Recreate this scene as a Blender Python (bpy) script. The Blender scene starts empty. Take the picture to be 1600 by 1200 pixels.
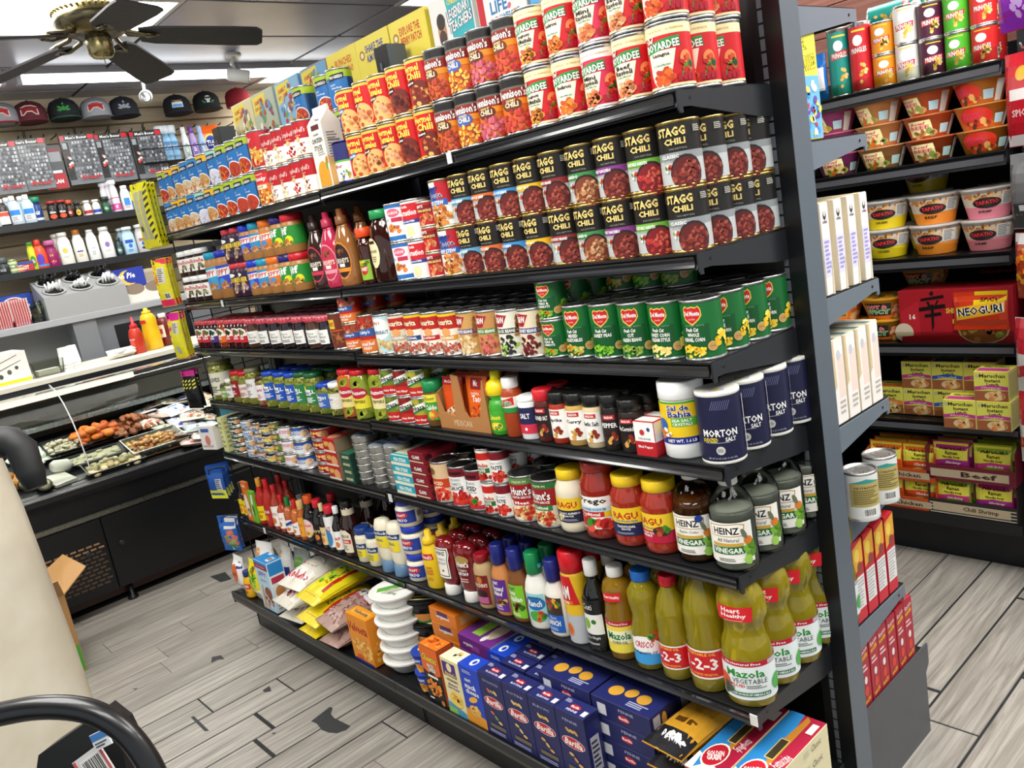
import bpy, math, random
from mathutils import Vector, Matrix
random.seed(11)
sc = bpy.context.scene
COL = sc.collection
PI = math.pi

# ------------------------------------------------------------------ camera, world, exposure
CAM = Vector((0.8626, -1.1926, 1.5142)); FPX = 1286.35
def _basis(rx, ry, rz):
    cx, sx = math.cos(rx), math.sin(rx); cz, sz = math.cos(rz), math.sin(rz); cr, sr = math.cos(ry), math.sin(ry)
    f = Vector((-sz*cx, cz*cx, sx)); rt = Vector((cz, sz, 0)); up = rt.cross(f)
    return cr*rt + sr*up, -sr*rt + cr*up, f
CR, CU, CF = _basis(-0.2046, -0.1789, 0.8703)
cam_data = bpy.data.cameras.new('camera'); cam_data.sensor_width = 36.0; cam_data.lens = 36.0*FPX/1600.0
cam_data.clip_start = 0.02; cam_data.clip_end = 60
cam_ob = bpy.data.objects.new('camera', cam_data); COL.objects.link(cam_ob)
cam_ob.matrix_world = Matrix(((CR.x, CU.x, -CF.x, CAM.x), (CR.y, CU.y, -CF.y, CAM.y), (CR.z, CU.z, -CF.z, CAM.z), (0, 0, 0, 1)))
sc.camera = cam_ob
world = bpy.data.worlds.new('world'); sc.world = world; world.use_nodes = True
world.node_tree.nodes['Background'].inputs[0].default_value = (0.93, 0.97, 1.0, 1)
world.node_tree.nodes['Background'].inputs[1].default_value = 0.85
sc.view_settings.view_transform = 'Standard'; sc.view_settings.look = 'None'; sc.view_settings.gamma = 1.0
sc.view_settings.use_curve_mapping = False; sc.view_settings.exposure = -0.22
sc.cycles.max_bounces = 8; sc.cycles.transparent_max_bounces = 16; sc.cycles.caustics_reflective = False; sc.cycles.caustics_refractive = False
def area_lamp(x, y, z, sx, sy, power):
    l = bpy.data.lights.new('area_lamp_light', 'AREA'); l.shape = 'RECTANGLE'; l.size = sx; l.size_y = sy; l.energy = power
    l.color = (1.0, 0.985, 0.95)
    o = bpy.data.objects.new('area_lamp_light', l); COL.objects.link(o); o.location = (x, y, z)
    return o
LAMP = 22.0

# ------------------------------------------------------------------ helpers
def lin(v): return v/12.92 if v <= 0.04045 else ((v+0.055)/1.055)**2.4
_cc = {}
def C(h):
    if isinstance(h, tuple): return h
    if h not in _cc: _cc[h] = (lin((h >> 16 & 255)/255), lin((h >> 8 & 255)/255), lin((h & 255)/255), 1.0)
    return _cc[h]
def principled(name, attr=True, color=None, rough=0.4, metal=0.0, noise=0.06, nscale=40, trans=0.0, ior=1.45, emit=None, estr=0, spec=0.5, coat=0.0, bump=0.0, alpha=1.0):
    m = bpy.data.materials.new(name); m.use_nodes = True; nt = m.node_tree; b = nt.nodes['Principled BSDF']
    b.inputs['Roughness'].default_value = rough; b.inputs['Metallic'].default_value = metal
    b.inputs['Transmission Weight'].default_value = trans; b.inputs['IOR'].default_value = ior
    b.inputs['Specular IOR Level'].default_value = spec; b.inputs['Coat Weight'].default_value = coat
    b.inputs['Alpha'].default_value = alpha
    tc = nt.nodes.new('ShaderNodeTexCoord')
    nz = nt.nodes.new('ShaderNodeTexNoise'); nz.inputs['Scale'].default_value = nscale; nz.inputs['Detail'].default_value = 3
    nt.links.new(tc.outputs['Object'], nz.inputs['Vector'])
    if noise:
        mr = nt.nodes.new('ShaderNodeMapRange'); mr.inputs[3].default_value = max(0.02, rough-noise); mr.inputs[4].default_value = rough+noise
        nt.links.new(nz.outputs['Fac'], mr.inputs[0]); nt.links.new(mr.outputs[0], b.inputs['Roughness'])
    if attr:
        a = nt.nodes.new('ShaderNodeAttribute'); a.attribute_name = 'Col'; nt.links.new(a.outputs['Color'], b.inputs['Base Color'])
    elif color is not None: b.inputs['Base Color'].default_value = C(color)
    if bump:
        bp = nt.nodes.new('ShaderNodeBump'); bp.inputs['Strength'].default_value = bump; bp.inputs['Distance'].default_value = 0.004
        nt.links.new(nz.outputs['Fac'], bp.inputs['Height']); nt.links.new(bp.outputs[0], b.inputs['Normal'])
    if emit is not None:
        b.inputs['Emission Color'].default_value = C(emit); b.inputs['Emission Strength'].default_value = estr
    return m
def clear_mat(name, tint, rough=0.03, refl=0.25):
    m = bpy.data.materials.new(name); m.use_nodes = True; nt = m.node_tree; nt.nodes.clear()
    o = nt.nodes.new('ShaderNodeOutputMaterial'); mx = nt.nodes.new('ShaderNodeMixShader'); t = nt.nodes.new('ShaderNodeBsdfTransparent')
    g = nt.nodes.new('ShaderNodeBsdfGlossy'); lw = nt.nodes.new('ShaderNodeLayerWeight'); lw.inputs['Blend'].default_value = refl
    t.inputs[0].default_value = C(tint); g.inputs['Roughness'].default_value = rough
    nt.links.new(lw.outputs['Fresnel'], mx.inputs[0]); nt.links.new(t.outputs[0], mx.inputs[1]); nt.links.new(g.outputs[0], mx.inputs[2]); nt.links.new(mx.outputs[0], o.inputs[0])
    return m
def liquid_mat(name, tint, body, k):
    """liquid in a clear bottle: partly see-through, partly scattering, with a glossy skin"""
    m = clear_mat(name, tint, .05, .36); nt = m.node_tree
    t = [n for n in nt.nodes if n.type == 'BSDF_TRANSPARENT'][0]; mx0 = [n for n in nt.nodes if n.type == 'MIX_SHADER'][0]
    tr = nt.nodes.new('ShaderNodeBsdfTranslucent'); tr.inputs[0].default_value = C(body); df = nt.nodes.new('ShaderNodeBsdfDiffuse'); df.inputs[0].default_value = C(body)
    a = nt.nodes.new('ShaderNodeMixShader'); a.inputs[0].default_value = .5; nt.links.new(df.outputs[0], a.inputs[1]); nt.links.new(tr.outputs[0], a.inputs[2])
    b = nt.nodes.new('ShaderNodeMixShader'); b.inputs[0].default_value = k; nt.links.new(t.outputs[0], b.inputs[1]); nt.links.new(a.outputs[0], b.inputs[2]); nt.links.new(b.outputs[0], mx0.inputs[1])
    return m
M = {
 'print': principled('printed_paper', rough=0.36, noise=0.05),
 'carton': principled('printed_carton', rough=0.42, noise=0.06),
 'film': principled('printed_film', rough=0.26, noise=0.08, nscale=25, bump=0.35),
 'plastic': principled('moulded_plastic', rough=0.32, noise=0.05),
 'rubber': principled('matte_plastic', rough=0.6),
 'food': principled('prepared_food', rough=0.5, noise=0.1, nscale=60, bump=0.3),
 'steel': principled('tin_plate', attr=True, rough=0.28, metal=0.9),
 'black_steel': principled('powder_coated_steel', attr=True, rough=0.34, noise=0.05, nscale=8),
 'rail': principled('ticket_rail_plastic', attr=True, rough=0.16, noise=0.02, spec=.7, coat=.5),
 'glass': clear_mat('clear_glass', 0xf4f8f5, 0.02, 0.1),
 'pet': clear_mat('clear_plastic', 0xf2f4ee, 0.05, 0.22),
 'wrapfilm': clear_mat('cling_film', 0xf4f6f6, 0.12, 0.35),
 'oil': liquid_mat('vegetable_oil', 0xf8e884, 0xf8e236, .46),
 'cornoil': liquid_mat('corn_oil', 0xf6cc60, 0xf8bc30, .46),
 'vinegar': liquid_mat('white_vinegar', 0xeef3ea, 0xe2e8dc, .52),
 'cider': liquid_mat('cider_vinegar', 0xb86a24, 0xb0601c, .45),
 'syrup': principled('dark_syrup', attr=True, rough=0.08, noise=0.0, coat=0.6),
 'fabric': principled('woven_fabric', attr=True, rough=0.85, nscale=300, bump=0.4),
}
def tag(o, label=None, cat=None, group=None, kind=None):
    if label: o['label'] = label
    if cat: o['category'] = cat
    if group: o['group'] = group
    if kind: o['kind'] = kind
    return o
def link(name, data, parent=None, loc=None, rz=0.0):
    o = bpy.data.objects.new(name, data); COL.objects.link(o)
    if parent is not None: o.parent = parent
    if loc is not None: o.location = loc
    if rz: o.rotation_euler = (0, 0, rz)
    return o
class MB:
    """collects faces with colours (and optional normals) and links them as one mesh"""
    def __init__(s): s.v = []; s.f = []; s.c = []; s.sm = []; s.n = {}
    def add(s, pts, faces, col, smooth=False):
        b = len(s.v); s.v += [tuple(p) for p in pts]; cc = C(col) if not isinstance(col, list) else None
        for i, f in enumerate(faces):
            s.f.append([b+k for k in f]); s.c.append(cc if cc else C(col[i])); s.sm.append(smooth)
        return s
    def box(s, x0, y0, z0, x1, y1, z1, col=0x888888, mat=None):
        p = [(x0,y0,z0),(x1,y0,z0),(x1,y1,z0),(x0,y1,z0),(x0,y0,z1),(x1,y0,z1),(x1,y1,z1),(x0,y1,z1)]
        if mat is not None: p = [mat @ Vector(q) for q in p]
        return s.add(p, [(0,3,2,1),(4,5,6,7),(0,1,5,4),(1,2,6,5),(2,3,7,6),(3,0,4,7)], col)
    def bbox(s, x0, y0, z0, x1, y1, z1, b, col=0x888888):
        """box with bevelled vertical edges and top/bottom chamfers"""
        sec = lambda i: [(x0+b+i,y0+i),(x1-b-i,y0+i),(x1-i,y0+b+i),(x1-i,y1-b-i),(x1-b-i,y1-i),(x0+b+i,y1-i),(x0+i,y1-b-i),(x0+i,y0+b+i)]
        k = b*0.7
        return s.loft([[(x,y,z0) for x,y in sec(k)],[(x,y,z0+k) for x,y in sec(0)],[(x,y,z1-k) for x,y in sec(0)],[(x,y,z1) for x,y in sec(k)]], col, smooth=False)
    def loft(s, rings, col, smooth=True, cap=True, closed=True):
        n = len(rings[0]); pts = [p for r in rings for p in r]; fs = []; cl = []
        lst = isinstance(col, list)
        for i in range(len(rings)-1):
            for j in range(n if closed else n-1):
                fs.append((i*n+j, i*n+(j+1) % n, (i+1)*n+(j+1) % n, (i+1)*n+j)); cl.append(col[i] if lst else col)
        if cap:
            fs.append(tuple(range(n-1, -1, -1))); cl.append(col[0] if lst else col)
            fs.append(tuple((len(rings)-1)*n+k for k in range(n))); cl.append(col[-1] if lst else col)
        b = len(s.f); s.add(pts, fs, cl, smooth)
        if cap: s.sm[-1] = s.sm[-2] = False
        return s
    def lathe(s, prof, col, n=20, sx=1.0, sy=1.0, at=(0,0,0), cap=True, smooth=True, axis=None):
        rings = []
        for r, z in prof:
            ring = [(at[0]+r*sx*math.cos(2*PI*(k+.5)/n-PI/2), at[1]+r*sy*math.sin(2*PI*(k+.5)/n-PI/2), at[2]+z) for k in range(n)]
            if axis is not None: ring = [tuple(axis @ Vector(q)) for q in ring]
            rings.append(ring)
        return s.loft(rings, col, smooth, cap)
    def prism(s, sec, z0, z1, col): return s.loft([[(x,y,z0) for x,y in sec],[(x,y,z1) for x,y in sec]], col, False)
    def tube(s, pts, r, col, n=8):
        pts = [Vector(p) for p in pts]; rings = []; up = Vector((0,0,1))
        for i, p in enumerate(pts):
            d = (pts[min(i+1,len(pts)-1)]-pts[max(i-1,0)]).normalized()
            a = d.cross(up if abs(d.z) < .95 else Vector((1,0,0))).normalized(); b = d.cross(a)
            rr = r[i] if isinstance(r, list) else r
            rings.append([tuple(p+rr*(math.cos(2*PI*k/n)*a+math.sin(2*PI*k/n)*b)) for k in range(n)])
        return s.loft(rings, col, True)
    def ball(s, c, r, col, n=10, m=6, sc3=(1,1,1)):
        rings = []
        for i in range(1, m):
            a = PI*i/m-PI/2
            rings.append([(c[0]+r*sc3[0]*math.cos(a)*math.cos(2*PI*k/n), c[1]+r*sc3[1]*math.cos(a)*math.sin(2*PI*k/n), c[2]+r*sc3[2]*math.sin(a)) for k in range(n)])
        return s.loft(rings, col, True)
    def mesh(s, name, mats):
        me = bpy.data.meshes.new(name); me.from_pydata(s.v, [], s.f)
        me.polygons.foreach_set('use_smooth', s.sm)
        ca = me.color_attributes.new('Col', 'FLOAT_COLOR', 'CORNER'); buf = []
        for f, c in zip(s.f, s.c): buf += c*len(f)
        ca.data.foreach_set('color', buf)
        if s.n:
            nl = []; pi = me.polygons
            for i, f in enumerate(s.f):
                ns = s.n.get(i)
                if ns is None: ns = [pi[i].normal[:]]*len(f)
                nl += ns
            me.normals_split_custom_set(nl)
        me.materials.append(M[mats] if isinstance(mats, str) else mats)
        return me
    def build(s, name, mat, parent=None, loc=None, rz=0.0): return link(name, s.mesh(name, mat), parent, loc, rz)

# ---- flat print: 2D artwork clipped to the facets of a section polygon and wrapped round it
_tx = {}
def text_tris(txt, style):
    k = (txt, style)
    if k not in _tx:
        cu = bpy.data.curves.new('t', 'FONT'); cu.body = txt; cu.resolution_u = 1; cu.fill_mode = 'FRONT'
        cu.offset = 0.028 if 'b' in style else (0.07 if 'o' in style else 0.0)
        if 'i' in style: cu.shear = 0.25
        ob = bpy.data.objects.new('t', cu); me = bpy.data.meshes.new_from_object(ob); me.calc_loop_triangles()
        vs = [v.co for v in me.vertices]; tr = [[(vs[i].x, vs[i].y) for i in t.vertices] for t in me.loop_triangles]
        bpy.data.objects.remove(ob); bpy.data.curves.remove(cu); bpy.data.meshes.remove(me)
        xs = [p[0] for t in tr for p in t] or [0, 1]; x0, x1 = min(xs), max(xs); w = max(x1-x0, 1e-6)
        ys = [p[1] for t in tr for p in t] or [0, 1]; y0, y1 = min(ys), max(ys); h = max(y1-y0, 1e-6)
        _tx[k] = [[((p[0]-x0)/w-.5, (p[1]-y0)/h-.5) for p in t] for t in tr]
    return _tx[k]
def ell(cx, cy, rx, ry, n=14, rot=0.0, asp=1.0):
    out = []
    for k in range(n):
        a = 2*PI*k/n; x, y = rx*math.cos(a), ry*math.sin(a)
        if rot: x, y = x*math.cos(rot)-y/asp*math.sin(rot), (x*math.sin(rot))*asp+y*math.cos(rot)
        out.append((cx+x, cy+y))
    return out
# artwork ops: R rect, E ellipse, T text, P polygon, S scatter of blobs, L lines of small print, B bar code
def R(x0, y0, x1, y1, c): return ('P', [(x0,y0),(x1,y0),(x1,y1),(x0,y1)], c)
def E(cx, cy, rx, ry, c, rot=0): return ('E', cx, cy, rx, ry, c, rot)
def T(t, cx, cy, h, w, c, st='b', o=None, rot=0): return ('T', t, cx, cy, h, w, c, st, o, rot)
def P(pts, c): return ('P', pts, c)
def S(n, cx, cy, rx, ry, s, cols, seed=1): return ('S', n, cx, cy, rx, ry, s, cols, seed)
def L(x0, y0, x1, y1, n, c): return ('L', x0, y0, x1, y1, n, c)
def B(x0, y0, x1, y1): return ('B', x0, y0, x1, y1)
def op_polys(op, asp):
    """yield (polygon, colour, new_layer) with asp = hw/H"""
    k = op[0]
    if k == 'P': yield op[1], op[2], True
    elif k == 'E':
        ry = op[4] if op[4] is not None else op[3]*asp
        yield ell(op[1], op[2], op[3], ry, 16, op[6], asp), op[5], True
    elif k == 'T':
        _, t, cx, cy, h, w, c, st, o, rot = op
        def tf(p, g=1.0):
            x, y = p[0]*w*g, p[1]*h*g
            if rot: x, y = x*math.cos(rot)-y/asp*math.sin(rot), x*asp*math.sin(rot)+y*math.cos(rot)
            return (cx+x, cy+y)
        if o is not None:
            for i, tr in enumerate(text_tris(t, 'o'+('i' if 'i' in st else ''))): yield [tf(p, 1.06) for p in tr], o, i == 0
        for i, tr in enumerate(text_tris(t, st)): yield [tf(p) for p in tr], c, i == 0
    elif k == 'S':
        _, n, cx, cy, rx, ry, s, cols, seed = op
        if ry is None: ry = rx*asp
        rr = random.Random(seed)
        for i in range(n):
            a = rr.random()*2*PI; q = math.sqrt(rr.random())
            x, y = cx+rx*q*math.cos(a), cy+ry*q*math.sin(a); ss = s*(.7+.6*rr.random())
            yield ell(x, y, ss, ss*asp*(.55+.3*rr.random()), 6, rr.random()*3, asp), cols[i % len(cols)], i % 8 == 0
    elif k == 'L':
        _, x0, y0, x1, y1, n, c = op; rr = random.Random(n*7+int(x0*50))
        for i in range(n):
            y = y1-(i+.5)*(y1-y0)/n; hh = (y1-y0)/n*.26; w = (x1-x0)*(.6+.4*rr.random())
            yield [(x0,y-hh),(x0+w,y-hh),(x0+w,y+hh),(x0,y+hh)], c, i == 0
    elif k == 'B':
        _, x0, y0, x1, y1 = op
        yield [(x0,y0),(x1,y0),(x1,y1),(x0,y1)], 0xf4f4f0, True
        rr = random.Random(3); x = x0+(x1-x0)*.08
        first = True
        while x < x1-(x1-x0)*.08:
            w = (x1-x0)*rr.choice((.02,.03,.05)); yield [(x,y0+(y1-y0)*.2),(x+w,y0+(y1-y0)*.2),(x+w,y1-(y1-y0)*.08),(x,y1-(y1-y0)*.08)], 0x151515, first
            first = False; x += w+(x1-x0)*rr.choice((.02,.04))
def clip(poly, a, b):
    for sgn, lim in ((1, a), (-1, b)):
        out = []; n = len(poly)
        for i in range(n):
            p, q = poly[i], poly[(i+1) % n]; dp, dq = sgn*(p[0]-lim), sgn*(q[0]-lim)
            if dp >= 0: out.append(p)
            if (dp > 0 and dq < 0) or (dp < 0 and dq > 0):
                t = dp/(dp-dq); out.append((lim, p[1]+t*(q[1]-p[1])))
        poly = out
        if len(poly) < 3: return None
    return poly
def wrap(mb, sec, z0, z1, hw, ops, smooth=True, step=0.00013, base=1, pos=None):
    """print ops (x in units of hw from the front centre, y 0..1 from z0 to z1) round polygon sec (sec[-1]-sec[0] is the front facet)"""
    n = len(sec); sec = [Vector(p) for p in sec]
    edges = []; u = -((sec[0]-sec[-1]).length/2); bps = []
    fn = []
    for k in range(n):
        a, b = sec[k-1], sec[k]; d = b-a; fn.append(Vector((d.y, -d.x)).normalized()); edges.append((u, u+d.length, k)); u += d.length
    per = sum(e[1]-e[0] for e in edges); vn = []; mit = []
    for k in range(n):
        a, b = fn[k], fn[(k+1) % n]; m = (a+b).normalized(); vn.append(m); mit.append(m/max(.3, m.dot(a)))
    strips = []
    for e in edges:
        for sh in (-per, 0, per):
            if e[0]+sh < per*.55 and e[1]+sh > -per*.55: strips.append((e[0]+sh, e[1]+sh, e[2]))
    asp = hw/(z1-z0); lay = base; cent = sum(sec, Vector((0, 0)))/n
    for op in ops:
        for poly, col, newl in op_polys(op, asp):
            if newl: lay += 1
            poly = [(p[0]*hw, z0+p[1]*(z1-z0)) for p in poly]
            ar = sum(poly[i-1][0]*poly[i][1]-poly[i][0]*poly[i-1][1] for i in range(len(poly)))
            if ar < 0: poly = poly[::-1]
            lo, hi = min(p[0] for p in poly), max(p[0] for p in poly)
            for a, b, k in strips:
                if b <= lo+1e-9 or a >= hi-1e-9: continue
                q = poly if (a <= lo and b >= hi) else clip(poly, a, b)
                if not q: continue
                pts = []; ns = []; off = lay*step
                for x, z in q:
                    t = (x-a)/(b-a); g = sec[k-1].lerp(sec[k], t)+(mit[k-1].lerp(mit[k], t))*off
                    if pos is not None: s_ = pos(z); g = (g-cent)*s_+cent
                    pts.append((g.x, g.y, z)); nn = vn[k-1].lerp(vn[k], t).normalized() if smooth else fn[k]; ns.append((nn.x, nn.y, 0.0))
                mb.add(pts, [tuple(range(len(pts)))], col, smooth)
                mb.n[len(mb.f)-1] = ns
    return mb
def planar(mb, org, ux, uy, hw, h, ops, step=0.00013, base=1):
    """print ops on a plane: org = bottom centre, ux/uy unit vectors; x in units of hw, y 0..1 of h"""
    org = Vector(org); ux = Vector(ux); uy = Vector(uy); nz = ux.cross(uy).normalized(); asp = hw/h; lay = base
    for op in ops:
        for poly, col, newl in op_polys(op, asp):
            if newl: lay += 1
            ar = sum(poly[i-1][0]*poly[i][1]-poly[i][0]*poly[i-1][1] for i in range(len(poly)))
            if ar < 0: poly = poly[::-1]
            mb.add([org+ux*(p[0]*hw)+uy*(p[1]*h)+nz*(lay*step) for p in poly], [tuple(range(len(poly)))], col)
            mb.n[len(mb.f)-1] = [tuple(nz)]*len(poly)
    return mb
def circ(r, n=24, ry=None): 
    ry = ry or r
    return [(r*math.cos(2*PI*(k+.5)/n-PI/2), ry*math.sin(2*PI*(k+.5)/n-PI/2)) for k in range(n)]
def rect(w, d): return [(w/2, -d/2), (w/2, d/2), (-w/2, d/2), (-w/2, -d/2)]
def Xat(px, y, z):
    k = (px-800)/FPX; a = CR-k*CF
    return CAM.x-((y-CAM.y)*a.y+(z-CAM.z)*a.z)/a.x
def depth_of(x, y, z): return (Vector((x, y, z))-CAM).dot(CF)

# ------------------------------------------------------------------ catalogue of products
KB = {}; KD = {}
class Kind: pass
def kind(key, name, cat, desc, w, d, h, build, rnd=True): KB[key] = (name, cat, desc, w, d, h, build, rnd)
def get(key):
    if key not in KD:
        name, cat, desc, w, d, h, build, rnd = KB[key]; k = Kind(); k.name, k.cat, k.desc, k.w, k.d, k.h, k.rnd = name, cat, desc, w, d, h, rnd
        k.parts = build()    # [(name, mesh, [(sub, mesh)..])]; first = root
        KD[key] = k
    return KD[key]
THINGS = []
def put(key, x, y, z, rz=0.0, where='', group=None, layer=0, row=0, tilt=None, desc=None):
    k = get(key); root = link(k.name, k.parts[0][1], None, (x, y, z), rz)
    if tilt is not None: root.rotation_euler = tilt
    for pn, me, subs in k.parts[1:]:
        c = link(pn, me, root)
        for sn, sm in subs: link(sn, sm, c)
    root['category'] = k.cat
    THINGS.append([root, desc or k.desc, where, layer, row, x, y, group])
    return root
ORD = ['first','second','third','fourth','fifth','sixth','seventh','eighth','ninth','tenth','eleventh','twelfth']
def finish_labels():
    by = {}
    for t in THINGS: by.setdefault((t[1], t[2]), []).append(t)
    for (desc, where), ts in by.items():
        lay = sorted({t[3] for t in ts}); row = sorted({t[4] for t in ts})
        cells = {}
        for t in ts: cells.setdefault((t[3], t[4]), []).append(t)
        ncol = max(len(v) for v in cells.values())
        for (l, r), v in cells.items():
            v.sort(key=lambda t: t[5])
            for i, t in enumerate(v):
                tok = []
                if len(lay) > 1:
                    li = lay.index(l); nm = 'bottom layer' if li == 0 else ('top layer' if li == len(lay)-1 else (['','second layer','third layer','fourth layer','fifth layer','sixth layer','seventh layer','eighth layer','ninth layer'][min(li,8)]))
                    tok.append(nm)
                if len(row) > 1:
                    ri = row.index(r); tok.append('front row' if ri == 0 else (['','second','third','fourth','fifth','sixth'][min(ri,5)]+' row'))
                if ncol > 1: tok.append((ORD[i] if i < 12 else 'number %d' % (i+1))+' from left' if i < len(v)-1 or len(v) < 2 else 'rightmost')
                lab = desc+(', '+', '.join(tok) if tok else '')
                lab += (', '+(where[3:] if where.startswith('on ') else where) if tok else ' '+where)
                if len(lab.split()) > 16: print('LONG', len(lab.split()), lab)
                t[0]['label'] = lab
        if len(ts) > 1:
            for t in ts: t[0]['group'] = t[7] or (desc+' '+where)[:60]
def fit_row(items, z, y0, xmin, xmax, where, group=None, jit=0.0):
    """items: (key, left pixel of the silhouette at mid height, rows deep, layers, rot deg) ; sits them on z with fronts at y0"""
    P_ = []
    for it in items:
        key, px = it[0], it[1]; k = get(key); zz = z+k.h/2
        if k.rnd:
            x = Xat(px, y0+k.d/2, zz)
            for _ in range(3): x = Xat(px+k.w/2*FPX/max(.4, depth_of(x, y0+k.d/2, zz)), y0+k.d/2, zz)
        else: x = Xat(px, y0, zz)+k.w/2
        P_.append([x, k.w+0.0012])
    n = len(P_)
    for _ in range(400):
        mv = 0
        for i in range(n-1):
            ov = (P_[i][1]+P_[i+1][1])/2-(P_[i+1][0]-P_[i][0])
            if ov > 1e-5: P_[i][0] -= ov*.5; P_[i+1][0] += ov*.5; mv = max(mv, ov)
        if P_[0][0]-P_[0][1]/2 < xmin: P_[0][0] = xmin+P_[0][1]/2
        if P_[-1][0]+P_[-1][1]/2 > xmax: P_[-1][0] = xmax-P_[-1][1]/2
        if mv < 1e-5: break
    if mv > .002: print('ROW TIGHT', where, items[0][0], round(mv, 4))
    for it, (x, w) in zip(items, P_):
        key = it[0]; deep = it[2] if len(it) > 2 else 1; lay = it[3] if len(it) > 3 else 1; rot = it[4] if len(it) > 4 else None
        k = get(key)
        for r in range(deep):
            for l in range(lay):
                rz = 0.0
                if k.rnd: rz = math.radians(rot+random.uniform(-3, 3) if rot is not None else random.uniform(0, 24))
                put(key, x+random.uniform(-1, 1)*jit, y0+k.d/2+r*(k.d+.001), z+l*(k.h+.0006), rz, where, group, l, r)
    return [p[0] for p in P_]

# ------------------------------------------------------------------ room shell
def grain_mat(name, c1, c2, scale=(14, 1.2, 6), rough=0.45, c3=None, rnd=0.5):
    m = bpy.data.materials.new(name); m.use_nodes = True; nt = m.node_tree; b = nt.nodes['Principled BSDF']; b.inputs['Roughness'].default_value = rough
    tc = nt.nodes.new('ShaderNodeTexCoord'); oi = nt.nodes.new('ShaderNodeObjectInfo'); mp = nt.nodes.new('ShaderNodeMapping'); mp.inputs['Scale'].default_value = scale
    cx = nt.nodes.new('ShaderNodeVectorMath'); cx.operation = 'SCALE'; cx.inputs[3].default_value = 37.0
    cmb = nt.nodes.new('ShaderNodeCombineXYZ')
    for i in range(3): nt.links.new(oi.outputs['Random'], cmb.inputs[i])
    nt.links.new(cmb.outputs[0], cx.inputs[0]); ad = nt.nodes.new('ShaderNodeVectorMath'); ad.operation = 'ADD'
    nt.links.new(tc.outputs['Object'], mp.inputs['Vector']); nt.links.new(mp.outputs[0], ad.inputs[0]); nt.links.new(cx.outputs[0], ad.inputs[1])
    nz = nt.nodes.new('ShaderNodeTexNoise'); nz.inputs['Scale'].default_value = 1.6; nz.inputs['Detail'].default_value = 7; nz.inputs['Distortion'].default_value = 1.1; nz.inputs['Roughness'].default_value = 0.62
    nt.links.new(ad.outputs[0], nz.inputs['Vector'])
    cr = nt.nodes.new('ShaderNodeValToRGB'); cr.color_ramp.elements[0].position = .32; cr.color_ramp.elements[0].color = C(c1); cr.color_ramp.elements[1].position = .68; cr.color_ramp.elements[1].color = C(c2)
    if c3: e = cr.color_ramp.elements.new(.5); e.color = C(c3)
    nt.links.new(nz.outputs['Fac'], cr.inputs[0])
    hs = nt.nodes.new('ShaderNodeHueSaturation'); mr = nt.nodes.new('ShaderNodeMapRange'); mr.inputs[3].default_value = 1-.18*rnd; mr.inputs[4].default_value = 1+.18*rnd
    nt.links.new(oi.outputs['Random'], mr.inputs[0]); nt.links.new(mr.outputs[0], hs.inputs['Value']); nt.links.new(cr.outputs[0], hs.inputs['Color']); nt.links.new(hs.outputs[0], b.inputs['Base Color'])
    bp = nt.nodes.new('ShaderNodeBump'); bp.inputs['Strength'].default_value = .15; bp.inputs['Distance'].default_value = .002; nt.links.new(nz.outputs['Fac'], bp.inputs['Height']); nt.links.new(bp.outputs[0], b.inputs['Normal'])
    return m
def noise_mat(name, c1, c2, scale=6, rough=.7, rrough=None):
    m = principled(name, attr=False, color=c1, rough=rough, noise=0.05, nscale=scale); nt = m.node_tree; b = nt.nodes['Principled BSDF']
    cr = nt.nodes.new('ShaderNodeValToRGB'); cr.color_ramp.elements[0].position = .35; cr.color_ramp.elements[1].position = .65; cr.color_ramp.elements[0].color = C(c1); cr.color_ramp.elements[1].color = C(c2)
    nz = [n for n in nt.nodes if n.type == 'TEX_NOISE'][0]; nt.links.new(nz.outputs['Fac'], cr.inputs[0]); nt.links.new(cr.outputs[0], b.inputs['Base Color'])
    return m
M['plank'] = grain_mat('grey_wood_plank', 0x7d7770, 0xb4afa7, (34, 1.6, 5), .36, 0x9a958d)
M['plank_worn'] = grain_mat('worn_wood_plank', 0x7b756d, 0xaca79f, (34, 1.6, 5), .32, 0x958f87)
M['slat'] = grain_mat('maple_slatwall', 0xcdb893, 0xdcc9a8, (1, 3, 30), .5, None, .2)
M['darkfloor'] = noise_mat('dark_subfloor', 0x1d1e20, 0x2b2c2e, 20, .8)
M['ceil'] = noise_mat('ceiling_tile', 0xa2a2ae, 0xacacb8, 5, .32)
M['brownwall'] = grain_mat('brown_wood_cladding', 0x6b4036, 0x8a5a4c, (1.2, 5, 22), .6, None, .3)
CZ = 2.70
fl = tag(MB().box(-5.4, -4.2, -0.05, 3.4, 2.9, -0.0022).build('floor', 'darkfloor'), kind='structure')
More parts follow.
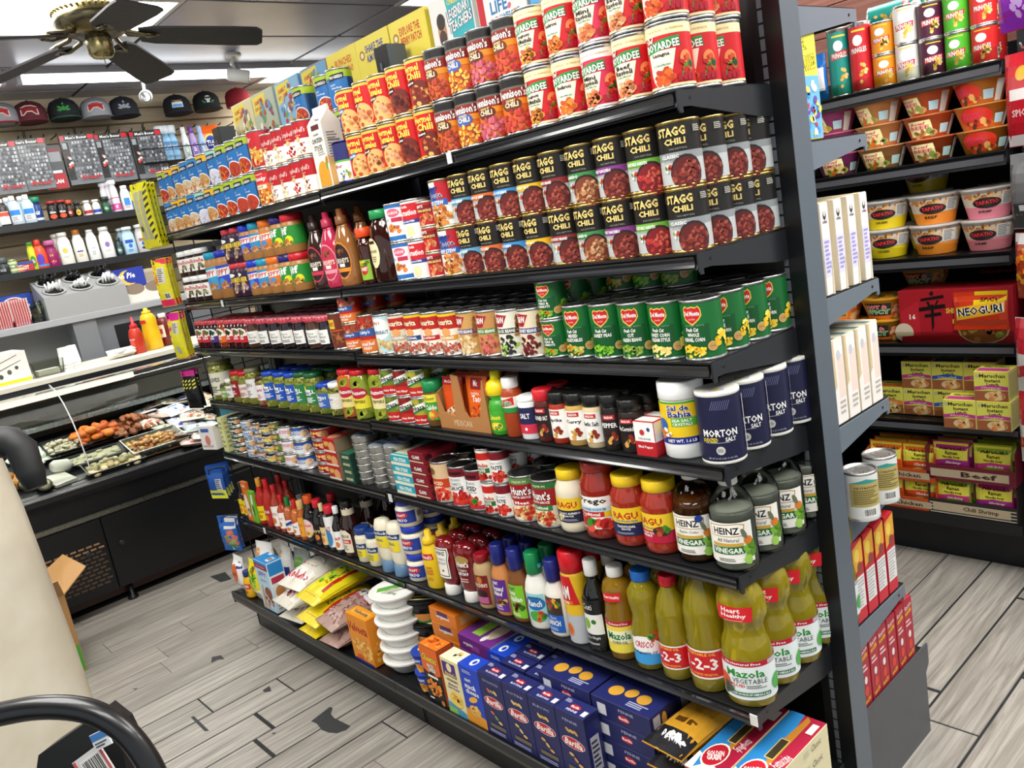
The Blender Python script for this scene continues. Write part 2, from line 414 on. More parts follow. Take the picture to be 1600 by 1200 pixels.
# planks run along Y (the depth of the room); joints staggered; wide black joints in the middle of the aisle
PW = 0.147
def plank_row(i, gap):
    x0 = -3.42+i*PW; rr = random.Random(i*13+5); y = -1.5-rr.random()*.8; out = []
    while y < 2.4:
        y1 = y+rr.choice((.55, .75, .92, .92)); out.append((x0, y, y1)); y = y1
    return out
PL = {}
for i in range(29):
    for (x0, y0, y1) in plank_row(i, 0):
        if y1 < -1.45: continue
        mid = -2.36 < x0 < -1.22 or x0 > -.4
        g = .0036 if mid else .0007; ge = (.011 if random.random() < .22 else .003) if mid else .0008
        ln = y1-y0-2*ge; w = PW-2*g; key = (round(ln, 4), mid)
        if key not in PL:
            b = MB(); b.loft([[(0,0,-.002),(w,0,-.002),(w,ln,-.002),(0,ln,-.002)],[(0,0,-.0012),(w,0,-.0012),(w,ln,-.0012),(0,ln,-.0012)],[(.0012,.0012,0),(w-.0012,.0012,0),(w-.0012,ln-.0012,0),(.0012,ln-.0012,0)]], 0x999999, False)
            PL[key] = b.mesh('plank', 'plank' if mid else 'plank_worn')
        link('plank', PL[key], fl, (x0+g, y0+ge, 0))
tb = MB()                        # torn places where the vinyl has broken away and the dark underlay shows
def floor_px(px, py):
    d = CF+CR*((px-800)/FPX)-CU*((py-600)/FPX); t = -CAM.z/d.z; return CAM+d*t
for pts in ([(486,1127),(515,1105),(520,1106),(517,1116),(522,1122),(548,1135),(541,1141),(527,1146),(514,1145),(503,1141),(495,1131)], [(331,1027),(345,1024),(351,1030),(340,1031),(330,1036)], [(298,1121),(303,1119),(327,1142),(320,1143)], [(410,1079),(421,1072),(424,1080),(414,1082)], [(328,901),(352,894),(362,905),(345,910)], [(206,1077),(216,1075),(212,1078)], [(424,1146),(432,1144),(428,1148)]):
    q = [floor_px(a, b_) for a, b_ in pts]; tb.add([(p.x, p.y, .0007) for p in q], [tuple(range(len(pts)))], 0x2f3032)
tb.build('torn_patch', 'rubber', fl)
ce = tag(MB().box(-5.4, -4.2, CZ+.012, 3.4, 2.9, CZ+.05).build('ceiling', 'darkfloor'), kind='structure')
TILE = MB().bbox(.011, .011, 0, .589, 1.139, .012, .003).mesh('tile', 'ceil')
LAMPS = [(-3.6,-.59),(-3.0,-.59),(-4.8,1.71),(-3.0,1.71),(-1.2,-1.74),(-.6,-1.74),(0.0,.56),(0.6,.56),(0.6,-1.74),(1.2,-.59),(-3.0,-2.89),(-1.2,1.71),(1.2,1.71)]
for i in range(9):
    for j in range(5):
        x, y = -5.4+i*.6, -2.89+j*1.15
        if any(abs(x-a) < .05 and abs(y-b) < .05 for a, b in LAMPS): continue
        link('tile', TILE, ce, (x, y, CZ))
M['lampglow'] = principled('lamp_diffuser', attr=False, color=0xffffff, rough=.5, noise=0, emit=0xfffbf2, estr=7.0)
for i, (x, y) in enumerate(LAMPS):
    r = link('ceiling_light_panel', None, None, (x+.3, y+.575, CZ))
    f = MB(); 
    for a in ((-.296,-.57,-.27,.57),(.27,-.57,.296,.57),(-.27,-.57,.27,-.548),(-.27,.548,.27,.57)): f.box(a[0],a[1],-.006,a[2],a[3],.012, 0xd8d8d6)
    f.build('frame', 'plastic', r); MB().box(-.27,-.548,.0,.27,.548,.008).build('diffuser', 'lampglow', r)
    nm = ['bright square ceiling light panel above the ceiling fan','bright ceiling light panel beside the one above the fan','ceiling light panel in the far corner behind the cereal boxes','ceiling light panel over the yellow cereal boxes','ceiling light panel over the aisle planks','ceiling light panel over the aisle, second','ceiling light panel over the shelf end','ceiling light panel over the rear walkway','ceiling light panel behind the aisle','ceiling light panel by the shop front','ceiling light panel over the counter end','ceiling light panel behind the cereal boxes','ceiling light panel near the snack rack'][i]
    tag(r, nm, 'ceiling light', 'ceiling light panels')
    area_lamp(x+.3, y+.575, CZ-.02, .52, 1.08, LAMP)
# left wall with slat boards
XW = -5.02
wl = tag(MB().box(XW-.12, -4.2, 0, XW-.02, 2.9, CZ).build('wall_left', 'darkfloor'), kind='structure')
SL = MB().loft([[(0,-2.2,0),(.018,-2.2,.004),(.018,-2.2,.088),(0,-2.2,.096)],[(0,2.4,0),(.018,2.4,.004),(.018,2.4,.088),(0,2.4,.096)]], 0xd5c29c, False).mesh('slat', 'slat')
for i in range(17): link('slat', SL, wl, (XW-.02, 0, 1.06+i*.0975))
wr = tag(MB().box(-5.4, 2.34, 0, 1.1, 2.5, CZ).build('wall_rear', 'darkfloor'), kind='structure')
CL = MB().bbox(0, -.02, 0, 3.1, 0, .118, .004).mesh('board', 'brownwall')
for i in range(9): link('board', CL, wr, (-2.0, 2.338, 1.62+i*.12))

# ------------------------------------------------------------------ double-sided shelving in the middle of the shop
L1 = 1.22; YB = .305
HN = [1.6625, 1.3885, 1.1914, .9945, .7755, .482]; HF = [1.6596, 1.3866, 1.2028, .9874, .7681, .4783]
DECK = .185; DY = -.108
gon = link('gondola_shelving', None, None, (-1.22, .33, 0))
tag(gon, 'long black double-sided steel shelving unit filled with canned groceries', 'shelving')
BK = 0x17181b; BK2 = 0x202226
def shelf_mesh(x0, x1, yf, yb, z, lip=.030, hook=True):
    """flat deck with a front lip and a concave ticket channel; the front is at yf"""
    s = 1 if yb > yf else -1; b = MB(); t = .0025
    prof = [(0,0),(0,-.004),(.004*s,-.008),(.006*s,-.018),(.003*s,-.024),(0,-lip),(.006*s,-lip),(.010*s,-.02),(.010*s,-.012),(.03*s,-.008),((yb-yf),-.008),((yb-yf),0)]
    b.loft([[(x0, yf+y, z+d) for y, d in prof],[(x1, yf+y, z+d) for y, d in prof]], BK, False)
    return b
def bracket(x, yf, yb, z, t=.0035, col=BK2):
    s = 1 if yb > yf else -1; w = abs(yb-yf)
    pr = [(0,-.003),(w,-.003),(w,-.062),(w*.82,-.060),(.035,-.030),(.012,-.030),(.012,-.040),(.004,-.040),(0,-.034)]
    b = MB(); b.loft([[(x, yf+s*y, z+d) for y, d in pr],[(x+t, yf+s*y, z+d) for y, d in pr]], col, False)
    b.lathe([(.0035,-.0005),(.0035,.0008)], 0x050505, 8, axis=Matrix.Translation((x+t, yf+s*.035, z-.016)) @ Matrix.Rotation(PI/2, 4, 'Y'))
    return b
GX, GY = -1.22, .33
def gpart(mb, name, mat='black_steel', parent=None):
    o = mb.build(name, mat, parent or gon)
    if parent is None: o.location = (-GX, -GY, 0)
    return o
for i in range(6):
    for (x0, x1, z) in ((-L1+.001, -.004, HN[i]), (-2*L1, -L1-.001, HF[i])):
        sh = gpart(shelf_mesh(x0, x1, 0, YB, z), 'shelf')
        gpart(bracket(x1, .002, YB, z), 'bracket', parent=sh)
        gpart(bracket(x0-.003, .002, YB, z), 'bracket', parent=sh)
        rr = MB(); rp = [(-.0032,z-.007),(-.0010,z-.0105),(.0002,z-.016),(-.0006,z-.0215),(-.0034,z-.0262)]; rr.loft([[(x,y,h_) for y,h_ in rp+[(.003,z-.0262),(.003,z-.007)]] for x in (x0+.004, x1-.004)], 0x1b1c1f, False); gpart(rr, 'ticket_rail', 'rail', sh)
BHN = [1.805, 1.545, 1.222, .937, .723, .456]
for i, z in enumerate(BHN):
    for (x0, x1) in ((-L1+.001, -.004), (-2*L1, -L1-.001)):
        sh = gpart(shelf_mesh(x0, x1, .672, .367, z), 'shelf'); gpart(bracket(x1, .67, .367, z, col=0x68727c), 'bracket', parent=sh)  # bracket colour paler than the front ones: window reflection on black steel painted in
for x, h in ((0.0, 2.5), (-L1, 2.04), (-2*L1, 2.04)):
    u = MB().box(x-.030, .296, 0, x+.034, .362, h, 0x59626b); up = gpart(u, 'upright')  # side colour lightened to blue-grey to carry the daylight reflection
    fr = MB().box(x-.031, .2945, 0, x+.0335, .2965, h, 0x121316)
    sl = MB()
    zz = .12
    while zz < h-.05:
        for dx in (-.006,): sl.box(x+dx-.0045, .2925, zz, x+dx+.0045, .2943, zz+.021, 0x5b6066)
        zz += .0254
    fo = gpart(fr, 'front_face', parent=up); gpart(sl, 'slots', parent=up)
for (x0, x1) in ((-L1+.03, -.031), (-2*L1+.03, -L1-.031)):
    gpart(MB().box(x0, .318, .19, x1, .332, 1.93, 0x0d0e10), 'back_panel')
for (x0, x1) in ((-L1+.001, .0), (-2*L1, -L1-.001)):
    dk = gpart(MB().box(x0, DY, DECK-.035, x1, .296, DECK, BK), 'base_deck')
    gpart(MB().box(x0+.004, -.032, 0, x1-.004, -.026, DECK-.035, 0x151619).box(x0+.003, -.0335, .004, x0+.009, -.03, DECK-.04, 0x08080a), 'kick_plate')
    gpart(MB().loft([[(x0, DY+.02, DECK-.035),(x0, DY, DECK-.035),(x0, DY-.004, DECK-.02),(x0, DY-.004, DECK+.004),(x0, DY, DECK+.006),(x0, DY+.02, DECK)], [(x1, DY+.02, DECK-.035),(x1, DY, DECK-.035),(x1, DY-.004, DECK-.02),(x1, DY-.004, DECK+.004),(x1, DY, DECK+.006),(x1, DY+.02, DECK)]], BK, False), 'base_rail')
    gpart(MB().box(x0, .362, DECK+.02, x1, .745, DECK+.055, BK), 'base_deck'); gpart(MB().box(x0+.004, .69, 0, x1-.004, .70, DECK+.02, 0x151619), 'kick_plate')
for x, z in ((-.62, HN[0]-.012), (-2.06, HF[1]-.014), (-.005, HN[5]-.012), (-1.19, HN[4]-.02), (-2.2, HF[5]-.014)): gpart(MB().box(x-.008, -.006, z-.012, x+.008, -.0036, z+.012, 0xd8d8d4), 'price_clip', 'plastic')
# end plates of the base, near end: front and back halves
pr = [(.362,0),(.742,0),(.742,.17),(.762,.19),(.762,.245),(.362,.245)]
gpart(MB().loft([[(-.002,y,z) for y,z in pr],[(.003,y,z) for y,z in pr]], 0x4a4d52, False), 'end_plate')
pr = [(-.03,0),(.296,0),(.296,DECK),(-.108,DECK),(-.108,.14),(-.03,.13)]
gpart(MB().loft([[(-.002,y,z) for y,z in pr],[(.003,y,z) for y,z in pr]], 0x303338, False), 'end_plate')
gpart(MB().loft([[(-2*L1-.005,y,z) for y,z in pr],[(-2*L1,y,z) for y,z in pr]], 0x202226, False), 'end_plate')
# wire grid closing the far end
wg = MB()
for y in (.02, .10, .18, .26): wg.tube([(-2.447, y, .2), (-2.447, y, 1.66)], .003, 0x101113, 6)
for i in range(14): wg.tube([(-2.447, 0, .22+i*.11), (-2.447, .28, .22+i*.11)], .0025, 0x101113, 6)
gpart(wg, 'wire_grid')

# ------------------------------------------------------------------ product builders
def drape(mb, hw, z0, z1, ops, fn, nx=6, ny=6, step=0.00016):
    asp = hw/(z1-z0); lay = 1
    for op in ops:
        for poly, col, newl in op_polys(op, asp):
            if newl: lay += 1
            poly = [(max(-1, min(1, p[0]))*hw, z0+max(0, min(1, p[1]))*(z1-z0)) for p in poly]
            ar = sum(poly[i-1][0]*poly[i][1]-poly[i][0]*poly[i-1][1] for i in range(len(poly)))
            if ar < 0: poly = poly[::-1]
            for i in range(nx):
                a, b = -hw+2*hw*i/nx, -hw+2*hw*(i+1)/nx
                q = clip(poly, a-1e-9, b+1e-9)
                if not q: continue
                q = [(p[1], p[0]) for p in q]
                for j in range(ny):
                    c, d = z0+(z1-z0)*j/ny, z0+(z1-z0)*(j+1)/ny
                    w = clip(q, c-1e-9, d+1e-9)
                    if w: mb.add([fn(p[1], p[0], lay*step) for p in w], [tuple(range(len(w)))], col, True)
    return mb
def can(key, desc, r, h, bg, ops, rim=0xd2d2d0, name='food_can', cat='can', n=22, lid=0xb8b8b6, lab=(.035, .965), tab=False):
    def build():
        b = MB(); t = .0016
        b.lathe([(r-.002,.0),(r+.0006,.0008),(r+.0006,.0032),(r-.0012,.005),(r-.0012,h-.005),(r+.0006,h-.0034),(r+.0006,h-.0006),(r-.0012,h),(r-.0026,h-.0012),(r-.003,h-.005),(r*.55,h-.0046)], [rim]*10, n)
        l = MB(); wrap(l, circ(r-.0006, n), h*lab[0]+.002, h*lab[1]-.002, r, [R(-3.2,0,3.2,1,bg)]+ops)
        d = MB(); d.lathe([(r*.9,h-.0045),(r*.86,h-.0036),(r*.6,h-.0036),(r*.55,h-.0042)], lid, 16)
        out = [(name, b.mesh(name, 'steel')), ('label', l.mesh('label', 'print'), []), ('lid', d.mesh('lid', 'steel'), [])]
        if tab:
            q = MB(); q.tube([(-.006,-.012,h-.002),(-.007,.004,h-.0015),(0,.009,h-.0015),(.007,.004,h-.0015),(.006,-.012,h-.002)], .0011, rim, 5); out.append(('pull_tab', q.mesh('pull_tab', 'steel'), []))
        return out
    kind(key, name, cat, desc, 2*r, 2*r, h, build)
def box(key, desc, w, d, h, col, front=(), side=(), top=(), name='food_box', cat='box', back=(), mat='carton', shell=None):
    def build():
        b = MB(); cc = col if isinstance(col, (list, tuple)) else None
        b.bbox(-w/2, -d/2, 0, w/2, d/2, h, .0012, col if cc is None else cc[0])
        if cc: b.add([(-w/2+.001,-d/2+.001,h+.0001),(w/2-.001,-d/2+.001,h+.0001),(w/2-.001,d/2-.001,h+.0001),(-w/2+.001,d/2-.001,h+.0001)], [(0,1,2,3)], cc[2]); planar(b, (w/2,0,0), (0,1,0), (0,0,1), d/2, h, [R(-.98,.01,.98,.99,cc[1])], base=0)
        planar(b, (0,-d/2,0), (1,0,0), (0,0,1), w/2, h, list(front)); planar(b, (w/2,0,0), (0,1,0), (0,0,1), d/2, h, list(side), base=2); planar(b, (0,-d/2,h), (1,0,0), (0,1,0), w/2, d, list(top), base=2)
        if back: planar(b, (0,d/2,0), (-1,0,0), (0,0,1), w/2, h, list(back))
        return [(name, b.mesh(name, mat))]
    kind(key, name, cat, desc, w, d, h, build, False)
def bottle(key, desc, prof, col, cap=None, labels=(), sx=1.0, sy=1.0, name='bottle', cat='bottle', mat='plastic', n=20, inner=None, extra=None, capn='cap', capmat='plastic', flute=None):
    """prof [(r,z)]; cap (profile, colour); labels [(z0,z1,r,ops)] ; inner (profile, colour, material, name)"""
    rm = max(p[0] for p in prof); h = max(prof[-1][1], max(p[1] for p in cap[0]) if cap else 0)
    def build():
        mb_ = MB().lathe(prof, col, n, sx, sy)
        if flute:      # moulded grip flutes
            z0, z1, amp, nf = flute; vv = []
            for x, y, z in mb_.v:
                k = amp*max(0.0, math.sin(PI*min(1, max(0, (z-z0)/(z1-z0)))))*math.cos(nf*math.atan2(y, x)); vv.append((x*(1+k), y*(1+k), z))
            mb_.v = vv
        out = [(name, mb_.mesh(name, mat))]
        if inner: out.append((inner[3], MB().lathe(inner[0], inner[1], n, sx, sy).mesh(inner[3], inner[2]), []))
        if cap: out.append((capn, MB().lathe(cap[0], cap[1], 18).mesh(capn, capmat), []))
        for i, lb in enumerate(labels):
            z0, z1, r, ops = lb[:4]; l = MB(); wrap(l, circ(r*sx+.0006, n, r*sy+.0006), z0, z1, r*sx, ops)
            out.append(('label', l.mesh('label', 'print'), []))
        if extra: out += extra()
        return out
    kind(key, name, cat, desc, 2*rm*sx, 2*rm*sy, h, build)
def capp(r, z0, z1, top=None): return [(r*.96, z0), (r, z0+.001), (r, z1-.0015), ((top or r)*.9, z1)]
def bag(key, desc, w, d, h, col, front=(), name='food_bag', cat='bag', mat='film', lie=False, back=None, seal=.02, lump=0.0, seed=3):
    """pillow pack; standing or hanging upright, or lying flat with its front up"""
    rr = random.Random(seed); lum = [[rr.uniform(-lump, lump) for _ in range(9)] for _ in range(9)]
    def th(x, z):
        zz = max(0.0, min(1.0, (z-seal)/(h-2*seal))); xx = max(-1, min(1, x/(w/2)))
        i, j = min(8, int((xx+1)*4)), min(8, int(zz*8))
        return d/2*(math.sin(PI*zz)**.45)*(max(0, 1-abs(xx)**3)**.5)*(1+lum[i][j])+.0008
    def tr(p): return (p[0], p[2]-h/2, d/2-p[1]) if lie else p
    def build():
        b = MB(); nx, nz = 10, 10; cs = col
        for s in (-1, 1):
            pts = []; fs = []
            for j in range(nz+1):
                z = h*j/nz
                for i in range(nx+1):
                    x = -w/2+w*i/nx; x2 = x*(1-.05*math.sin(PI*j/nz)); pts.append(tr((x2, s*th(x, z), z)))
            for j in range(nz):
                for i in range(nx):
                    a = j*(nx+1)+i; q = (a, a+1, a+nx+2, a+nx+1); fs.append(q if s < 0 else q[::-1])
            b.add(pts, fs, cs, True)
        out = [(name, b.mesh(name, mat))]
        if front:
            l = MB(); drape(l, w/2*.97, 0.002, h-.002, [R(-1, 0, 1, 1, col)]+list(front), lambda x, z, o: tr((x*(1-.05*math.sin(PI*z/h)), -th(x, z)-.0006-o, z)), 8, 8); out.append(('print', l.mesh('print', mat), []))
        return out
    kind(key, name, cat, desc, w, h if lie else d, d if lie else h, build, False)
def tub(key, desc, r0, r1, h, col, ops=(), lidcol=None, lidops=(), name='noodle_bowl', cat='bowl', ribs=0, z0=.02, z1=.95, n=26):
    def build():
        b = MB(); b.lathe([(r0*.96,0),(r0,.002),(r1,h-.006),(r1+.003,h-.005),(r1+.003,h-.001),(r1-.002,h)], col, n); out = [(name, b.mesh(name, 'print'))]
        if ops:
            l = MB(); rm = (r0+r1)/2
            wrap(l, circ(rm, n), h*z0, h*z1-.006, rm, list(ops), pos=lambda z: (r0+(r1-r0)*min(1, max(0, (z-.002)/(h-.008)))+.0007)/rm); out.append(('label', l.mesh('label', 'print'), []))
        if lidcol is not None:
            d = MB(); d.lathe([(r1+.0034,h-.001),(r1+.0036,h+.0006),(r1*.9,h+.001),(r1*.5,h+.001)], lidcol, n)
            if lidops: planar(d, (0,-r1*.9,h+.001), (1,0,0), (0,1,0), r1*.9, r1*1.8, list(lidops))
            out.append(('lid', d.mesh('lid', 'print'), []))
        return out
    kind(key, name, cat, desc, 2*r1+.006, 2*r1+.006, h+.001, build)

# ------------------------------------------------------------------ tins
BEAN = [0x7a2a20, 0x8f3526, 0x5e1d18, 0xa04a30, 0x6b241c]
WHT = 0xf2f0ea
def progresso(key, desc, top, bowl, cream=False):
    can(key, desc, .0382, .113, 0x1f6fb4, [R(-3.2,.80,3.2,1,top), R(-3.2,.78,3.2,.80,0x164f86), R(.9,0,2.2,.78,0x123c66), P([(-.62,.70),(.62,.76),(.66,.92),(-.5,.88)],0x16202e), T('PROGRESSO',.02,.815,.085,1.05,WHT,'b',None,.06),
        T('LIGHT',-.35,.60,.05,.5,0xdcebf5), T('Chicken Noodle',-.1,.52,.06,.9,0xdcebf5), E(.25,.18,.72,.26,0xeef0ee), E(.25,.17,.66,.235,bowl[0]), S(46,.25,.16,.55,.19,.11,bowl,5)], rim=0xcfcfcd)
progresso('prog_green', 'blue soup tin with green top', 0xa9c21e, [0xb5331c,0xd0521f,0xe8a52a,0x8f2216])
progresso('prog_yellow', 'blue soup tin with yellow top', 0xf0b81c, [0xc89a5c,0xe0c08a,0xa3683a,0xd7762c])
progresso('prog_plain', 'plain blue soup tin with pasta', 0x2a86c8, [0xd8c29a,0xe8dcc0,0xb98a5a,0xcf6a35])
progresso('prog_cream', 'blue soup tin with pale chowder picture', 0x9fd3c8, [0xd9d6e0,0xc9c6d8,0xe8e4ea,0xb8b0c4])
progresso('prog_tomato', 'blue soup tin of tomato soup', 0xa9c21e, [0xb8381e,0xa83218,0xc9502a,0xb8381e])
can('chunky', 'red and orange chunky soup tin', .0385, .113, 0xb51f24, [R(-3.2,0,3.2,.62,0xe07028), P([(-.75,.62),(.75,.62),(.85,.92),(-.85,.92)],0xd8262c), T('Campbell\'s',0,.90,.07,.9,WHT,'i'), T('Chunky',0,.75,.16,1.35,WHT,'bi',0x9c1016), R(-.6,.46,.6,.58,0xf3e6c8), T('SOUP',0,.52,.07,.6,0x8a2018), S(60,.1,.22,.8,.22,.13,[0xe9b24a,0xd8862c,0xf0d58a,0xa84a20],3)], rim=0xd6d6d2)
can('bigchunky', 'red pasta soup tin with macaroni picture', .0385, .113, 0xc4202a, [T('oly',-.2,.8,.15,.8,WHT,'bi'), S(70,.1,.3,.9,.3,.14,[0xe9b24a,0xd8a63c,0xf0d58a,0xc8742a],4)])
def campbells(key, desc, food):
    can(key, desc, .0333, .101, WHT, [R(-3.2,.5,3.2,1,0xb5121b), T('Campbell\'s',0,.74,.2,1.55,WHT,'i'), E(0,.49,.2,.085,0xc49a44), E(0,.49,.14,.06,0xe0c27a), T('Condensed',.0,.60,.035,.6,0xf0d8d8), T('Soup',.35,.36,.07,.5,0xb5121b), S(14,.1,.2,.38,.14,.13,food,2), R(-3.2,.0,3.2,.025,0xb08a3a)], rim=0xd8d8d6)
campbells('camp_mush', 'red and white condensed mushroom soup tin', [0xb9a58c,0x8f7a62,0xd8c8b0]); campbells('camp_tom', 'red and white condensed tomato soup tin', [0xc8261e,0xa81a16]); campbells('camp_noodle', 'red and white condensed noodle soup tin', [0xe4cf98,0xcfae62,0xf0e2b8]); campbells('camp_clam', 'red and white condensed chowder tin', [0xd8cdb8,0xb0503a])
can('blue_lid_can', 'white oat tub with dark blue lid', .037, .108, 0xf0f0ec, [R(-3.2,.55,3.2,1,0x2b2c68), R(-3.2,.5,3.2,.55,0x69b23a), T('fiber',-.2,.4,.1,.8,0xc0392b), S(20,.2,.15,.5,.12,.1,[0x3a6ea5,0xd9a441,0x6fae3c],3)], rim=0x2b2c68, lid=0x2b2c68, name='food_tub')
RED = 0xc4161c
def hormel(key, desc, l2, tagt, food, tagcol=0x4a1a12):
    can(key, desc, .0375, .112, RED, [R(-3.2,.94,3.2,1,0xe8b84a), R(-3.2,0,3.2,.03,0xe8b84a), E(.35,.25,.78,.30,0xe9b06a if 'Tam' in l2 else 0x6b2418), S(40,.35,.22,.6,.2,.15,food,4), T('Hormel',-.1,.83,.16,1.25,0xffe25a), T(l2,.02,.66,.16,1.15,0xffe25a), ('P',[(-.6,.42),(.1,.5),(.1,.60),(-.6,.52)],tagcol), T(tagt,-.25,.51,.055,.6,WHT,'b',None,.1)], rim=0xd9c9a0)
hormel('hormel_tam_cheese', 'red tamale tin with blue flash', 'Tamales', 'CHICKEN', [0xd89a58,0xc87a3a,0xe8c080,0xb04a20], 0x2a78b0)
hormel('hormel_tam', 'red beef tamale tin', 'Tamales', 'Beef', [0xd08a58,0xc07040,0xdaa070,0xa84a28])
hormel('hormel_tam2', 'red tamale tin marked in chili sauce', 'Tamales', 'Chili Sauce', [0xd49a68,0xc88050,0xe0b080,0xb45a34])
hormel('hormel_chili', 'red chili tin marked no beans', 'Chili', 'No Beans', [0x5a1c14,0x7a2a1c,0x48140f,0x8a3a26], 0x20100c)
hormel('hormel_beans', 'red chili tin marked with beans', 'Chili', 'Beans', [0x8a2c18,0xb06030,0x6a2014,0xd8a858], 0x3a1a10)
def denn(key, desc, sub, oval, food, spag=False):
    can(key, desc, .0375, .112, 0xc8651c, [R(-3.2,.86,3.2,1,0x1c1a19), R(-3.2,.82,3.2,.86,0x6a625a), R(-3.2,.52,3.2,.82,0x8a1f16), P([(.2,.5),(3,.5),(3,.62),(.2,.62)],0xe08a1c), T('Dennison\'s',-.05,.735,.17,1.75,WHT,'b',0x4a0c0a), E(-.1,.52,.62,.13,oval), T(sub,-.1,.60,.05,.6,0xf0d890), T('CHILI',-.1,.52,.10,.85,0xf4e8c0), S(66,0,.2,1.1,.2,.15,food,6)]+[R(.62+.28*i,.02,.84+.28*i,.12,0xb3242e) for i in range(4)], rim=0xb9b9b7, lid=0x9c9c9a)
denn('denn_orig', 'orange chili tin with brown oval and dark top', 'ORIGINAL', 0x5a2a18, [0xa83a24,0xc05434,0x8a2a1c,0xb84a30])
denn('denn_spag', 'orange chili tin with blue oval and spaghetti', 'WITH SPAGHETTI', 0x3a5aa8, [0xe0a838,0xc0602c,0xf0c860,0x9a3a20])
denn('denn_hot', 'orange hot chili tin with pink beans', 'HOT', 0x5e2418, [0xc4566a,0xd27684,0xa83e52,0xc86474])
denn('denn_chunky', 'orange chunky chili tin with red beans', 'CHUNKY', 0x6a3018, [0xc03a30,0xd05040,0xa02a24,0xc84838])
def boy(key, desc, l1, l2, food, pink=False):
    rd = 0xc81e24 if not pink else 0xd0304e; cr = 0xf0e2b0 if not pink else 0xf4e6e0
    can(key, desc, .0378, .112, rd, [R(-3.2,.84,3.2,1,cr), R(-3.2,.0,3.2,.04,cr), P([(-.75,.2),(.15,.05),(.55,.6),(-.85,.6)],0xf2e6cc), E(-.2,.2,.5,.2,0xf2e6cc), T('NO ARTIFICIAL  *  NO PRESERVATIVES',.2,.92,.035,1.7,0xb08a50,''), P([(-.95,.56),(.75,.66),(.75,.8),(.0,.78),(-.95,.70)],0x2f8a3e), T('BOYARDEE',-.08,.675,.13,1.62,WHT,'b',0x1e5e2a,.05), T('Chef',-.62,.79,.09,.42,WHT,'bi',0x1e5e2a), T(l1,-.15,.53,.075,.8,0x23201c), T(l2,-.15,.445,.085,.95,0x23201c), T('in Tomato & Meat Sauce',-.15,.375,.04,.8,0x2f8a6e), S(24,-.1,.17,.45,.12,.16,food,5), E(.95,.42,.28,.13,0xe08a50), S(14,.9,.3,.3,.16,.14,[0xb8241c,0x5a8a2a,0xd0502c],3), E(1.15,.32,.12,.055,0x244a2a)]+[R(.5+.22*i,.07,.68+.22*i,.19,0xa8142a) for i in range(4)], rim=0xcccccb)
boy('boy_spag', 'red and cream canned spaghetti and meatballs', 'Spaghetti', '& Meatballs', [0xd88a30,0xc0602a,0xe8a040,0x8a4a20])
boy('boy_beef', 'red and cream canned beef macaroni', 'Beefaroni', '', [0xd86a20,0xe88a38,0xc0541c])
boy('boy_mini', 'pinkish canned mini ravioli', 'Mini', 'Ravioli', [0xd07a48,0xc86038,0xe0945a], True)
boy('boy_rav', 'red and cream canned beef ravioli', 'Beef', 'Ravioli', [0xd88050,0xc06a3a,0xe8a878])
boy('boy_las', 'red and cream canned lasagna', 'Lasagna', '', [0xd8501c,0xe06a28,0xb83a18])
GOLD = 0xd9b85a
def stagg(key, desc, fl, band, food=None, lower=0xb9bcbc):
    food = food or [0x7a2a22,0x943a2c,0x5c1d1a,0xa85040,0x6c241f]
    can(key, desc, .0372, .113, 0x1d1b19, [R(-3.2,0,3.2,.42,0x2a2422 if lower is None else lower), R(-3.2,.40,3.2,.53,band), E(.42,.17,.78,.31,0x2c211d), E(.42,.155,.72,.28,food[2]), S(78,.42,.14,.66,.24,.115,food,7), S(5,-.5,.3,.16,.08,.13,[0xc0392b,0xe6e2d6,0x6aa038],2), T('STAGG',-.12,.87,.15,1.3,0xe8cf80,'b',0x6a5220), T('CHILI',.02,.705,.105,.95,0xe8cf80,'b',0x6a5220), T('100% NATURAL',.15,.585,.03,.8,0xa09a8a,''), T(fl,-.28,.465,.06,min(1.1,.12*len(fl)),WHT), T('CHILI with BEANS',-.35,.385,.03,.6,0x4a4a48,''), L(.9,.82,1.35,.94,4,0xb8b4a8)], rim=0xc9ab62, lid=0xb59a58)
stagg('st_blue', 'black chili tin with pale blue band', 'PLAIN BEEF', 0x5f9fc4); stagg('st_orange', 'black chili tin with orange band', 'CHIPOTLE BEEF', 0xd8682a); stagg('st_steak', 'black chili tin with bright blue band', 'STEAK HOUSE RESERVE', 0x3a8cd0); stagg('st_hot', 'black chili tin with yellow band', 'COUNTRY HOT', 0xe8b41e); stagg('st_brand', 'black chili tin with dark red band', 'COUNTRY BRAND', 0x8e2a2e); stagg('st_lar', 'black chili tin with green band', 'LAREDO', 0x3f8a4a, [0xc08a5c,0xa86a40,0x7a3a26,0xd0a878,0x8f4a2c]); stagg('st_turk', 'black chili tin with purple band', 'TURKEY RANCHERO', 0x8a3a8c); stagg('st_veg', 'black chili tin with light green band', 'VEGETABLE GARDEN', 0x6fb03a, [0x9a1e22,0xb83030,0x7a1418,0xd06a50]); stagg('st_classic', 'black chili tin with grey band', 'CLASSIC', 0x8d9294)
can('stew', 'white and red beef stew tin', .0372, .113, 0xf0eee8, [R(-3.2,.5,.1,.88,0x23408a), R(.1,.5,3.2,1,0xb8202a), T('Dinty',-.2,.86,.13,1.1,0x1c2c6a), T('Moore',-.1,.70,.14,1.2,0x1c2c6a,'b',WHT), R(-.9,.46,.8,.6,0x2f62b0), T('BEEF STEW',-.1,.53,.09,1.3,WHT), S(60,.1,.24,.75,.22,.17,[0xc06a2c,0xd88a3c,0x9a4a20,0xe8b060],5)], rim=0xd0c090)
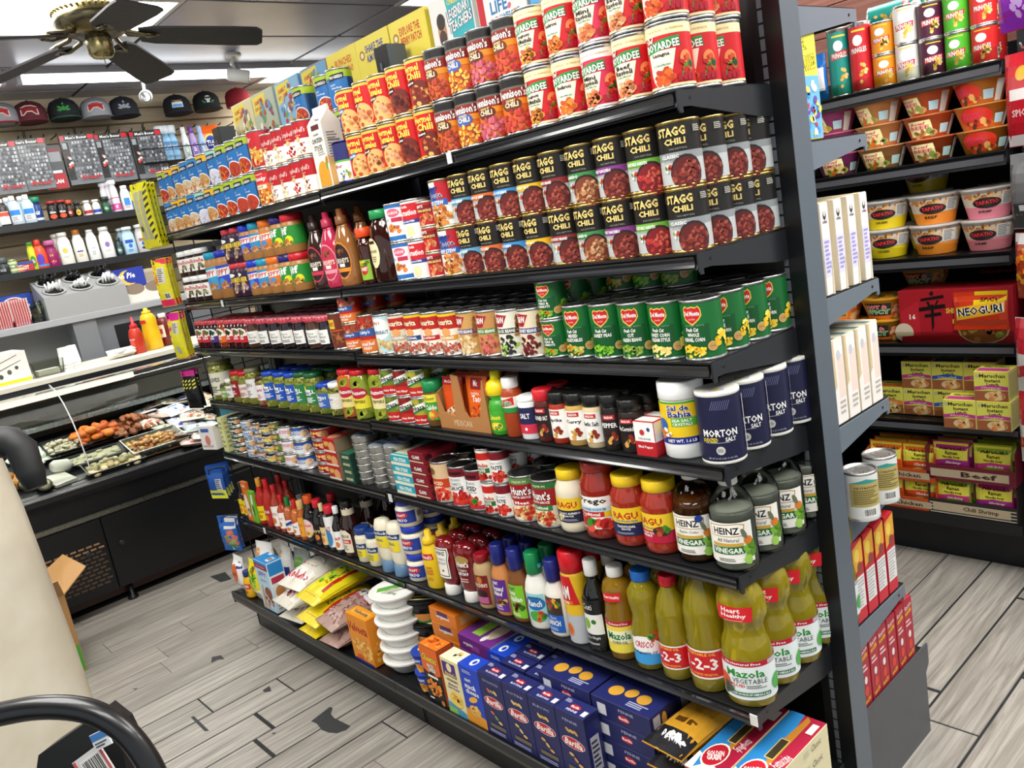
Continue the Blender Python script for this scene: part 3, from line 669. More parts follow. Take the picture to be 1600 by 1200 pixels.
can('milk', 'red and white evaporated milk tin', .0365, .098, 0xf4f2ec, [R(-3.2,.45,3.2,.95,0xc8202c), T('Nestle',-.1,.87,.08,.6,WHT), T('Carnation',0,.7,.17,1.6,WHT,'bi'), R(-3.2,.40,3.2,.50,0x24408c), T('Evaporated Milk',0,.45,.07,1.2,WHT), E(.1,.18,.35,.16,0xf0dca8)], rim=0xd8d8d6)
can('condensed', 'white and blue condensed milk tin', .0365, .098, 0xf2f3f4, [R(-3.2,.0,3.2,.12,0x2a6fb8), R(-3.2,.92,3.2,1,0x2a6fb8), E(.2,.78,.5,.12,0xe05a78), R(.0,.52,.8,.64,0xc0304a), S(14,.1,.3,.45,.14,.17,[0xd8843c,0xe0a050,0xc05a3a],4), T('LA LECHE',.2,.78,.08,.8,WHT), T('leche',-.4,.6,.09,.5,0x24408c,'i')], rim=0xd8d8d6)
can('vienna', 'small red sausage tin', .027, .061, 0xb81f26, [R(-.8,.55,1.4,.9,0x7a141a), T('LIBBY\'S',-.2,.86,.13,.9,WHT), T('VIENNA SAUSAGE',.2,.66,.12,1.5,0xf4d880), S(16,.2,.28,.7,.22,.2,[0xd07a48,0xe09a68,0xb85a34],3)], rim=0xd8d0b0)
can('vienna_y', 'small red and yellow sausage tin', .027, .061, 0xb0241e, [R(-.8,.5,1.4,.86,0xe0a02c), T('VIENNA SAUSAGE',.2,.68,.14,1.5,0x7a141a), S(16,.2,.25,.7,.2,.2,[0xd07a48,0xe09a68,0xb85a34],3)], rim=0xd8d0b0)
DMG = 0x12662c
def delm(key, desc, lines, food, r=.0375, h=.112, bg=DMG):
    ops = [R(-.92,.12,.75,.62,0x0e5224), P([(-.5,.92),(-.38,.96),(-.2,.93),(0,.95),(.2,.93),(.3,.96),(.42,.90),(.45,.78),(.3,.70),(.1,.64),(-.05,.60),(-.2,.64),(-.42,.70),(-.54,.80)],0xe9c24a), P([(-.46,.90),(-.35,.94),(-.2,.91),(0,.93),(.18,.91),(.28,.94),(.38,.89),(.4,.79),(.27,.72),(.08,.66),(-.05,.63),(-.18,.66),(-.38,.72),(-.49,.80)],0xc01e24), T('Del Monte',-.05,.82,.09,.82,WHT,'b'), T('Quality',-.05,.715,.045,.35,0xf0d0c8,'i'), T('PACKED WITH',.0,.60,.03,1.0,0x7fb08a,''), T('Fresh Cut',-.12,.525,.075,.68,WHT,'bi')]
    for i, ln in enumerate(lines): ops.append(T(ln, -.08, .43-.09*i, .072, min(1.1, .125*len(ln)), WHT))
    ops += [S(46,-.15,.13,.62,.11,.1,food,4), E(.8,.2,.24,None,0xd8b070), E(.8,.2,.2,None,0xc49a58), T('NON GMO',.8,.2,.03,.25,0x6a4a20,''), S(10,1.35,.3,.35,.16,.2,food,9), R(2.4,0,3.2,1,0xc8ccc8)]
    can(key, desc, r, h, bg, ops, rim=0xc6c6c4, lid=0x8f8f8d)
delm('dm_mixed', 'green tin of mixed vegetables', ['MIXED','VEGETABLES'], [0x9ab83c,0xe0b03a,0xd8862c,0xc8d080]); delm('dm_peas', 'green tin of sweet peas', ['SWEET PEAS'], [0x7fc02a,0x5ea01e,0x93cc40]); delm('dm_beans', 'green tin of cut green beans', ['CUT','GREEN BEANS'], [0x8aa83a,0x6f8f2c,0xa3ba58]); delm('dm_cream', 'green tin of creamed corn', ['SWEET CORN','CREAM STYLE'], [0xf0dc80,0xe8cc60,0xf4e6a0]); delm('dm_corn', 'green tin of whole kernel corn', ['WHOLE','KERNEL CORN'], [0xf4cc2c,0xe8b41e,0xf8dc60]); delm('dm_small', 'small green tin of peas and carrots', ['PEAS &','CARROTS'], [0x6fae2c,0xe07a1c,0x8fc040], .0335, .083)
def rosa(key, desc, w1, col, top=0xe8c21e, bg=0xf0e8dc):
    can(key, desc, .0372, .112, bg, [R(-3.2,.62,3.2,.94,0xb8241c), R(-3.2,.94,3.2,1,top), T('Rosarita',-.05,.80,.15,1.5,0xf4e6c0,'b',0x7a1410), R(-.9,.34,.9,.46,col), T(w1,0,.40,.07,1.2,WHT), E(.1,.55,.35,.1,0xe0a060), S(50,.1,.15,.85,.15,.13,[0xb0705a,0x9a5a48,0xc08a70,0xc03a2a],6)], rim=0xd2d2d0)
rosa('rosa_org', 'beige tin of organic refried beans', 'ORGANIC REFRIED BEANS', 0xb8a890, 0xd8cdb8, 0xd8cdb4); rosa('rosa_trad', 'red and cream refried bean tin with blue band', 'TRADITIONAL', 0x24407c); rosa('rosa_jal', 'red and cream refried bean tin with red band', 'JALAPENO', 0xb8201c); rosa('rosa_veg', 'red and cream refried bean tin with yellow band', 'VEGETARIAN', 0xd8962a)
def sw(key, desc, w1, bg, band, food):
    can(key, desc, .0365, .110, bg, [P([(-.9,.66),(-.1,.66),(.3,.92),(-.6,.97)],0xa01f2c), T('S&W',-.3,.82,.15,.75,WHT,'b'), R(-.9,.5,1.0,.62,band), T(w1,.0,.56,.08,1.4,WHT), S(44,0,.24,.75,.22,.14,food,5), S(8,.9,.6,.3,.3,.2,[0xa06a3a,0x8a5a30,0xb07c48],7)], rim=0xd2d2d0)
sw('sw_white', 'tan tin of white beans', 'WHITE BEANS', 0xc89a58, 0x4a3a78, [0xe8cfa0,0xd8b880,0xf0dcb8]); sw('sw_pinto', 'tan tin of pinto beans', 'PINTO BEANS', 0xc08a50, 0x3a7a3a, [0xc85a50,0xd87468,0xa84840]); sw('sw_black', 'green and white tin of black beans', 'BLACK BEANS', 0xdfe0d0, 0x2a2a2a, [0x1c1a1c,0x2c282a,0x3a3436,0x8fc040]); sw('sw_kidney', 'cream tin of kidney beans', 'KIDNEY BEANS', 0xe0d2b4, 0x3a3a80, [0x6a1e22,0x7c282a,0x541418])
def corned(key, desc, cyl=True):
    can(key, desc, .0372, .112 if cyl else .078, 0xb8261c, [R(-3.2,.0,3.2,.35,0xe0782c), S(40,.0,.75,1.0,.2,.16,[0x9a4a30,0xb8704a,0x7a3020,0xd8a070],5), R(-.7,.46,.8,.66,0x2a5aa0), T('Libby\'s',0,.56,.12,.9,WHT,'bi'), T('Corned Beef',0,.24,.12,1.3,WHT,'b'), T('HASH',0,.11,.09,.7,WHT)], rim=0xd2c8b0)
corned('hash', 'tall red corned beef hash tin'); corned('corned', 'short red corned beef tin', False)
can('kraut', 'pale blue sauerkraut tin', .0372, .112, 0xb8d8dc, [E(0,.66,1.0,.3,0xe8f2ee), T('Libby\'s',-.2,.82,.12,.9,0xc0302c,'bi'), T('SAUERKRAUT',0,.56,.11,1.6,0x1e4a7a), S(40,.1,.2,.75,.18,.16,[0xe8d8a8,0xd8c088,0xc8a868],4)])
can('bakedbeans', 'brown baked bean tin', .0372, .112, 0x6a2c1a, [R(-.7,.58,.2,.86,0xe8b82c), T('BUSH\'S',-.25,.72,.14,.8,0x6a1a10), S(50,0,.25,.9,.22,.14,[0x8a4a28,0xa8683a,0x6a3018],4), R(-3.2,.5,3.2,.54,0xc8502a)])
def embasa(key, desc, food):
    can(key, desc, .0335, .077, food, [S(24,0,.7,1.0,.28,.2,[food, 0x8a9a3a if food != 0x8e1c1c else 0xa82a24, 0x5a7028 if food != 0x8e1c1c else 0x701414],3), R(-3.2,0,3.2,.36,0xc0241c), P([(-1.1,.36),(1.0,.70),(1.0,.92),(-1.1,.60)],WHT), P([(-1.1,.30),(1.0,.64),(1.0,.71),(-1.1,.37)],0x1f7a3a), T('Embasa',-.05,.65,.2,1.5,0x161616,'b',None,.16), T('Nacho Rings',.1,.15,.12,1.2,WHT)])
embasa('emb_green', 'small chile tin with green slices', 0x6f8030); embasa('emb_red', 'small dark red chile tin', 0x8e1c1c); embasa('emb_yel', 'small tin of yellow chiles', 0xa8a434)
def tuna(key, desc, bg, c2, txt, tcol, r=.0425, h=.037, food=(0xe0b080,0xc08050)):
    can(key, desc, r, h, bg, [R(-3.2,0,3.2,.4,c2), T(txt,-.1,.62,.34,1.2,tcol), E(.8,.5,.4,.36,food[0]), S(8,.8,.45,.3,.25,.14,list(food),2), T('IN WATER',-.2,.2,.18,.9,WHT)], rim=0xd0d0ce, name='tuna_tin', n=20, lab=(.1,.9))
tuna('tuna_green', 'flat tuna tin with dark green label', 0x24503a, 0x1a3a2a, 'TUNA', WHT); tuna('tuna_white', 'flat white and pale blue tuna tin', 0xdfe6ee, 0x6a94c0, 'TUNA', 0x2a4a80); tuna('tuna_star', 'flat black and yellow tuna tin', 0x18181a, 0xe8c81e, 'StarKist', WHT); tuna('chick_white', 'white tin of chicken breast', 0xeeece8, 0xe4dcdc, 'CHICKEN', 0xc05078, .0425, .05); tuna('chick_blue', 'blue tin of chunk chicken', 0x2456a8, 0xdfe4ec, 'CHICKEN', WHT, .0425, .052, (0xe8d0b0,0xd0a880)); tuna('ham_red', 'flat red ham tin', 0xb0181c, 0x8a1014, 'HAM', 0xf0d860, .052, .04)
tuna('tuna_small', 'small flat blue and brown meat tin', 0x8a6a4a, 0x4a6aa0, 'SPREAD', WHT, .033, .036); tuna('tuna_small2', 'small flat brown and green meat tin', 0x7a6a48, 0x5a4a30, 'DEVILED', 0xf0c840, .033, .04, (0x4a8a2a,0xe0a02c))
def tomato(key, desc, r, h, bg, ops, lid=0x55524f): can(key, desc, r, h, bg, ops, rim=0xb9b9b7, lid=lid)
TOMS = [0xc8241c,0xd83a2a,0xa81a14,0xe05a40]
tomato('crushed', 'cream and red crushed tomato tin', .041, .117, 0xd8b890, [R(-3.2,.35,3.2,.6,0xc0401c), T('DICED',0,.48,.1,1.0,0xf4e0c0), E(-.3,.8,.3,.1,0x7a5a20), E(.1,.2,.8,.2,0xe0c8a8), S(36,.1,.18,.7,.16,.16,TOMS,3)])
tomato('ks_sauce', 'white and dark red organic tomato sauce tin', .0375, .112, 0xf0efec, [R(-3.2,.78,3.2,1,0x7a1422), R(-.5,.84,.6,.92,0x2a0a10), T('ORGANIC',0,.70,.08,.95,0x2a6a50,''), T('TOMATO',0,.58,.09,.9,0x1c1c1c,''), T('SAUCE',0,.46,.12,1.15,0x1c1c1c), R(-3.2,0,3.2,.1,0xc02a40), S(30,.1,.2,.8,.16,.2,TOMS,5)])
tomato('ks_diced', 'white and dark red organic diced tomato tin', .0375, .112, 0xf0efec, [R(-3.2,.78,3.2,1,0x7a1422), R(-.5,.84,.6,.92,0x2a0a10), T('ORGANIC',0,.70,.08,.95,0x2a6a50,''), T('DICED',-.1,.56,.13,1.2,0x1c1c1c), T('TOMATOES',0,.45,.05,.9,0x4a4a48,''), R(-3.2,0,3.2,.1,0xc02a40), S(30,-.1,.2,.7,.16,.2,TOMS,6), S(6,.1,.24,.2,.1,.18,[0x3a8a2a],2)])
tomato('paste', 'small white and dark red tomato paste tin', .027, .088, 0xf0efec, [R(-3.2,.75,3.2,1,0x7a1422), T('ORGANIC TOMATO',0,.64,.06,1.3,0x2a6a50,''), T('PASTE',0,.5,.13,1.2,0x1c1c1c), S(22,.1,.2,.8,.16,.24,TOMS,5)])
tomato('contadina', 'small white and red tomato paste tin', .027, .088, 0xeee6dc, [R(-3.2,.68,3.2,.92,0xc0241c), T('Contadina',0,.5,.15,1.6,0xb01a18,'b'), R(-.8,.24,.9,.4,0x2a6a30), T('PASTE',0,.32,.1,1.0,WHT), S(16,.1,.1,.8,.08,.24,TOMS,5)])
def hunts(key, desc, top, tx, col):
    tomato(key, desc, .0425, .119, 0xe8dcc8, [R(-3.2,.46,3.2,.92,0x9a1620), R(-3.2,.86,3.2,1,top), T('PREMIUM',0,.92,.05,.9,0xf0e4c0,''), T('Hunt\'s',0,.70,.2,1.35,WHT,'b',0x4a0810), T('PASTA SAUCE',0,.55,.06,1.2,WHT), R(-.6,.36,.7,.48,col), T(tx,0,.42,.07,.9,WHT), S(50,0,.18,.85,.16,.14,[0xc84a2a,0xe0a060,0xb02a1c,0xf0d090],7)])
hunts('hunts_meat', 'dark red pasta sauce tin with green strip', 0x5a8a4a, 'Meat', 0xb02024); hunts('hunts_trad', 'dark red pasta sauce tin with green centre', 0x2a6a34, 'Traditional', 0x2a7a3a)
def pringles(key, desc, col, h=.225, r=.0375, cap=0xf2f2f0, sub=True):
    """snack canister; the printed face of the mascot is left out"""
    can(key, desc, r, h, col, [P([(-.7,.56),(.8,.60),(.85,.71),(-.75,.67)] if h > .15 else [(-.7,.34),(.8,.40),(.85,.57),(-.75,.51)],0xd02a30), T('PRINGLES',.05,.63 if h > .15 else .45,.085 if h > .15 else .15,1.35,WHT,'b',0x8a1014,.04), R(-.5,.92,.7,.95,0xf0d040), E(0,.78 if h > .15 else .72,.42,.085 if h > .15 else .13,0xf4f2ee), S(7,.2,.28 if h > .15 else .3,.42,.16,.2,[0xe8c060,0xd8a840,0xf0d488],3), B(1.3,.05,1.7,.35)], rim=cap, lid=cap, name='snack_canister', cat='crisps', lab=(.015,.95))
pringles('pr_ranch', 'tall teal snack canister', 0x168a80); pringles('pr_red', 'tall red snack canister', 0xc8202c); pringles('pr_or', 'short orange snack canister', 0xe8901c, .103); pringles('pr_wh', 'short white snack canister', 0xe6e2de, .118); pringles('pr_pur', 'short dark purple snack canister', 0x4e1836, .112); pringles('pr_gr', 'short green snack canister', 0x4cae2c, .112); pringles('pr_rd', 'short red snack canister', 0xd42a2a, .112)

# ------------------------------------------------------------------ jars, bottles
def jar(key, desc, r, h, col, cap, labels=(), sx=1, sy=1, mat='plastic', neck=.8, caph=.018, n=20, name='jar', inner=None, shoulder=.12, foot=.0):
    zt = h-caph; rn = r*neck
    prof = [(r*.9,0),(r,.004),(r,zt-h*shoulder),(r*.96,zt-h*shoulder*.55),(rn,zt-.004),(rn,zt+.001)]
    bottle(key, desc, prof, col, (capp(rn*1.06, zt, h), cap), labels, sx, sy, name, 'jar', mat, n, inner, capn='lid')
def nut(key): jar(key, 'hazelnut spread jar with white lid', .034, .098, 0x2e1a14, 0xf0efec, [(.018,.068,.034,[R(-1.2,0,1.2,1,0xf2efe8), T('nutella',-.05,.74,.3,1.6,0xc0282c,'b'), S(8,.2,.28,.5,.2,.2,[0x7a4a28,0xe8dcc8,0x4a2a18,0x7aa040],3)])], sx=1.15, sy=.85, caph=.02, neck=.86)
nut('nutella')
def pb(key, desc, cap, lab, big=False, brand='SKIPPY'):
    r, h = (.046, .172) if big else (.037, .118)
    jar(key, desc, r, h, 0xb07a44, cap, [(h*.22,h*.70,r,[R(-3.2,0,3.2,1,lab), P([(-.9,.5),(.9,.58),(.9,.9),(-.9,.84)],WHT if brand == 'SKIPPY' else lab), T(brand,0,.70,.26 if brand == 'SKIPPY' else .55,1.5 if brand == 'SKIPPY' else 1.1,0xc0202c if brand == 'SKIPPY' else WHT,'bi' if brand == 'SKIPPY' else 'b',None,.06 if brand == 'SKIPPY' else 0), E(.5 if brand == 'jif' else .0,.25,.38,None,0x3a8ad0 if brand == 'SKIPPY' else 0xd8e020), S(10,.1,.14,.6,.12,.17,[0xc07838,0xa86028,0xd89a5a],2)])], neck=.9, caph=.022 if not big else .024)
pb('skip_big_teal', 'large peanut butter jar with teal lid', 0x1a94b8, 0x3aa0c8, True); pb('skip_big_blue', 'large peanut butter jar with dark blue lid', 0x1c2ea8, 0x2a4ac0, True)
pb('skip_blue', 'peanut butter jar with blue lid', 0x1a3ac0, 0x2a4ac0); pb('skip_teal', 'peanut butter jar with teal lid', 0x1a94b8, 0x2a90c0); pb('skip_or', 'peanut butter jar with orange lid', 0xe8701c, 0xe87a28); pb('jif_dk', 'green label peanut butter jar with navy lid', 0x28206a, 0x2a8a34, False, 'jif'); pb('jif_red', 'green label peanut butter jar with red lid', 0xc81c2c, 0x2a8a34, False, 'jif')
jar('goober', 'striped purple and tan spread jar', .035, .118, 0x3a1e34, 0xc83a48, [(.02,.088,.035,[R(-3.2,0,3.2,1,0x2c1a38), T('GOOBER',0,.6,.26,1.6,0xf4d81e,'bi',0x5a1a5a), E(-.3,.85,.6,.1,WHT), S(8,.2,.2,.5,.16,.3,[0xd8b080,0xf0e4d0,0x6a2a6a],3)])], neck=.88)
def syr(key, desc, col, dark, band):
    bottle(key, desc, [(.033,0),(.0365,.006),(.037,.04),(.036,.10),(.030,.135),(.020,.16),(.0165,.168),(.0165,.173)], col, ([(.017,.173),(.0175,.176),(.0165,.196),(.010,.199),(.0095,.216),(.006,.217)], dark), [(.022,.128,.0368,[E(0,.5,.85,.5,band), E(0,.5,.78,.46,dark), E(0,.5,.74,.435,0x2a1512 if dark != 0xb02848 else 0xc0304a), T('HERSHEY\'S',0,.5,.13,1.3,0xe6dccc), R(-.28,.33,.28,.42,0xe8e4dc), R(-.6,.2,.7,.3,band), S(5,.0,.76,.3,.1,.17,[0x8a5a3a,0x6a3a22],2)])], sx=1.06, sy=.8, name='syrup_bottle', mat='syrup')
syr('syr_choc', 'dark brown chocolate syrup bottle', 0x3a2420, 0x2a1a17, 0xc8324a); syr('syr_straw', 'pink strawberry syrup bottle', 0xc03050, 0xb02848, 0xe890a0); syr('syr_car', 'tan caramel syrup bottle', 0x9a6434, 0x7a4a24, 0xe0882a)
bottle('honey_s', 'small dark honey bottle with orange cap', [(.024,0),(.027,.004),(.027,.05),(.022,.075),(.026,.10),(.020,.118),(.017,.122),(.017,.128)], 0x3a120a, (capp(.0235,.126,.152), 0xe04a1c), [(.012,.066,.027,[R(-.85,0,.85,1,0x8ab83a), E(0,.55,.5,.3,0xc02a1c), T('HONEY',0,.55,.2,.9,WHT), S(6,0,.85,.5,.12,.3,[0xe8c030,0x3a7a2a],2)])], name='honey_bottle', mat='syrup')
bottle('honey_b', 'large dark honey bottle with green cap', [(.045,0),(.049,.006),(.047,.10),(.040,.14),(.034,.155),(.030,.162),(.030,.168)], 0x2e100a, (capp(.031,.166,.190), 0x1a8a4a), [(.04,.12,.0485,[E(-.35,.5,.5,.5,0xe6dcae), T('RAW HONEY',-.35,.55,.1,.7,0x4a3a20), R(-.65,.8,-.1,.9,0x3a1418), L(-.6,.2,0,.4,3,0x8a7a50)])], sx=1.05, sy=.8, name='honey_bottle', mat='syrup')
def jam(key, desc, fruit, lab):
    jar(key, desc, .029, .106, fruit, 0xc84a54, [(.022,.070,.029,[R(-3.2,0,3.2,1,lab), E(0,.78,.95,.35,0xf2eee6), R(-3.2,.5,3.2,.72,0xf2eee6), S(8,0,.76,.5,.16,.3,[lab,0x4a8a3a],3), T('JAM',0,.3,.22,.9,WHT)])], mat='syrup', neck=.86, caph=.016)
jam('jam_red', 'strawberry jam jar with red label', 0x3a0a0e, 0xc01e2c); jam('jam_pur', 'grape jelly jar with purple label', 0x1e0a1e, 0x4a2a7a); jam('jam_or', 'marmalade jar with orange label', 0x8a3a10, 0xe0641c)
def gingham(key, desc, fruit):
    bottle(key, desc, [(.030,0),(.035,.006),(.036,.03),(.035,.075),(.032,.084),(.032,.088)], fruit, ([(.0345,.086),(.036,.088),(.036,.100),(.033,.103)], 0xd8808a), [(.018,.062,.0358,[R(-.8,0,.8,1,0xf2f0ea), T('Bonne',-.1,.76,.22,.8,0x222222,'i'), T('Maman',.1,.52,.22,.9,0x222222,'i'), L(-.5,.1,.6,.32,2,0x555555)]), (.087,.101,.0362,[R(-3.2+.36*i,.0,-3.02+.36*i,1,0xc02a38) for i in range(18)]+[R(-3.2,.4,3.2,.7,0xd0485a)])], name='jam_jar', cat='jar', mat='syrup', capn='lid')
gingham('bm_dark', 'square shouldered dark jam jar with gingham lid', 0x1c0c18); gingham('bm_choc', 'brown spread jar with gingham lid', 0x4a2a18)
def olive(key, desc, r, h, cap, lab, txt, fruit=0x7c7a2e, tcol=WHT, lz=(.2,.72), extra=()):
    jar(key, desc, r, h, fruit, cap, [(h*lz[0],h*lz[1],r,[R(-3.2,0,3.2,1,lab), T(txt,0,.68,.2,1.3,tcol,'b'), L(-.7,.1,.7,.4,4,tcol)]+list(extra)), (.004,h*.2,r-.0003,[S(26,0,.5,2.2,.4,.2,[0x8f9038,0x6c6e26,0xa5a64a],3)]), (h*.74,h*.84,r-.001,[S(26,0,.5,2.2,.4,.2,[0x8f9038,0x6c6e26,0xa5a64a],5)])], neck=.86, caph=.016, mat='syrup')
olive('ol_big', 'large olive jar with cream label', .05, .155, 0x6a6a3a, 0xdedac4, 'OLIVES', 0x8a8a44, 0x2a2a24, (.14,.72)); olive('ol_small', 'short jar of green relish', .026, .068, 0x3a3a2a, 0x7aa048, 'CAPERS', 0x55602a); olive('ol_white', 'small dark jar with white label', .03, .09, 0xe8e8e6, 0xe6e6e2, 'OLIVES', 0x3a2a20, 0x3a3a3a); olive('ol_star', 'olive jar with red lid and red label', .031, .122, 0xc01c24, 0x8a1418, 'STAR'); olive('ol_red2', 'olive jar with red lid and white label', .031, .122, 0xc01c24, 0xe0d8d0, 'OLIVES', 0x7c7a2e, 0xa01a20, (.2,.62)); olive('ol_grey', 'tall olive jar with dull green lid', .033, .136, 0x7a7a5a, 0xe4e2de, 'GREEN', 0x7c7a2e, 0x6a6a6a)
olive('ol_pearl', 'olive pouch jar with red and white label', .028, .11, 0x3a2a2a, 0xe8e4e4, 'Pearls', 0x9a3a3a, 0xc02a3a)
def pickle(key, desc, cap, lab, tx, h=.128, r=.035, fruit=0x7c8a2a):
    olive(key, desc, r, h, cap, lab, tx, fruit, WHT, (.22,.70), [E(-.6,.85,.35,.16,0xe8e020), R(-.9,.5,.2,.8,0xf0f0ea), T('Vlasic',-.35,.64,.2,1.0,0x1c3a8a,'bi')])
pickle('vl_blue', 'pickle jar with blue lid and blue label', 0x1c48b8, 0x1c50b0, 'DILL'); pickle('vl_green', 'pickle jar with green lid and green label', 0x1c5a34, 0x2a7a44, 'DILL', .132); pickle('vl_short', 'short relish jar with blue lid', 0x1c48b8, 0x3a62b0, 'RELISH', .10, .037, 0x6a7a26); pickle('vl_white', 'short relish jar with white lid', 0xf0f0ee, 0xdcd8c8, 'RELISH', .105, .037, 0x6a7026)
def mezz(key, desc, fruit, lab):
    jar(key, desc, .037, .15, fruit, 0xc81e28, [(.034,.100,.037,[P([(-1.0,0),(1.0,0),(1.0,.5),(.7,.62),(-.7,.62),(-1.0,.5)],lab), E(0,.72,.85,.26,0xb81e34), T('Mezzetta',0,.74,.18,1.4,WHT,'bi'), T('PEPPERS',0,.32,.14,1.1,0x5a4a1a)]), (.004,.034,.0366,[S(30,0,.5,2.2,.45,.3,[fruit,0xa8b03a,0x88942a],3)]), (.102,.120,.0366,[S(30,0,.5,2.2,.45,.3,[fruit,0xa8b03a,0x88942a],3)])], neck=.84, caph=.016, mat='syrup')
mezz('mz_carrot', 'jar of orange pickled carrots with red lid', 0xc8601c, 0xe8d888); mezz('mz_green', 'jar of green peppers with yellow label', 0x8a9a2c, 0xe8d83a); mezz('mz_green2', 'jar of green peppers with cream label', 0x8a9a2c, 0xe8dca0)
jar('bouillon', 'seasoning jar with green cap and green label', .03, .125, 0x6a4a1c, 0x168048, [(.02,.09,.03,[R(-3.2,0,3.2,1,0x3f9a34), R(-3.2,.7,3.2,1,0xe8d83a), T('Knorr',0,.84,.14,1.0,0x14603a), T('Caldo',0,.5,.2,1.2,WHT), S(8,0,.2,.6,.14,.25,[0xe8c040,0xd87030],2)])], neck=.95, caph=.03)
bottle('lemon', 'yellow and green lemon juice squeeze bottle', [(.026,0),(.029,.005),(.029,.07),(.024,.085),(.019,.088),(.027,.100),(.029,.115),(.024,.130),(.014,.137)], [0x3a9a2a]*5+[0xe8cf1e]*4, ([(.0125,.137),(.013,.139),(.012,.156),(.008,.158)], 0xe8dc1e), [(.012,.062,.029,[R(-3.2,0,3.2,1,0x49a832), T('Limon',0,.7,.26,1.2,0xf4e63a,'bi'), E(.1,.26,.6,.2,0xe8c81e), S(5,.1,.26,.3,.12,.25,[0xf4e87a,0x2a7a1e],2)])])
bottle('tajin', 'chili seasoning bottle with white cap', [(.024,0),(.0265,.004),(.0265,.105),(.020,.118),(.018,.120)], 0xa0401c, ([(.019,.118),(.02,.12),(.02,.142),(.017,.144)], 0xeeeeea), [(.062,.100,.0265,[R(-3.2,0,3.2,1,0xe8e4d8), R(-3.2,.0,3.2,.32,0x2a8a3a), P([(-.9,.3),(.9,.5),(.9,1),(-.9,.7)],0xd02a20), T('Tajin',0,.6,.42,1.3,0x1c7a38,'bi',WHT)])])
bottle('salt_pack', 'white and navy salt shaker can', [(.029,0),(.0305,.003),(.0305,.088),(.030,.090)], 0xeeeeec, ([(.0295,.09),(.0305,.091),(.0305,.1),(.026,.102)], 0xf4f4f2), [(.006,.086,.0305,[R(-3.2,.4,3.2,.9,0x232450), R(-3.2,.12,3.2,.4,0xd0324a), T('SALT',0,.65,.16,.9,WHT), E(0,.26,.12,None,WHT), B(1.1,.2,1.9,.7)])], name='salt_shaker', cat='shaker')
def spice(key, desc, cap, tx, col, h=.115, r=.025, top=WHT):
    bottle(key, desc, [(r*.92,0),(r,.003),(r,h*.72),(r*.9,h*.78),(r*.8,h*.8)], col, (capp(r*1.0, h*.78, h), cap), [(h*.12,h*.68,r,[R(-3.2,0,3.2,1,top), R(-.5,.8,.6,.95,0xc02a2a), T('BADIA',.05,.875,.08,.8,WHT), T(tx,0,.62,.15,1.5,0x1a1a1a if top == WHT else WHT,'b'), S(12,.1,.22,.5,.16,.2,[col,0xd8a050,0x8a2a1a],3)])], name='spice_jar', cat='spice jar')
spice('sp_salt', 'seasoned salt jar with red cap', 0xc8202c, 'SEASONED SALT', 0x5a2018, .122, .025, 0x2a1a1c); spice('sp_pap', 'paprika jar with black cap', 0x151515, 'Paprika', 0xa8321c, .118); spice('sp_cur', 'curry powder jar with black cap', 0x151515, 'Curry', 0xc8a054, .118, .027); spice('sp_gar', 'garlic salt jar with black cap', 0x151515, 'Garlic Salt', 0xd8c49a, .118, .027); spice('sp_grind', 'dark pepper grinder jar with red and black label', 0x181818, 'PEPPER', 0x1c1816, .12, .024, 0x2a2022); spice('sp_mcc', 'black topped steak seasoning grinder', 0x121212, 'McCormick', 0x2a201c, .112, .026, 0x181614)
box('pepper_tin', 'small red and white ground pepper tin', .052, .034, .072, 0xb81c26, [R(-.96,.42,.96,.98,0xf0efec), R(-.96,.0,.96,.42,0xb81c26), E(-.2,.68,.24,None,0xc02a34), T('PURE GROUND',0,.50,.06,1.2,0x222222,''), T('Black Pepper',0,.26,.1,1.4,WHT), E(.45,.78,.16,None,0x24408a)], [R(-.96,.42,.96,.98,0xf0efec)], [R(-.9,.1,.9,.9,0xf0efec)], name='pepper_tin', cat='tin')
bottle('salbahia', 'white sea salt jar with green and yellow label', [(.04,0),(.043,.004),(.044,.03),(.043,.11),(.041,.120)], 0xeef0ee, ([(.0435,.118),(.045,.12),(.045,.150),(.041,.153)], 0xf2f2f0), [(.032,.116,.0438,[R(-3.2,0,3.2,1,0xe8c41e), R(-3.2,.95,3.2,1,0x4aa03a), R(-3.2,0,3.2,.16,0x1c2c8a), P([(-.1,.42),(1.3,.42),(1.3,.62),(-.1,.62)],0x5ab03a), T('Sal de',.25,.86,.13,1.0,0x1c2a8a,'b',WHT), T('Bahia',.3,.71,.15,1.05,0x1c2a8a,'b',WHT), T('SEA SALT',.4,.56,.07,.9,WHT), T('CRYSTALS',.4,.47,.07,.9,WHT), E(-.6,.45,.3,.16,0x2a62b0), S(9,-.6,.25,.4,.1,.12,[0xe06a1c,WHT],2), T('NET WT. 1.6 LB',.3,.08,.08,1.3,WHT)])], name='salt_jar', cat='jar', capn='lid', n=24)
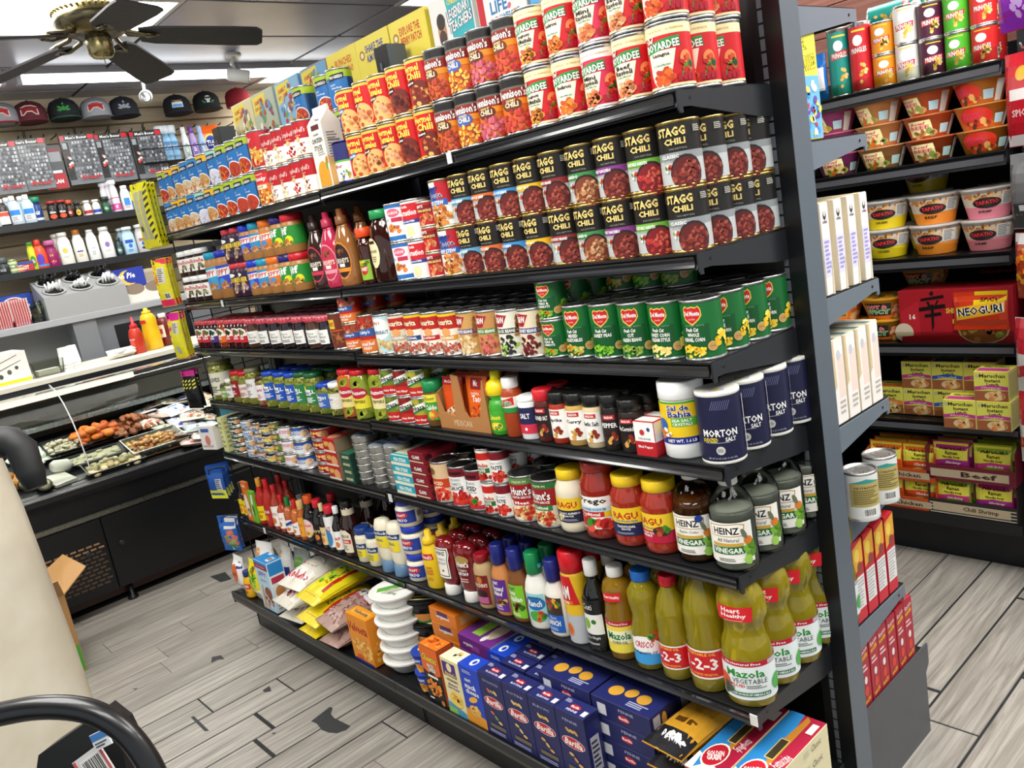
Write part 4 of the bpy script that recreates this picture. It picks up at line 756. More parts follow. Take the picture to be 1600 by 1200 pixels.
# round salt canister, the walking figure of its emblem left out
bottle('morton', 'navy round salt canister with white rims', [(.0405,0),(.0415,.001),(.0415,.006),(.041,.0065),(.041,.129),(.0415,.1295),(.0415,.1355),(.0405,.137),(.0405,.137)], [0xe6e4da]*3+[0x1b1c3c]+[0xe6e4da]*5, None, [(.0065,.1295,.041,[R(-3.2,0,3.2,1,0x1b1c3c), T('MORTON',.05,.44,.115,1.62,WHT,'b'), T('IODIZED',-.42,.335,.068,.72,0xe0c83a,'b'), T('SALT',.5,.335,.068,.5,WHT,'b'), L(-.7,.285,1.1,.30,1,0xb0b0c0), E(0,.17,.2,None,0xc8c8c0), L(-.14,.14,.16,.2,4,0x6a6a7a), T('NET WT 26 OZ. (1 LB. 10 OZ.) 737g',.05,.045,.032,1.3,0xd0d0d8,'')]+[P([(-.3+.09*i,.80),(-.27+.09*i,.80),(-.1+.09*i,.94),(-.13+.09*i,.94)],0x6a6c94) for i in range(9)]+[R(1.45,.05,1.62,.95,0xd8d8d8)])], name='salt_canister', cat='canister', n=28,
    extra=lambda: [('spout', planar(MB().box(-.012,-.026,.1371,.016,-.008,.1376,0xb8b4c8), (0,-.026,.1376), (1,0,0), (0,1,0), .012, .018, [E(0,.5,.5,.4,0xd8c83a)]).mesh('spout', 'print'), [])])
def pasta(key, desc, cap, col, r, h, ops, sh=.14, capm=.022, waist=True):
    zt = h-capm
    prof = [(r*.86,0),(r*.97,.006),(r,.018),(r*.985,.03),(r*.985,h*.56),(r*1.0,h*.62),(r*.97,h*.72),(r*.78,h*.82),(r*.74,zt),(r*.74,zt+.001)] if waist else [(r*.9,0),(r,.005),(r,h*.7),(r*.9,h*.8),(r*.8,zt),(r*.8,zt+.001)]
    bottle(key, desc, prof, col, (capp(r*.8, zt-.002, h), cap), [(.028,h*.58,r*.988,ops)], name='sauce_jar', cat='jar', mat='syrup', n=24, capn='lid')
pasta('rag_alf', 'white alfredo sauce jar with yellow lid', 0xe8c21e, 0xe2d8be, .0405, .150, [R(-3.2,0,3.2,1,0xe8c42a), R(-3.2,0,3.2,.5,0x20223c), T('RAGU',-.1,.72,.26,1.35,0xb82a1c,'b'), T('CLASSIC ALFREDO',0,.38,.08,1.4,WHT), T('SAUCE',0,.27,.07,.6,WHT), L(-.6,.06,.8,.16,2,0x9a9ab0), S(5,-.6,.25,.2,.14,.16,[0xf0e0b0],2)])
pasta('prego', 'tall red pasta sauce jar with white label', 0x9a2a22, 0x8e2418, .0465, .178, [R(-1.1,0,1.1,1,0xf0ece6), T('Prego',-.05,.85,.24,1.6,0x222222,'b'), R(-1.1,.54,1.1,.68,0xb8d8e8), T('LOWER SODIUM',0,.61,.07,1.3,0x2a4a6a), R(-1.1,.38,.55,.54,0xc0241c), T('Traditional',-.2,.46,.1,1.1,WHT,'b'), R(.55,.38,1.1,.54,0xe8c21e), S(20,0,.16,.9,.14,.24,[0xb81c18,0xd0382a,0x3a8a2a,0xe05040],4)])
pasta('rag_trad', 'red pasta sauce jar with yellow lid and navy label', 0xe8c21e, 0x9a2c1a, .0435, .157, [R(-1.3,0,1.3,1,0xe8c42a), R(-1.3,0,1.3,.46,0x1e2850), T('RAGU',-.05,.72,.25,1.4,0xb82a1c,'b'), T('Old World Style',0,.53,.09,1.2,0x2a6ab0,'bi'), T('TRADITIONAL',-.05,.34,.08,1.0,WHT), T('SAUCE',-.05,.25,.07,.5,WHT), S(8,1.0,.6,.25,.3,.2,[0xc8281c,0x3a7a2a],3), L(-.6,.06,.6,.14,2,0x9a9ab0)])
pasta('rag_meat', 'red pasta sauce jar with yellow lid and crimson label', 0xe8c21e, 0x9a2c1a, .0435, .157, [R(-1.3,0,1.3,1,0xe8c42a), R(-1.3,0,1.3,.42,0xb81a3c), T('RAGU',-.15,.74,.25,1.4,0xb82a1c,'b'), T('Old World Style',-.1,.5,.09,1.2,0x2a6ab0,'bi'), T('FLAVORED WITH',-.3,.34,.06,.8,WHT), T('MEAT',-.3,.24,.09,.6,WHT), E(.5,.42,.45,.17,0x3a2a20), S(12,.5,.43,.36,.12,.13,[0x8a3a20,0xb85030,0x3a8a2a],3)])
HZ = lambda fl: [R(-1.15,0,1.15,1,0xf0ede4), P([(-.8,.66),(-.85,.94),(.45,.98),(.8,.94),(.72,.66)],0xb8904a), P([(-.76,.68),(-.8,.92),(.45,.96),(.74,.92),(.68,.68)],0xf4f1e8), T('HEINZ',-.05,.80,.17,1.15,0x1c1c1c,'b'), T(fl,0,.58,.09,1.0,0x3a3a38,'i'), R(-.75,.42,.65,.50,0xc8a040), P([(-.8,.40),(.7,.42),(.7,.24),(-.8,.22)],0x1c6a34), T('VINEGAR',-.05,.32,.13,1.35,WHT,'b'), S(12,.9,.26,.22,.22,.2,[0x7ab03a,0x9ac85a,0x5a8a2a],3), E(.88,.55,.2,.1,0xd87a2c), E(.72,.72,.1,.14,0x6a7058,.4), L(-.5,.05,.4,.14,2,0x8a8a86)]
VPROF = [(.040,0),(.0445,.005),(.0445,.011),(.0435,.018),(.0435,.104),(.0445,.112),(.041,.132),(.030,.151),(.0175,.163),(.0155,.167),(.0155,.176)]
def scalep(p, f, zm): return [(r*f, z) for r, z in p if z <= zm]
bottle('vinegar', 'clear vinegar bottle with white cap', VPROF, 0xffffff, ([(.0165,.166),(.0185,.168),(.0175,.187),(.015,.189)], 0xe8e6dc), [(.020,.102,.0437,HZ('All Natural'))], name='vinegar_bottle', mat='pet', n=24, inner=([(.037,.003),(.0415,.008),(.0408,.02),(.0408,.104),(.0415,.115),(.041,.119)], 0xffffff, 'vinegar', 'vinegar'))
bottle('cider', 'amber cider vinegar bottle with white cap', VPROF, 0xffffff, ([(.0165,.166),(.0185,.168),(.0175,.187),(.015,.189)], 0xe8e6dc), [(.020,.102,.0437,HZ('Apple Cider')+[E(.55,.93,.18,.09,0x1c3a8a)])], name='vinegar_bottle', mat='pet', n=24, inner=([(.037,.003),(.0415,.008),(.0408,.02),(.0408,.104),(.0415,.115),(.040,.128)], 0xffffff, 'cider', 'vinegar'))

# sauces and dressings of the lower shelf
def hot(key, desc, r, h, col, cap, lab, txt, lc=WHT, nk=.34, mat='syrup', lz=(.12,.55), caph=.028, extra=(), capr=.42):
    zt = h-caph
    bottle(key, desc, [(r*.92,0),(r,.004),(r,h*.58),(r*.8,h*.66),(r*nk,h*.76),(r*nk*.95,zt),(r*nk*.95,zt+.001)], col, (capp(r*capr, zt-.003, h), cap), [(h*lz[0],h*lz[1],r,[R(-3.2,0,3.2,1,lab), T(txt,0,.6,.16,1.4,lc,'b'), E(0,.28,.4,.16,0xd87a2c)]+list(extra))], name='sauce_bottle', mat=mat)
hot('hs_dark', 'thin dark sauce bottle with yellow label', .019, .15, 0x1a1210, 0x2a2a28, 0xe0c81e, 'SALSA', 0x9a1a14)
box('pk_orange', 'tall orange sauce packet', .048, .014, .168, 0xd86a24, [E(.0,.4,.7,.3,0xe8e4dc), T('COCINA',0,.9,.07,1.5,WHT), S(6,0,.3,.5,.15,.3,[0xb8281c,0x6fae2c],2)], name='sauce_packet', cat='packet')
box('pk_green', 'tall green and white sauce packet', .046, .014, .135, 0x6fae2c, [P([(-.6,.3),(.2,.9),(.8,.9),(.0,.2)],0xf0f2ea), E(.1,.4,.35,.2,0x2a6a24)], name='sauce_packet', cat='packet')
hot('hs_yellow', 'red sauce bottle with tall orange cap and yellow label', .026, .19, 0xa81a14, 0xd8902c, 0xe8d81e, 'VALENTINA', 0xb01a14, .5, 'plastic', (.1,.42), .035)
hot('sriracha', 'red chili sauce bottle with pointed cap', .027, .195, 0xa8241a, 0xc01c24, 0xb02a20, 'SRIRACHA', WHT, .5, 'plastic', (.1,.5), .04)
hot('hs_white', 'hot sauce bottle with red cap and white label', .026, .18, 0x9a3018, 0xb02024, 0xf0ece4, 'TAPATIO', 0xb82024, .45, 'syrup', (.1,.55), .034)
hot('hs_white2', 'short hot sauce bottle with red cap and white label', .0225, .148, 0xa84020, 0xc02028, 0xf0ece4, 'HOT', 0xb82024)
hot('hs_greencap', 'hot sauce bottle with green cap and striped label', .022, .145, 0xb05a28, 0x1c7a3c, 0xf0f0ee, 'SAUCE', 0x2a4a9a, .45, 'syrup', (.08,.42), .036, [P([(-1.2,.6),(1.2,1),(1.2,.75),(-1.2,.4)],0x24408c)])
hot('hs_redcap', 'hot sauce bottle with tall red cap', .022, .145, 0xb8601c, 0xc8241c, 0xf0f0ee, 'LOUISIANA', 0x24408c, .45, 'syrup', (.08,.45), .036, [P([(-1.2,.7),(1.2,1),(-1.2,1)],0xc8241c)])
hot('hs_wood', 'orange sauce bottle with round wooden cap', .021, .15, 0xb05a1c, 0xd8b070, 0xe8a02c, 'CHOLULA', 0x9a2414, .5, 'syrup', (.1,.6), .03, (), .6)
hot('teriyaki', 'dark teriyaki bottle with orange cap and round label', .031, .175, 0x140c0a, 0xd8541c, 0x140c0a, '', WHT, .5, 'syrup', (.1,.56), .026, [E(0,.5,.95,.48,0x3a5a6a), E(0,.5,.88,.44,0xf0c8c0), T('Teriyaki',0,.62,.16,1.4,0xc82a24,'bi'), S(8,.1,.25,.5,.14,.2,[0xd8742c,0xe8d050],2)], .55)
hot('soy', 'dark soy sauce bottle with red cap', .03, .17, 0x120b0a, 0xc8202c, 0x1a1210, 'SOY', 0xe8d890, .5, 'syrup', (.1,.5), .026, (), .55)
hot('vanilla', 'slim dark bottle with tan label', .019, .165, 0x1a100c, 0xd8cf9a, 0xe0c890, 'VANILLA', 0x3a2414, .5, 'syrup', (.1,.5))
hot('steak', 'white and red labelled steak sauce bottle', .024, .165, 0x2a1410, 0xd02434, 0xf0f0ee, 'SAUCE', 0xc8242c, .6, 'syrup', (.1,.78), .026, [E(0,.3,.8,.3,0x3a82b8)], .75)
hot('worc', 'white capped dark worcestershire bottle', .024, .168, 0x140c0a, 0xeaeae8, 0xf0efea, 'L&P', 0xc02a34, .5, 'syrup', (.1,.5), .026)
bottle('bbq', 'dark barbecue sauce bottle with cream label', [(.034,0),(.037,.005),(.036,.10),(.030,.13),(.018,.155),(.018,.175)], 0x2a100c, ([(.019,.173),(.0205,.175),(.0205,.192),(.018,.194)], 0x141414), [(.02,.1,.037,[P([(-.8,0),(.8,0),(.8,.8),(.4,1),(-.4,1),(-.8,.8)],0xe6dcc4), T('BARBECUE',0,.72,.13,1.2,0x2a1a14), R(-.7,.4,.7,.58,0xc02a2c), T('ORIGINAL',0,.49,.1,1.1,WHT), L(-.5,.1,.6,.34,3,0x8a7a68)]), (.136,.168,.021,[R(-3.2,0,3.2,1,0xd8ccb0)])], name='sauce_bottle', mat='syrup')
MAYO = 0xe6dec6
jar('mayo_s', 'small mayonnaise jar with blue lid', .031, .118, MAYO, 0x1c3a7c, [(.016,.076,.031,[P([(-.9,.55),(.9,.55),(1,.85),(-1,.85)],0x1c3a6c), T('Best Foods',0,.70,.17,1.5,WHT,'b'), R(-.85,.08,.85,.52,0xe8d42a), T('REAL',0,.38,.14,.8,0x24407c), L(-.5,.12,.5,.28,2,0x5a7a3a)])], neck=.84, caph=.022)
bottle('mayo_sq', 'upside down mayonnaise squeeze bottle with blue base cap', [(.022,.022),(.031,.05),(.034,.09),(.034,.15),(.026,.172),(.012,.176)], MAYO, ([(.028,0),(.0295,.002),(.027,.036),(.022,.038)], 0x5a7a9a), [(.07,.148,.0343,[P([(-.9,.7),(.9,.7),(1,.92),(-1,.92)],0x1c3a6c), T('Best Foods',0,.81,.13,1.5,WHT,'b'), R(-.8,.2,.8,.66,0xe8d42a), T('REAL',0,.52,.12,.8,0x24407c), E(-.2,.3,.3,.1,0xe0b080)])], sx=1.0, sy=.75, name='squeeze_bottle')
jar('mayo_j', 'squat mayonnaise jar with bright blue lid', .039, .088, MAYO, 0x1c3ab0, [(.014,.056,.039,[R(-1.2,0,3.2,1,0xf0eee6), R(-1.2,.0,1.2,.9,0x24409c), E(.0,.6,.6,.24,0xc02a34), T('KRAFT',0,.6,.18,.8,WHT), T('MAYO',0,.22,.24,1.0,WHT), B(1.3,.2,1.8,.8)])], neck=.86, caph=.022)
bottle('mustard', 'yellow mustard squeeze bottle with pointed cap', [(.03,0),(.034,.005),(.034,.10),(.030,.125),(.020,.138),(.019,.142)], 0xeac41e, ([(.021,.140),(.022,.143),(.019,.156),(.011,.160),(.010,.178),(.007,.180)], 0xe8c01e), [(.02,.118,.0342,[P([(-.8,.72),(.7,.78),(.6,.96),(-.7,.92)],0xc8202c), T('French\'s',0,.845,.13,1.1,WHT,'bi'), T('CLASSIC',0,.5,.07,.8,0xb84a14), T('YELLOW',0,.40,.08,.9,0xb84a14), T('MUSTARD',0,.31,.07,.9,0xb84a14), L(-.5,.08,.5,.2,2,0xc89a1c)])], sx=1.0, sy=.72, name='squeeze_bottle')
def ketch(key, desc, col, ops, cap=0xe8e6e2): bottle(key, desc, [(.024,.02),(.031,.04),(.038,.10),(.039,.145),(.034,.165),(.018,.172)], col, ([(.025,0),(.0265,.002),(.0255,.030),(.024,.032)], cap), [(.05,.15,.0385,ops)], sx=1.0, sy=.66, name='squeeze_bottle', mat='syrup')
ketch('ketchup', 'upside down ketchup bottle with white label', 0x7a1418, [P([(-.7,.05),(.6,.05),(.6,.6),(.75,.78),(.7,.98),(-.75,.98),(-.78,.75),(-.6,.6)],0xf0ede4), P([(-.62,.1),(.52,.1),(.52,.62),(.66,.78),(.62,.94),(-.67,.94),(-.7,.76),(-.52,.62)],0x1c3a24), P([(-.56,.13),(.46,.13),(.46,.62),(.6,.78),(.56,.91),(-.6,.91),(-.64,.76),(-.46,.62)],0xf2efe6), T('HEINZ',-.02,.81,.11,.9,0x1c1c1c), T('TOMATO',-.02,.62,.08,.75,0x1c3a24,''), T('KETCHUP',-.02,.5,.08,.8,0x1c3a24,''), E(0,.28,.1,None,0xc0241c)])
ketch('ketchup2', 'upside down ketchup bottle with dark red label', 0x70141a, [E(0,.78,.6,.14,0xa88a4a), T('Hunt\'s',0,.66,.16,1.1,WHT,'b'), T('TOMATO',0,.48,.07,.7,WHT,''), T('KETCHUP',0,.38,.09,.9,WHT,'b'), L(-.4,.12,.4,.26,2,0xd8a0a0)])
bottle('brownmust', 'tan mustard bottle with dark red cap and label', [(.027,0),(.030,.005),(.030,.11),(.026,.125),(.019,.132),(.019,.136)], 0xb89c70, (capp(.0205, .134, .156), 0x8e1420), [(.015,.1,.0302,[R(-.85,0,.85,1,0x7a1a1c), E(0,.84,.3,.12,0xc07a2a), T('GULDEN\'S',0,.66,.13,1.45,0xf0e0c8,'b'), E(0,.36,.6,.15,0x2a1414), R(-.6,.04,.6,.26,0xb05a8a)])], sx=1.0, sy=.8, name='squeeze_bottle')
def dress(key, desc, col, cap, ops, h=.2, r=.033, capb=None):
    bottle(key, desc, [(r*.9,0),(r,.006),(r,h*.5),(r*.86,h*.6),(r*.55,h*.72),(r*.52,h*.82)], col, ([(r*.56,h*.72),(r*.60,h*.73),(r*.58,h*.985),(r*.5,h)], cap), [(h*.07,h*.53,r,ops), (h*.8,h*.93,r*.613,[E(0,.5,.8,.42,WHT), E(0,.5,.68,.34,0x1c3a9c), T('KRAFT',0,.5,.36,1.0,WHT)] if capb is None else capb)], sx=1.0, sy=.72, name='dressing_bottle')
dress('dr_thou', 'orange dressing bottle with navy cap and purple label', 0xc8824a, 0x1c2470, [R(-.9,0,.9,1,0x5a2a8a), T('KRAFT',-.1,.88,.1,.6,WHT), T('Thousand',0,.72,.15,1.3,WHT,'bi'), T('Island',0,.57,.15,1.0,WHT,'bi'), S(6,.1,.33,.5,.1,.3,[0x8a4a20,0xd8b060],2), L(-.6,.05,.6,.2,2,0xc8b0e0)])
dress('dr_ital', 'brown dressing bottle with navy cap and lime label', 0x7a4a24, 0x1c2470, [R(-.9,0,.9,1,0x7ac02c), T('KRAFT',-.1,.88,.1,.6,0x1c3a6c), T('Zesty',-.2,.74,.13,.8,WHT,'bi'), T('Italian',.1,.58,.16,1.2,WHT,'bi'), S(10,.1,.33,.6,.1,.24,[0x5a3a1c,0xa8702c,0x3a6a1c],3), L(-.6,.05,.6,.16,2,0xd8f0b0)])
dress('dr_ranch', 'white ranch bottle with green cap', 0xeceae2, 0x12824a, [P([(-.95,.1),(.95,.1),(.8,.9),(-.8,.9)],0x9ad0d8), E(0,.62,.85,.2,0x1c6ab0), T('Hidden Valley',0,.78,.08,1.2,0x1c5a3a,'bi'), T('Ranch',0,.62,.18,1.2,WHT,'bi'), E(.1,.25,.7,.16,0x4aa03a), S(7,.3,.26,.4,.12,.22,[0xd84a2c,0xe8a03c,0x2a7a2a],3)], .205, .035, [R(-3.2,0,3.2,.4,0x5ab0d8), T('Ranch',0,.6,.3,1.2,WHT)])
dress('dr_kranch', 'white ranch bottle with navy cap and blue label', 0xe8e4da, 0x1c2470, [R(-.9,.45,.9,1,0x3a2a24), S(14,0,.8,.7,.14,.2,[0xb82a2c,0x3a7a2a,0xe0a02c],3), R(-.9,0,.9,.5,0x1c5ab0), T('Classic',0,.42,.08,.7,WHT,'i'), T('RANCH',0,.27,.16,1.2,WHT,'b'), L(-.6,.04,.6,.14,2,0xa0c0e8)])
bottle('pam', 'tall red yellow and silver cooking spray can', [(.030,0),(.0315,.003),(.0315,.178),(.029,.183),(.026,.186)], [0xa8aab0]*2+[0xd0a81c]*3, ([(.029,.183),(.031,.185),(.031,.232),(.026,.238)], 0xc81420), [(.004,.178,.0315,[R(-3.2,.42,3.2,1,0xe0b41e), R(-3.2,0,3.2,.42,0xb2b6bc), P([(-1.6,.58),(.9,.58),(.4,1),(-1.6,1)],0xc81a1e), T('PAM',-.35,.76,.2,1.1,WHT,'b',0x8a0a10), R(-1.2,.58,.4,.64,0xd86a1c), T('ORIGINAL',-.3,.61,.04,.8,WHT), E(-.3,.2,.38,.1,0xe0863c), E(-.3,.2,.3,.075,0xd0601c)])], name='spray_can', cat='spray can', n=24)
bottle('olive_oil', 'black olive oil bottle with white cap', [(.028,0),(.030,.004),(.030,.135),(.024,.155),(.0145,.172),(.014,.19)], 0x101210, ([(.0155,.185),(.0165,.187),(.0165,.222),(.015,.224)], 0xdededa), [(.012,.132,.0302,[R(-1.1,0,1.1,1,0x16181a), T('Ciuti',-.1,.86,.12,.9,WHT,''), R(-1.1,.28,1.1,.7,0xe6e6e0), E(-.3,.5,.35,.12,0x7ab02c), E(.35,.55,.2,.05,0x3a6a24,.7), T('Extra Virgin',0,.2,.08,1.4,WHT,'i'), L(-.6,.04,.6,.12,1,0xa0a0a0)])], name='oil_bottle', mat='syrup', n=20)
MAZ = lambda t2, c2: [R(-3.2,0,3.2,1,0xe4ecec), R(-3.2,.86,3.2,1,0xb81c34), T('Cholesterol Free',-.1,.93,.06,1.5,WHT,'b'), R(.95,.88,1.5,.98,0xb0b4bc), T('Mazola',0,.68,.2,1.55,0x1c8a3a,'b',WHT), T(t2,.15,.49,.12,1.4,c2,''), T('PLUS!',-.35,.37,.09,.6,0xd0242c), L(-.0,.30,.9,.4,2,0x8a8a88), R(-.9,.1,.95,.2,0x1c6a4a), T('GOOD SOURCE OF OMEGA-3 ALA',.1,.15,.06,1.6,WHT), E(-.95,.42,.3,.2,0xd8502c), S(8,-.85,.25,.25,.12,.16,[0x4a4a40,0x6a6a58],3), E(1.35,.35,.3,.2,0x4aa84a)]
bottle('mazola', 'large waisted vegetable oil bottle with heart healthy flash', [(.044,0),(.049,.006),(.050,.03),(.050,.106),(.048,.12),(.045,.134),(.040,.146),(.0375,.158),(.0375,.168),(.041,.178),(.0455,.19),(.0465,.205),(.0455,.222),(.042,.238),(.035,.252),(.026,.263),(.018,.268),(.018,.274)], 0xffffff, ([(.0185,.272),(.0195,.274),(.0195,.29),(.018,.292)], 0x1c4ab0), [(.02,.104,.0503,MAZ('VEGETABLE',0x2a2a2a)), (.188,.222,.0487,[P([(-.95,.1),(.55,0),(.6,.9),(-.9,1)],0xd8202c), T('Heart',-.3,.72,.3,.8,WHT,'b'), T('Healthy',-.2,.36,.3,1.05,WHT,'b'), L(-.6,.06,.2,.14,1,0xf0a0a0)])], sx=1.0, sy=.88, name='oil_bottle', mat='oil', n=48, flute=(.108,.268,.055,8))
bottle('cornoil', 'golden corn oil bottle with white cap', [(.034,0),(.0375,.005),(.0375,.10),(.033,.14),(.036,.165),(.030,.185),(.016,.195),(.016,.2)], 0xffffff, ([(.0185,.196),(.0195,.198),(.0195,.218),(.018,.22)], 0xeceae6), [(.02,.098,.0377,[R(-1.5,0,1.5,1,0xe8d44a), R(-1.5,.84,1.5,1,0xb81c34), T('Cholesterol Free',0,.92,.07,1.3,WHT), R(-1.5,.3,1.5,.7,0xf0ecc0), T('Mazola',0,.54,.24,1.5,0x1c7a34,'b',WHT), T('CORN OIL',0,.34,.1,1.0,0x3a3a20)]), (.145,.168,.0362,[P([(-.8,.0),(.5,.1),(.5,1),(-.8,.9)],0xd8202c), T('Heart Healthy',-.15,.5,.4,1.1,WHT)])], name='oil_bottle', mat='cornoil', n=22)
bottle('wesson', 'pale vegetable oil bottle with blue cap', [(.034,0),(.038,.005),(.038,.09),(.031,.125),(.0365,.155),(.036,.18),(.024,.198),(.02,.203),(.02,.208)], 0xffffff, ([(.021,.204),(.0225,.206),(.0225,.226),(.021,.228)], 0x1c68c0), [(.016,.094,.038,[R(-1.3,.0,1.3,.34,0x3a9ad8), P([(-1,.4),(1,.3),(1,.7),(-1,.8)],0xf0f0ee), E(-.1,.62,.85,.26,0xf0f0ee), T('CRISCO',-.1,.62,.2,1.2,0xc8242c,'bi'), T('Vegetable Oil',0,.36,.11,1.3,0x1c4a8a,'bi'), S(8,.5,.85,.5,.1,.2,[0x5a9a3a,0xd04a2c],2)])], name='oil_bottle', mat='oil', n=22)
def o123(key, desc, f, cap=0xc8142c): bottle(key, desc, [(.034*f,0),(.038*f,.005),(.038*f,.03*f)]+[(.038*f-(.0012 if i % 2 else 0),(.03+.012*i)*f) for i in range(1, 11)]+[(.037*f,.16*f),(.028*f,.195*f),(.017,.215*f),(.0155,.225*f)], 0xffffff, ([(.0175,.222*f),(.0185,.224*f),(.0185,.224*f+.02),(.017,.224*f+.022)], cap), [(.03*f,.088*f,.0384*f,[R(-1.5,0,1.5,1,WHT), R(-1.4,.06,1.4,.94,0xc81a24), T('VEGETABLE OIL',0,.86,.1,1.6,0xf0b43c), T('1-2-3',0,.52,.4,1.75,WHT,'b'), T('100% ACEITE VEGETAL',0,.16,.08,1.6,0xf0b43c)])], name='oil_bottle', mat='oil', n=22)
o123('oil123', 'ribbed cooking oil bottle with red cap', .95); o123('oil123b', 'larger ribbed cooking oil bottle with red cap', 1.12)

# dry goods of the base deck
bag('flour', 'white flour bag with orange circle', .095, .06, .155, 0xeeece6, [E(-.1,.55,.7,.26,0xd86a3a), T('FLOUR',-.1,.55,.1,.9,0x9a3a1c), R(.3,.72,1,.9,0x2a3a8a), L(-.6,.08,.7,.22,3,0xb0b0b8)], name='flour_bag', mat='print')
bag('flour2', 'white and blue flour bag behind the front row', .11, .07, .19, 0xe8e6e2, [R(-.3,.3,.9,.6,0x2a3a8a), E(-.5,.7,.4,.2,0xd8a06a)], name='flour_bag', mat='print')
bag('grey_bag', 'grey and green bag behind the baking mix', .11, .07, .20, 0x9aa09a, [E(0,.7,.6,.2,0x6aa040), L(-.6,.2,.6,.5,3,0x6a706a)], name='flour_bag')
bottle('yellow_bottle', 'small yellow bottle with navy cap', [(.024,0),(.026,.004),(.026,.07),(.02,.085),(.016,.09)], 0xe8b41e, (capp(.018,.088,.112), 0x1c2a6a), [(.012,.066,.0262,[R(-.9,.5,.9,.9,0xc8342c), T('BAKING',0,.7,.2,1.2,WHT), T('N',0,.25,.2,.6,0xb82a1c)])], sx=1.1, sy=.8)
bag('masa', 'yellow green corn flour bag', .085, .055, .175, 0xe8d82a, [R(-1,0,1,.3,0xf0f0e6), S(20,0,.6,.7,.25,.25,[0x5aa02c,0x8ac03a,0x3a7a1c],3), E(.4,.82,.3,.1,0xc8501c), R(-1,.94,1,1,0xf0f0ea)], name='corn_flour_bag')
box('jiffy', 'blue and white baking mix box', .115, .066, .205, [0xb8d4e4,0xe6ecf0,0x2a8ad0], [R(-.98,.84,.98,.94,0x9a1a44), T('Economy Size!',0,.89,.05,1.3,WHT,'i'), R(-.98,.94,.98,.995,0x2a8ad0), T('JIFFY',-.05,.73,.12,1.25,0x24409c,'b',WHT), T('Baking Mix',0,.61,.05,.9,0x4a5a8a,'i'), P([(-.8,.05),(-.5,.5),(-.35,.5),(-.4,.05)],0xc89a6a), E(.35,.38,.5,.12,0x8a4a30), S(16,.1,.2,.7,.14,.17,[0xb8866a,0xa06a50,0xd8b090,0x7a3a28],3)], [R(-.9,.74,.9,.98,0x2a8ad0), R(-.8,.58,.8,.70,0xc0344c), E(0,.4,.6,.12,0xc88a4a), L(-.7,.05,.7,.3,4,0x9aa8b8)], [R(.2,.25,.7,.75,0xe8e8e8), B(.24,.3,.66,.7), R(-.6,.8,-.2,1,0xd8e4f0)])
RICEF = lambda n1, c: [P([(-.9,.08),(.9,.05),(.9,.32),(-.9,.36)],0xf2efe8), T(n1,0,.20,.14,1.6,c,'b',None,.05), P([(-.9,.66),(.9,.62),(.9,.9),(-.9,.94)],0xf2efe8), T(n1,0,.78,.14,1.6,c,'b',None,.05), E(0,.5,.7,.1,0xe4dcc8), L(-.6,.38,.6,.46,1,c)]
bag('rice_w', 'white and red bag of rice', .15, .075, .27, 0xe2ddd0, RICEF('Kokuho', 0xc01c38), name='rice_bag', lie=True, lump=.12)
bag('rice_clear', 'clear bag of white rice at the deck edge', .15, .06, .24, 0xd6d0c2, [R(-.9,.1,.9,.3,0xe4dfd6), T('RICE',0,.2,.12,.8,0xa01a34,'b')], name='rice_bag', lie=True, lump=.2, seed=5)
bag('rice_y', 'yellow bag of jasmine rice', .13, .06, .27, 0xead81e, [R(-1,.0,1,.14,0xe0c81a), S(26,-.2,.55,.5,.24,.2,[0x5ab02c,0x8ad03a,0xd0e060],3), T('JASMINE RICE',.25,.5,.09,1.5,0x1c1c1c,'b',None,1.45), R(.5,.2,.72,.8,0xb8281c), L(-.6,.04,.6,.12,1,0xa08a1c)], name='rice_bag', lie=True, lump=.1, seed=8)
bag('beans', 'clear bag of pink beans', .12, .065, .25, 0xa88a80, [S(150,0,.5,.95,.5,.085,[0x9a6a60,0xb88a80,0x7a4a44,0xc8a098],4), R(-.9,.62,.9,.82,0xe8e4e0), R(-.9,.60,.9,.64,0xa02a4a), T('PINTO BEANS',0,.73,.08,1.4,0x3a2a6a)], name='bean_bag', lie=True, lump=.2, seed=9)
ORB = [0xe08a1c,0xd88018,0xe89a24]
box('velveeta', 'yellow shells and cheese box', .125, .05, .165, ORB, [T('Velveeta',0,.74,.2,1.8,0xa81c14,'bi'), S(60,.1,.3,.9,.24,.13,[0xe8b450,0xd89030,0xf0c870],4), E(-.3,.1,.3,.06,0xc8501c), R(-.98,0,.98,.05,0x24308a)], [S(12,0,.3,.7,.2,.3,[0xe8b450,0xd89030],3)], [P([(-.7,.2),(.8,.4),(.7,.8),(-.8,.6)],0xf0b040), T('Velveeta',0,.5,.3,1.3,0x20286a,'b')], name='pasta_box')
box('orangebox', 'orange macaroni box lying in the back stack', .14, .16, .045, [0xd8841c,0xd88a24,0xe0901c], [T('mini',.2,.5,.5,.7,0xb8341c,'i'), R(-.98,.7,-.3,.98,0x2a2050)], [R(-.2,.1,.5,.9,0xd8d8d6), B(-.1,.2,.4,.8)], [R(-.6,.3,.6,.7,0xe8a030)], name='pasta_box')
box('navybox', 'navy and orange macaroni box in the back stack', .14, .16, .045, [0x24264a,0x2a2c50,0xd88a24], [T('shells',0,.5,.4,1.2,0xe0a02c,'i')], name='pasta_box')
tub('pho', 'white plastic soup bowl', .052, .076, .042, 0xe8e8e4, (), 0xe6e6e2, [E(0,.5,.9,.45,0xf0f0ec), P([(-.5,.2),(.7,.85),(.2,.9),(-.75,.35)],0x5aa83a), P([(-.3,.2),(.2,.25),(.6,.6),(-.1,.5)],0xb8b8a8), T('BOWL',.35,.3,.1,.5,0x4a6a3a)], name='soup_bowl')
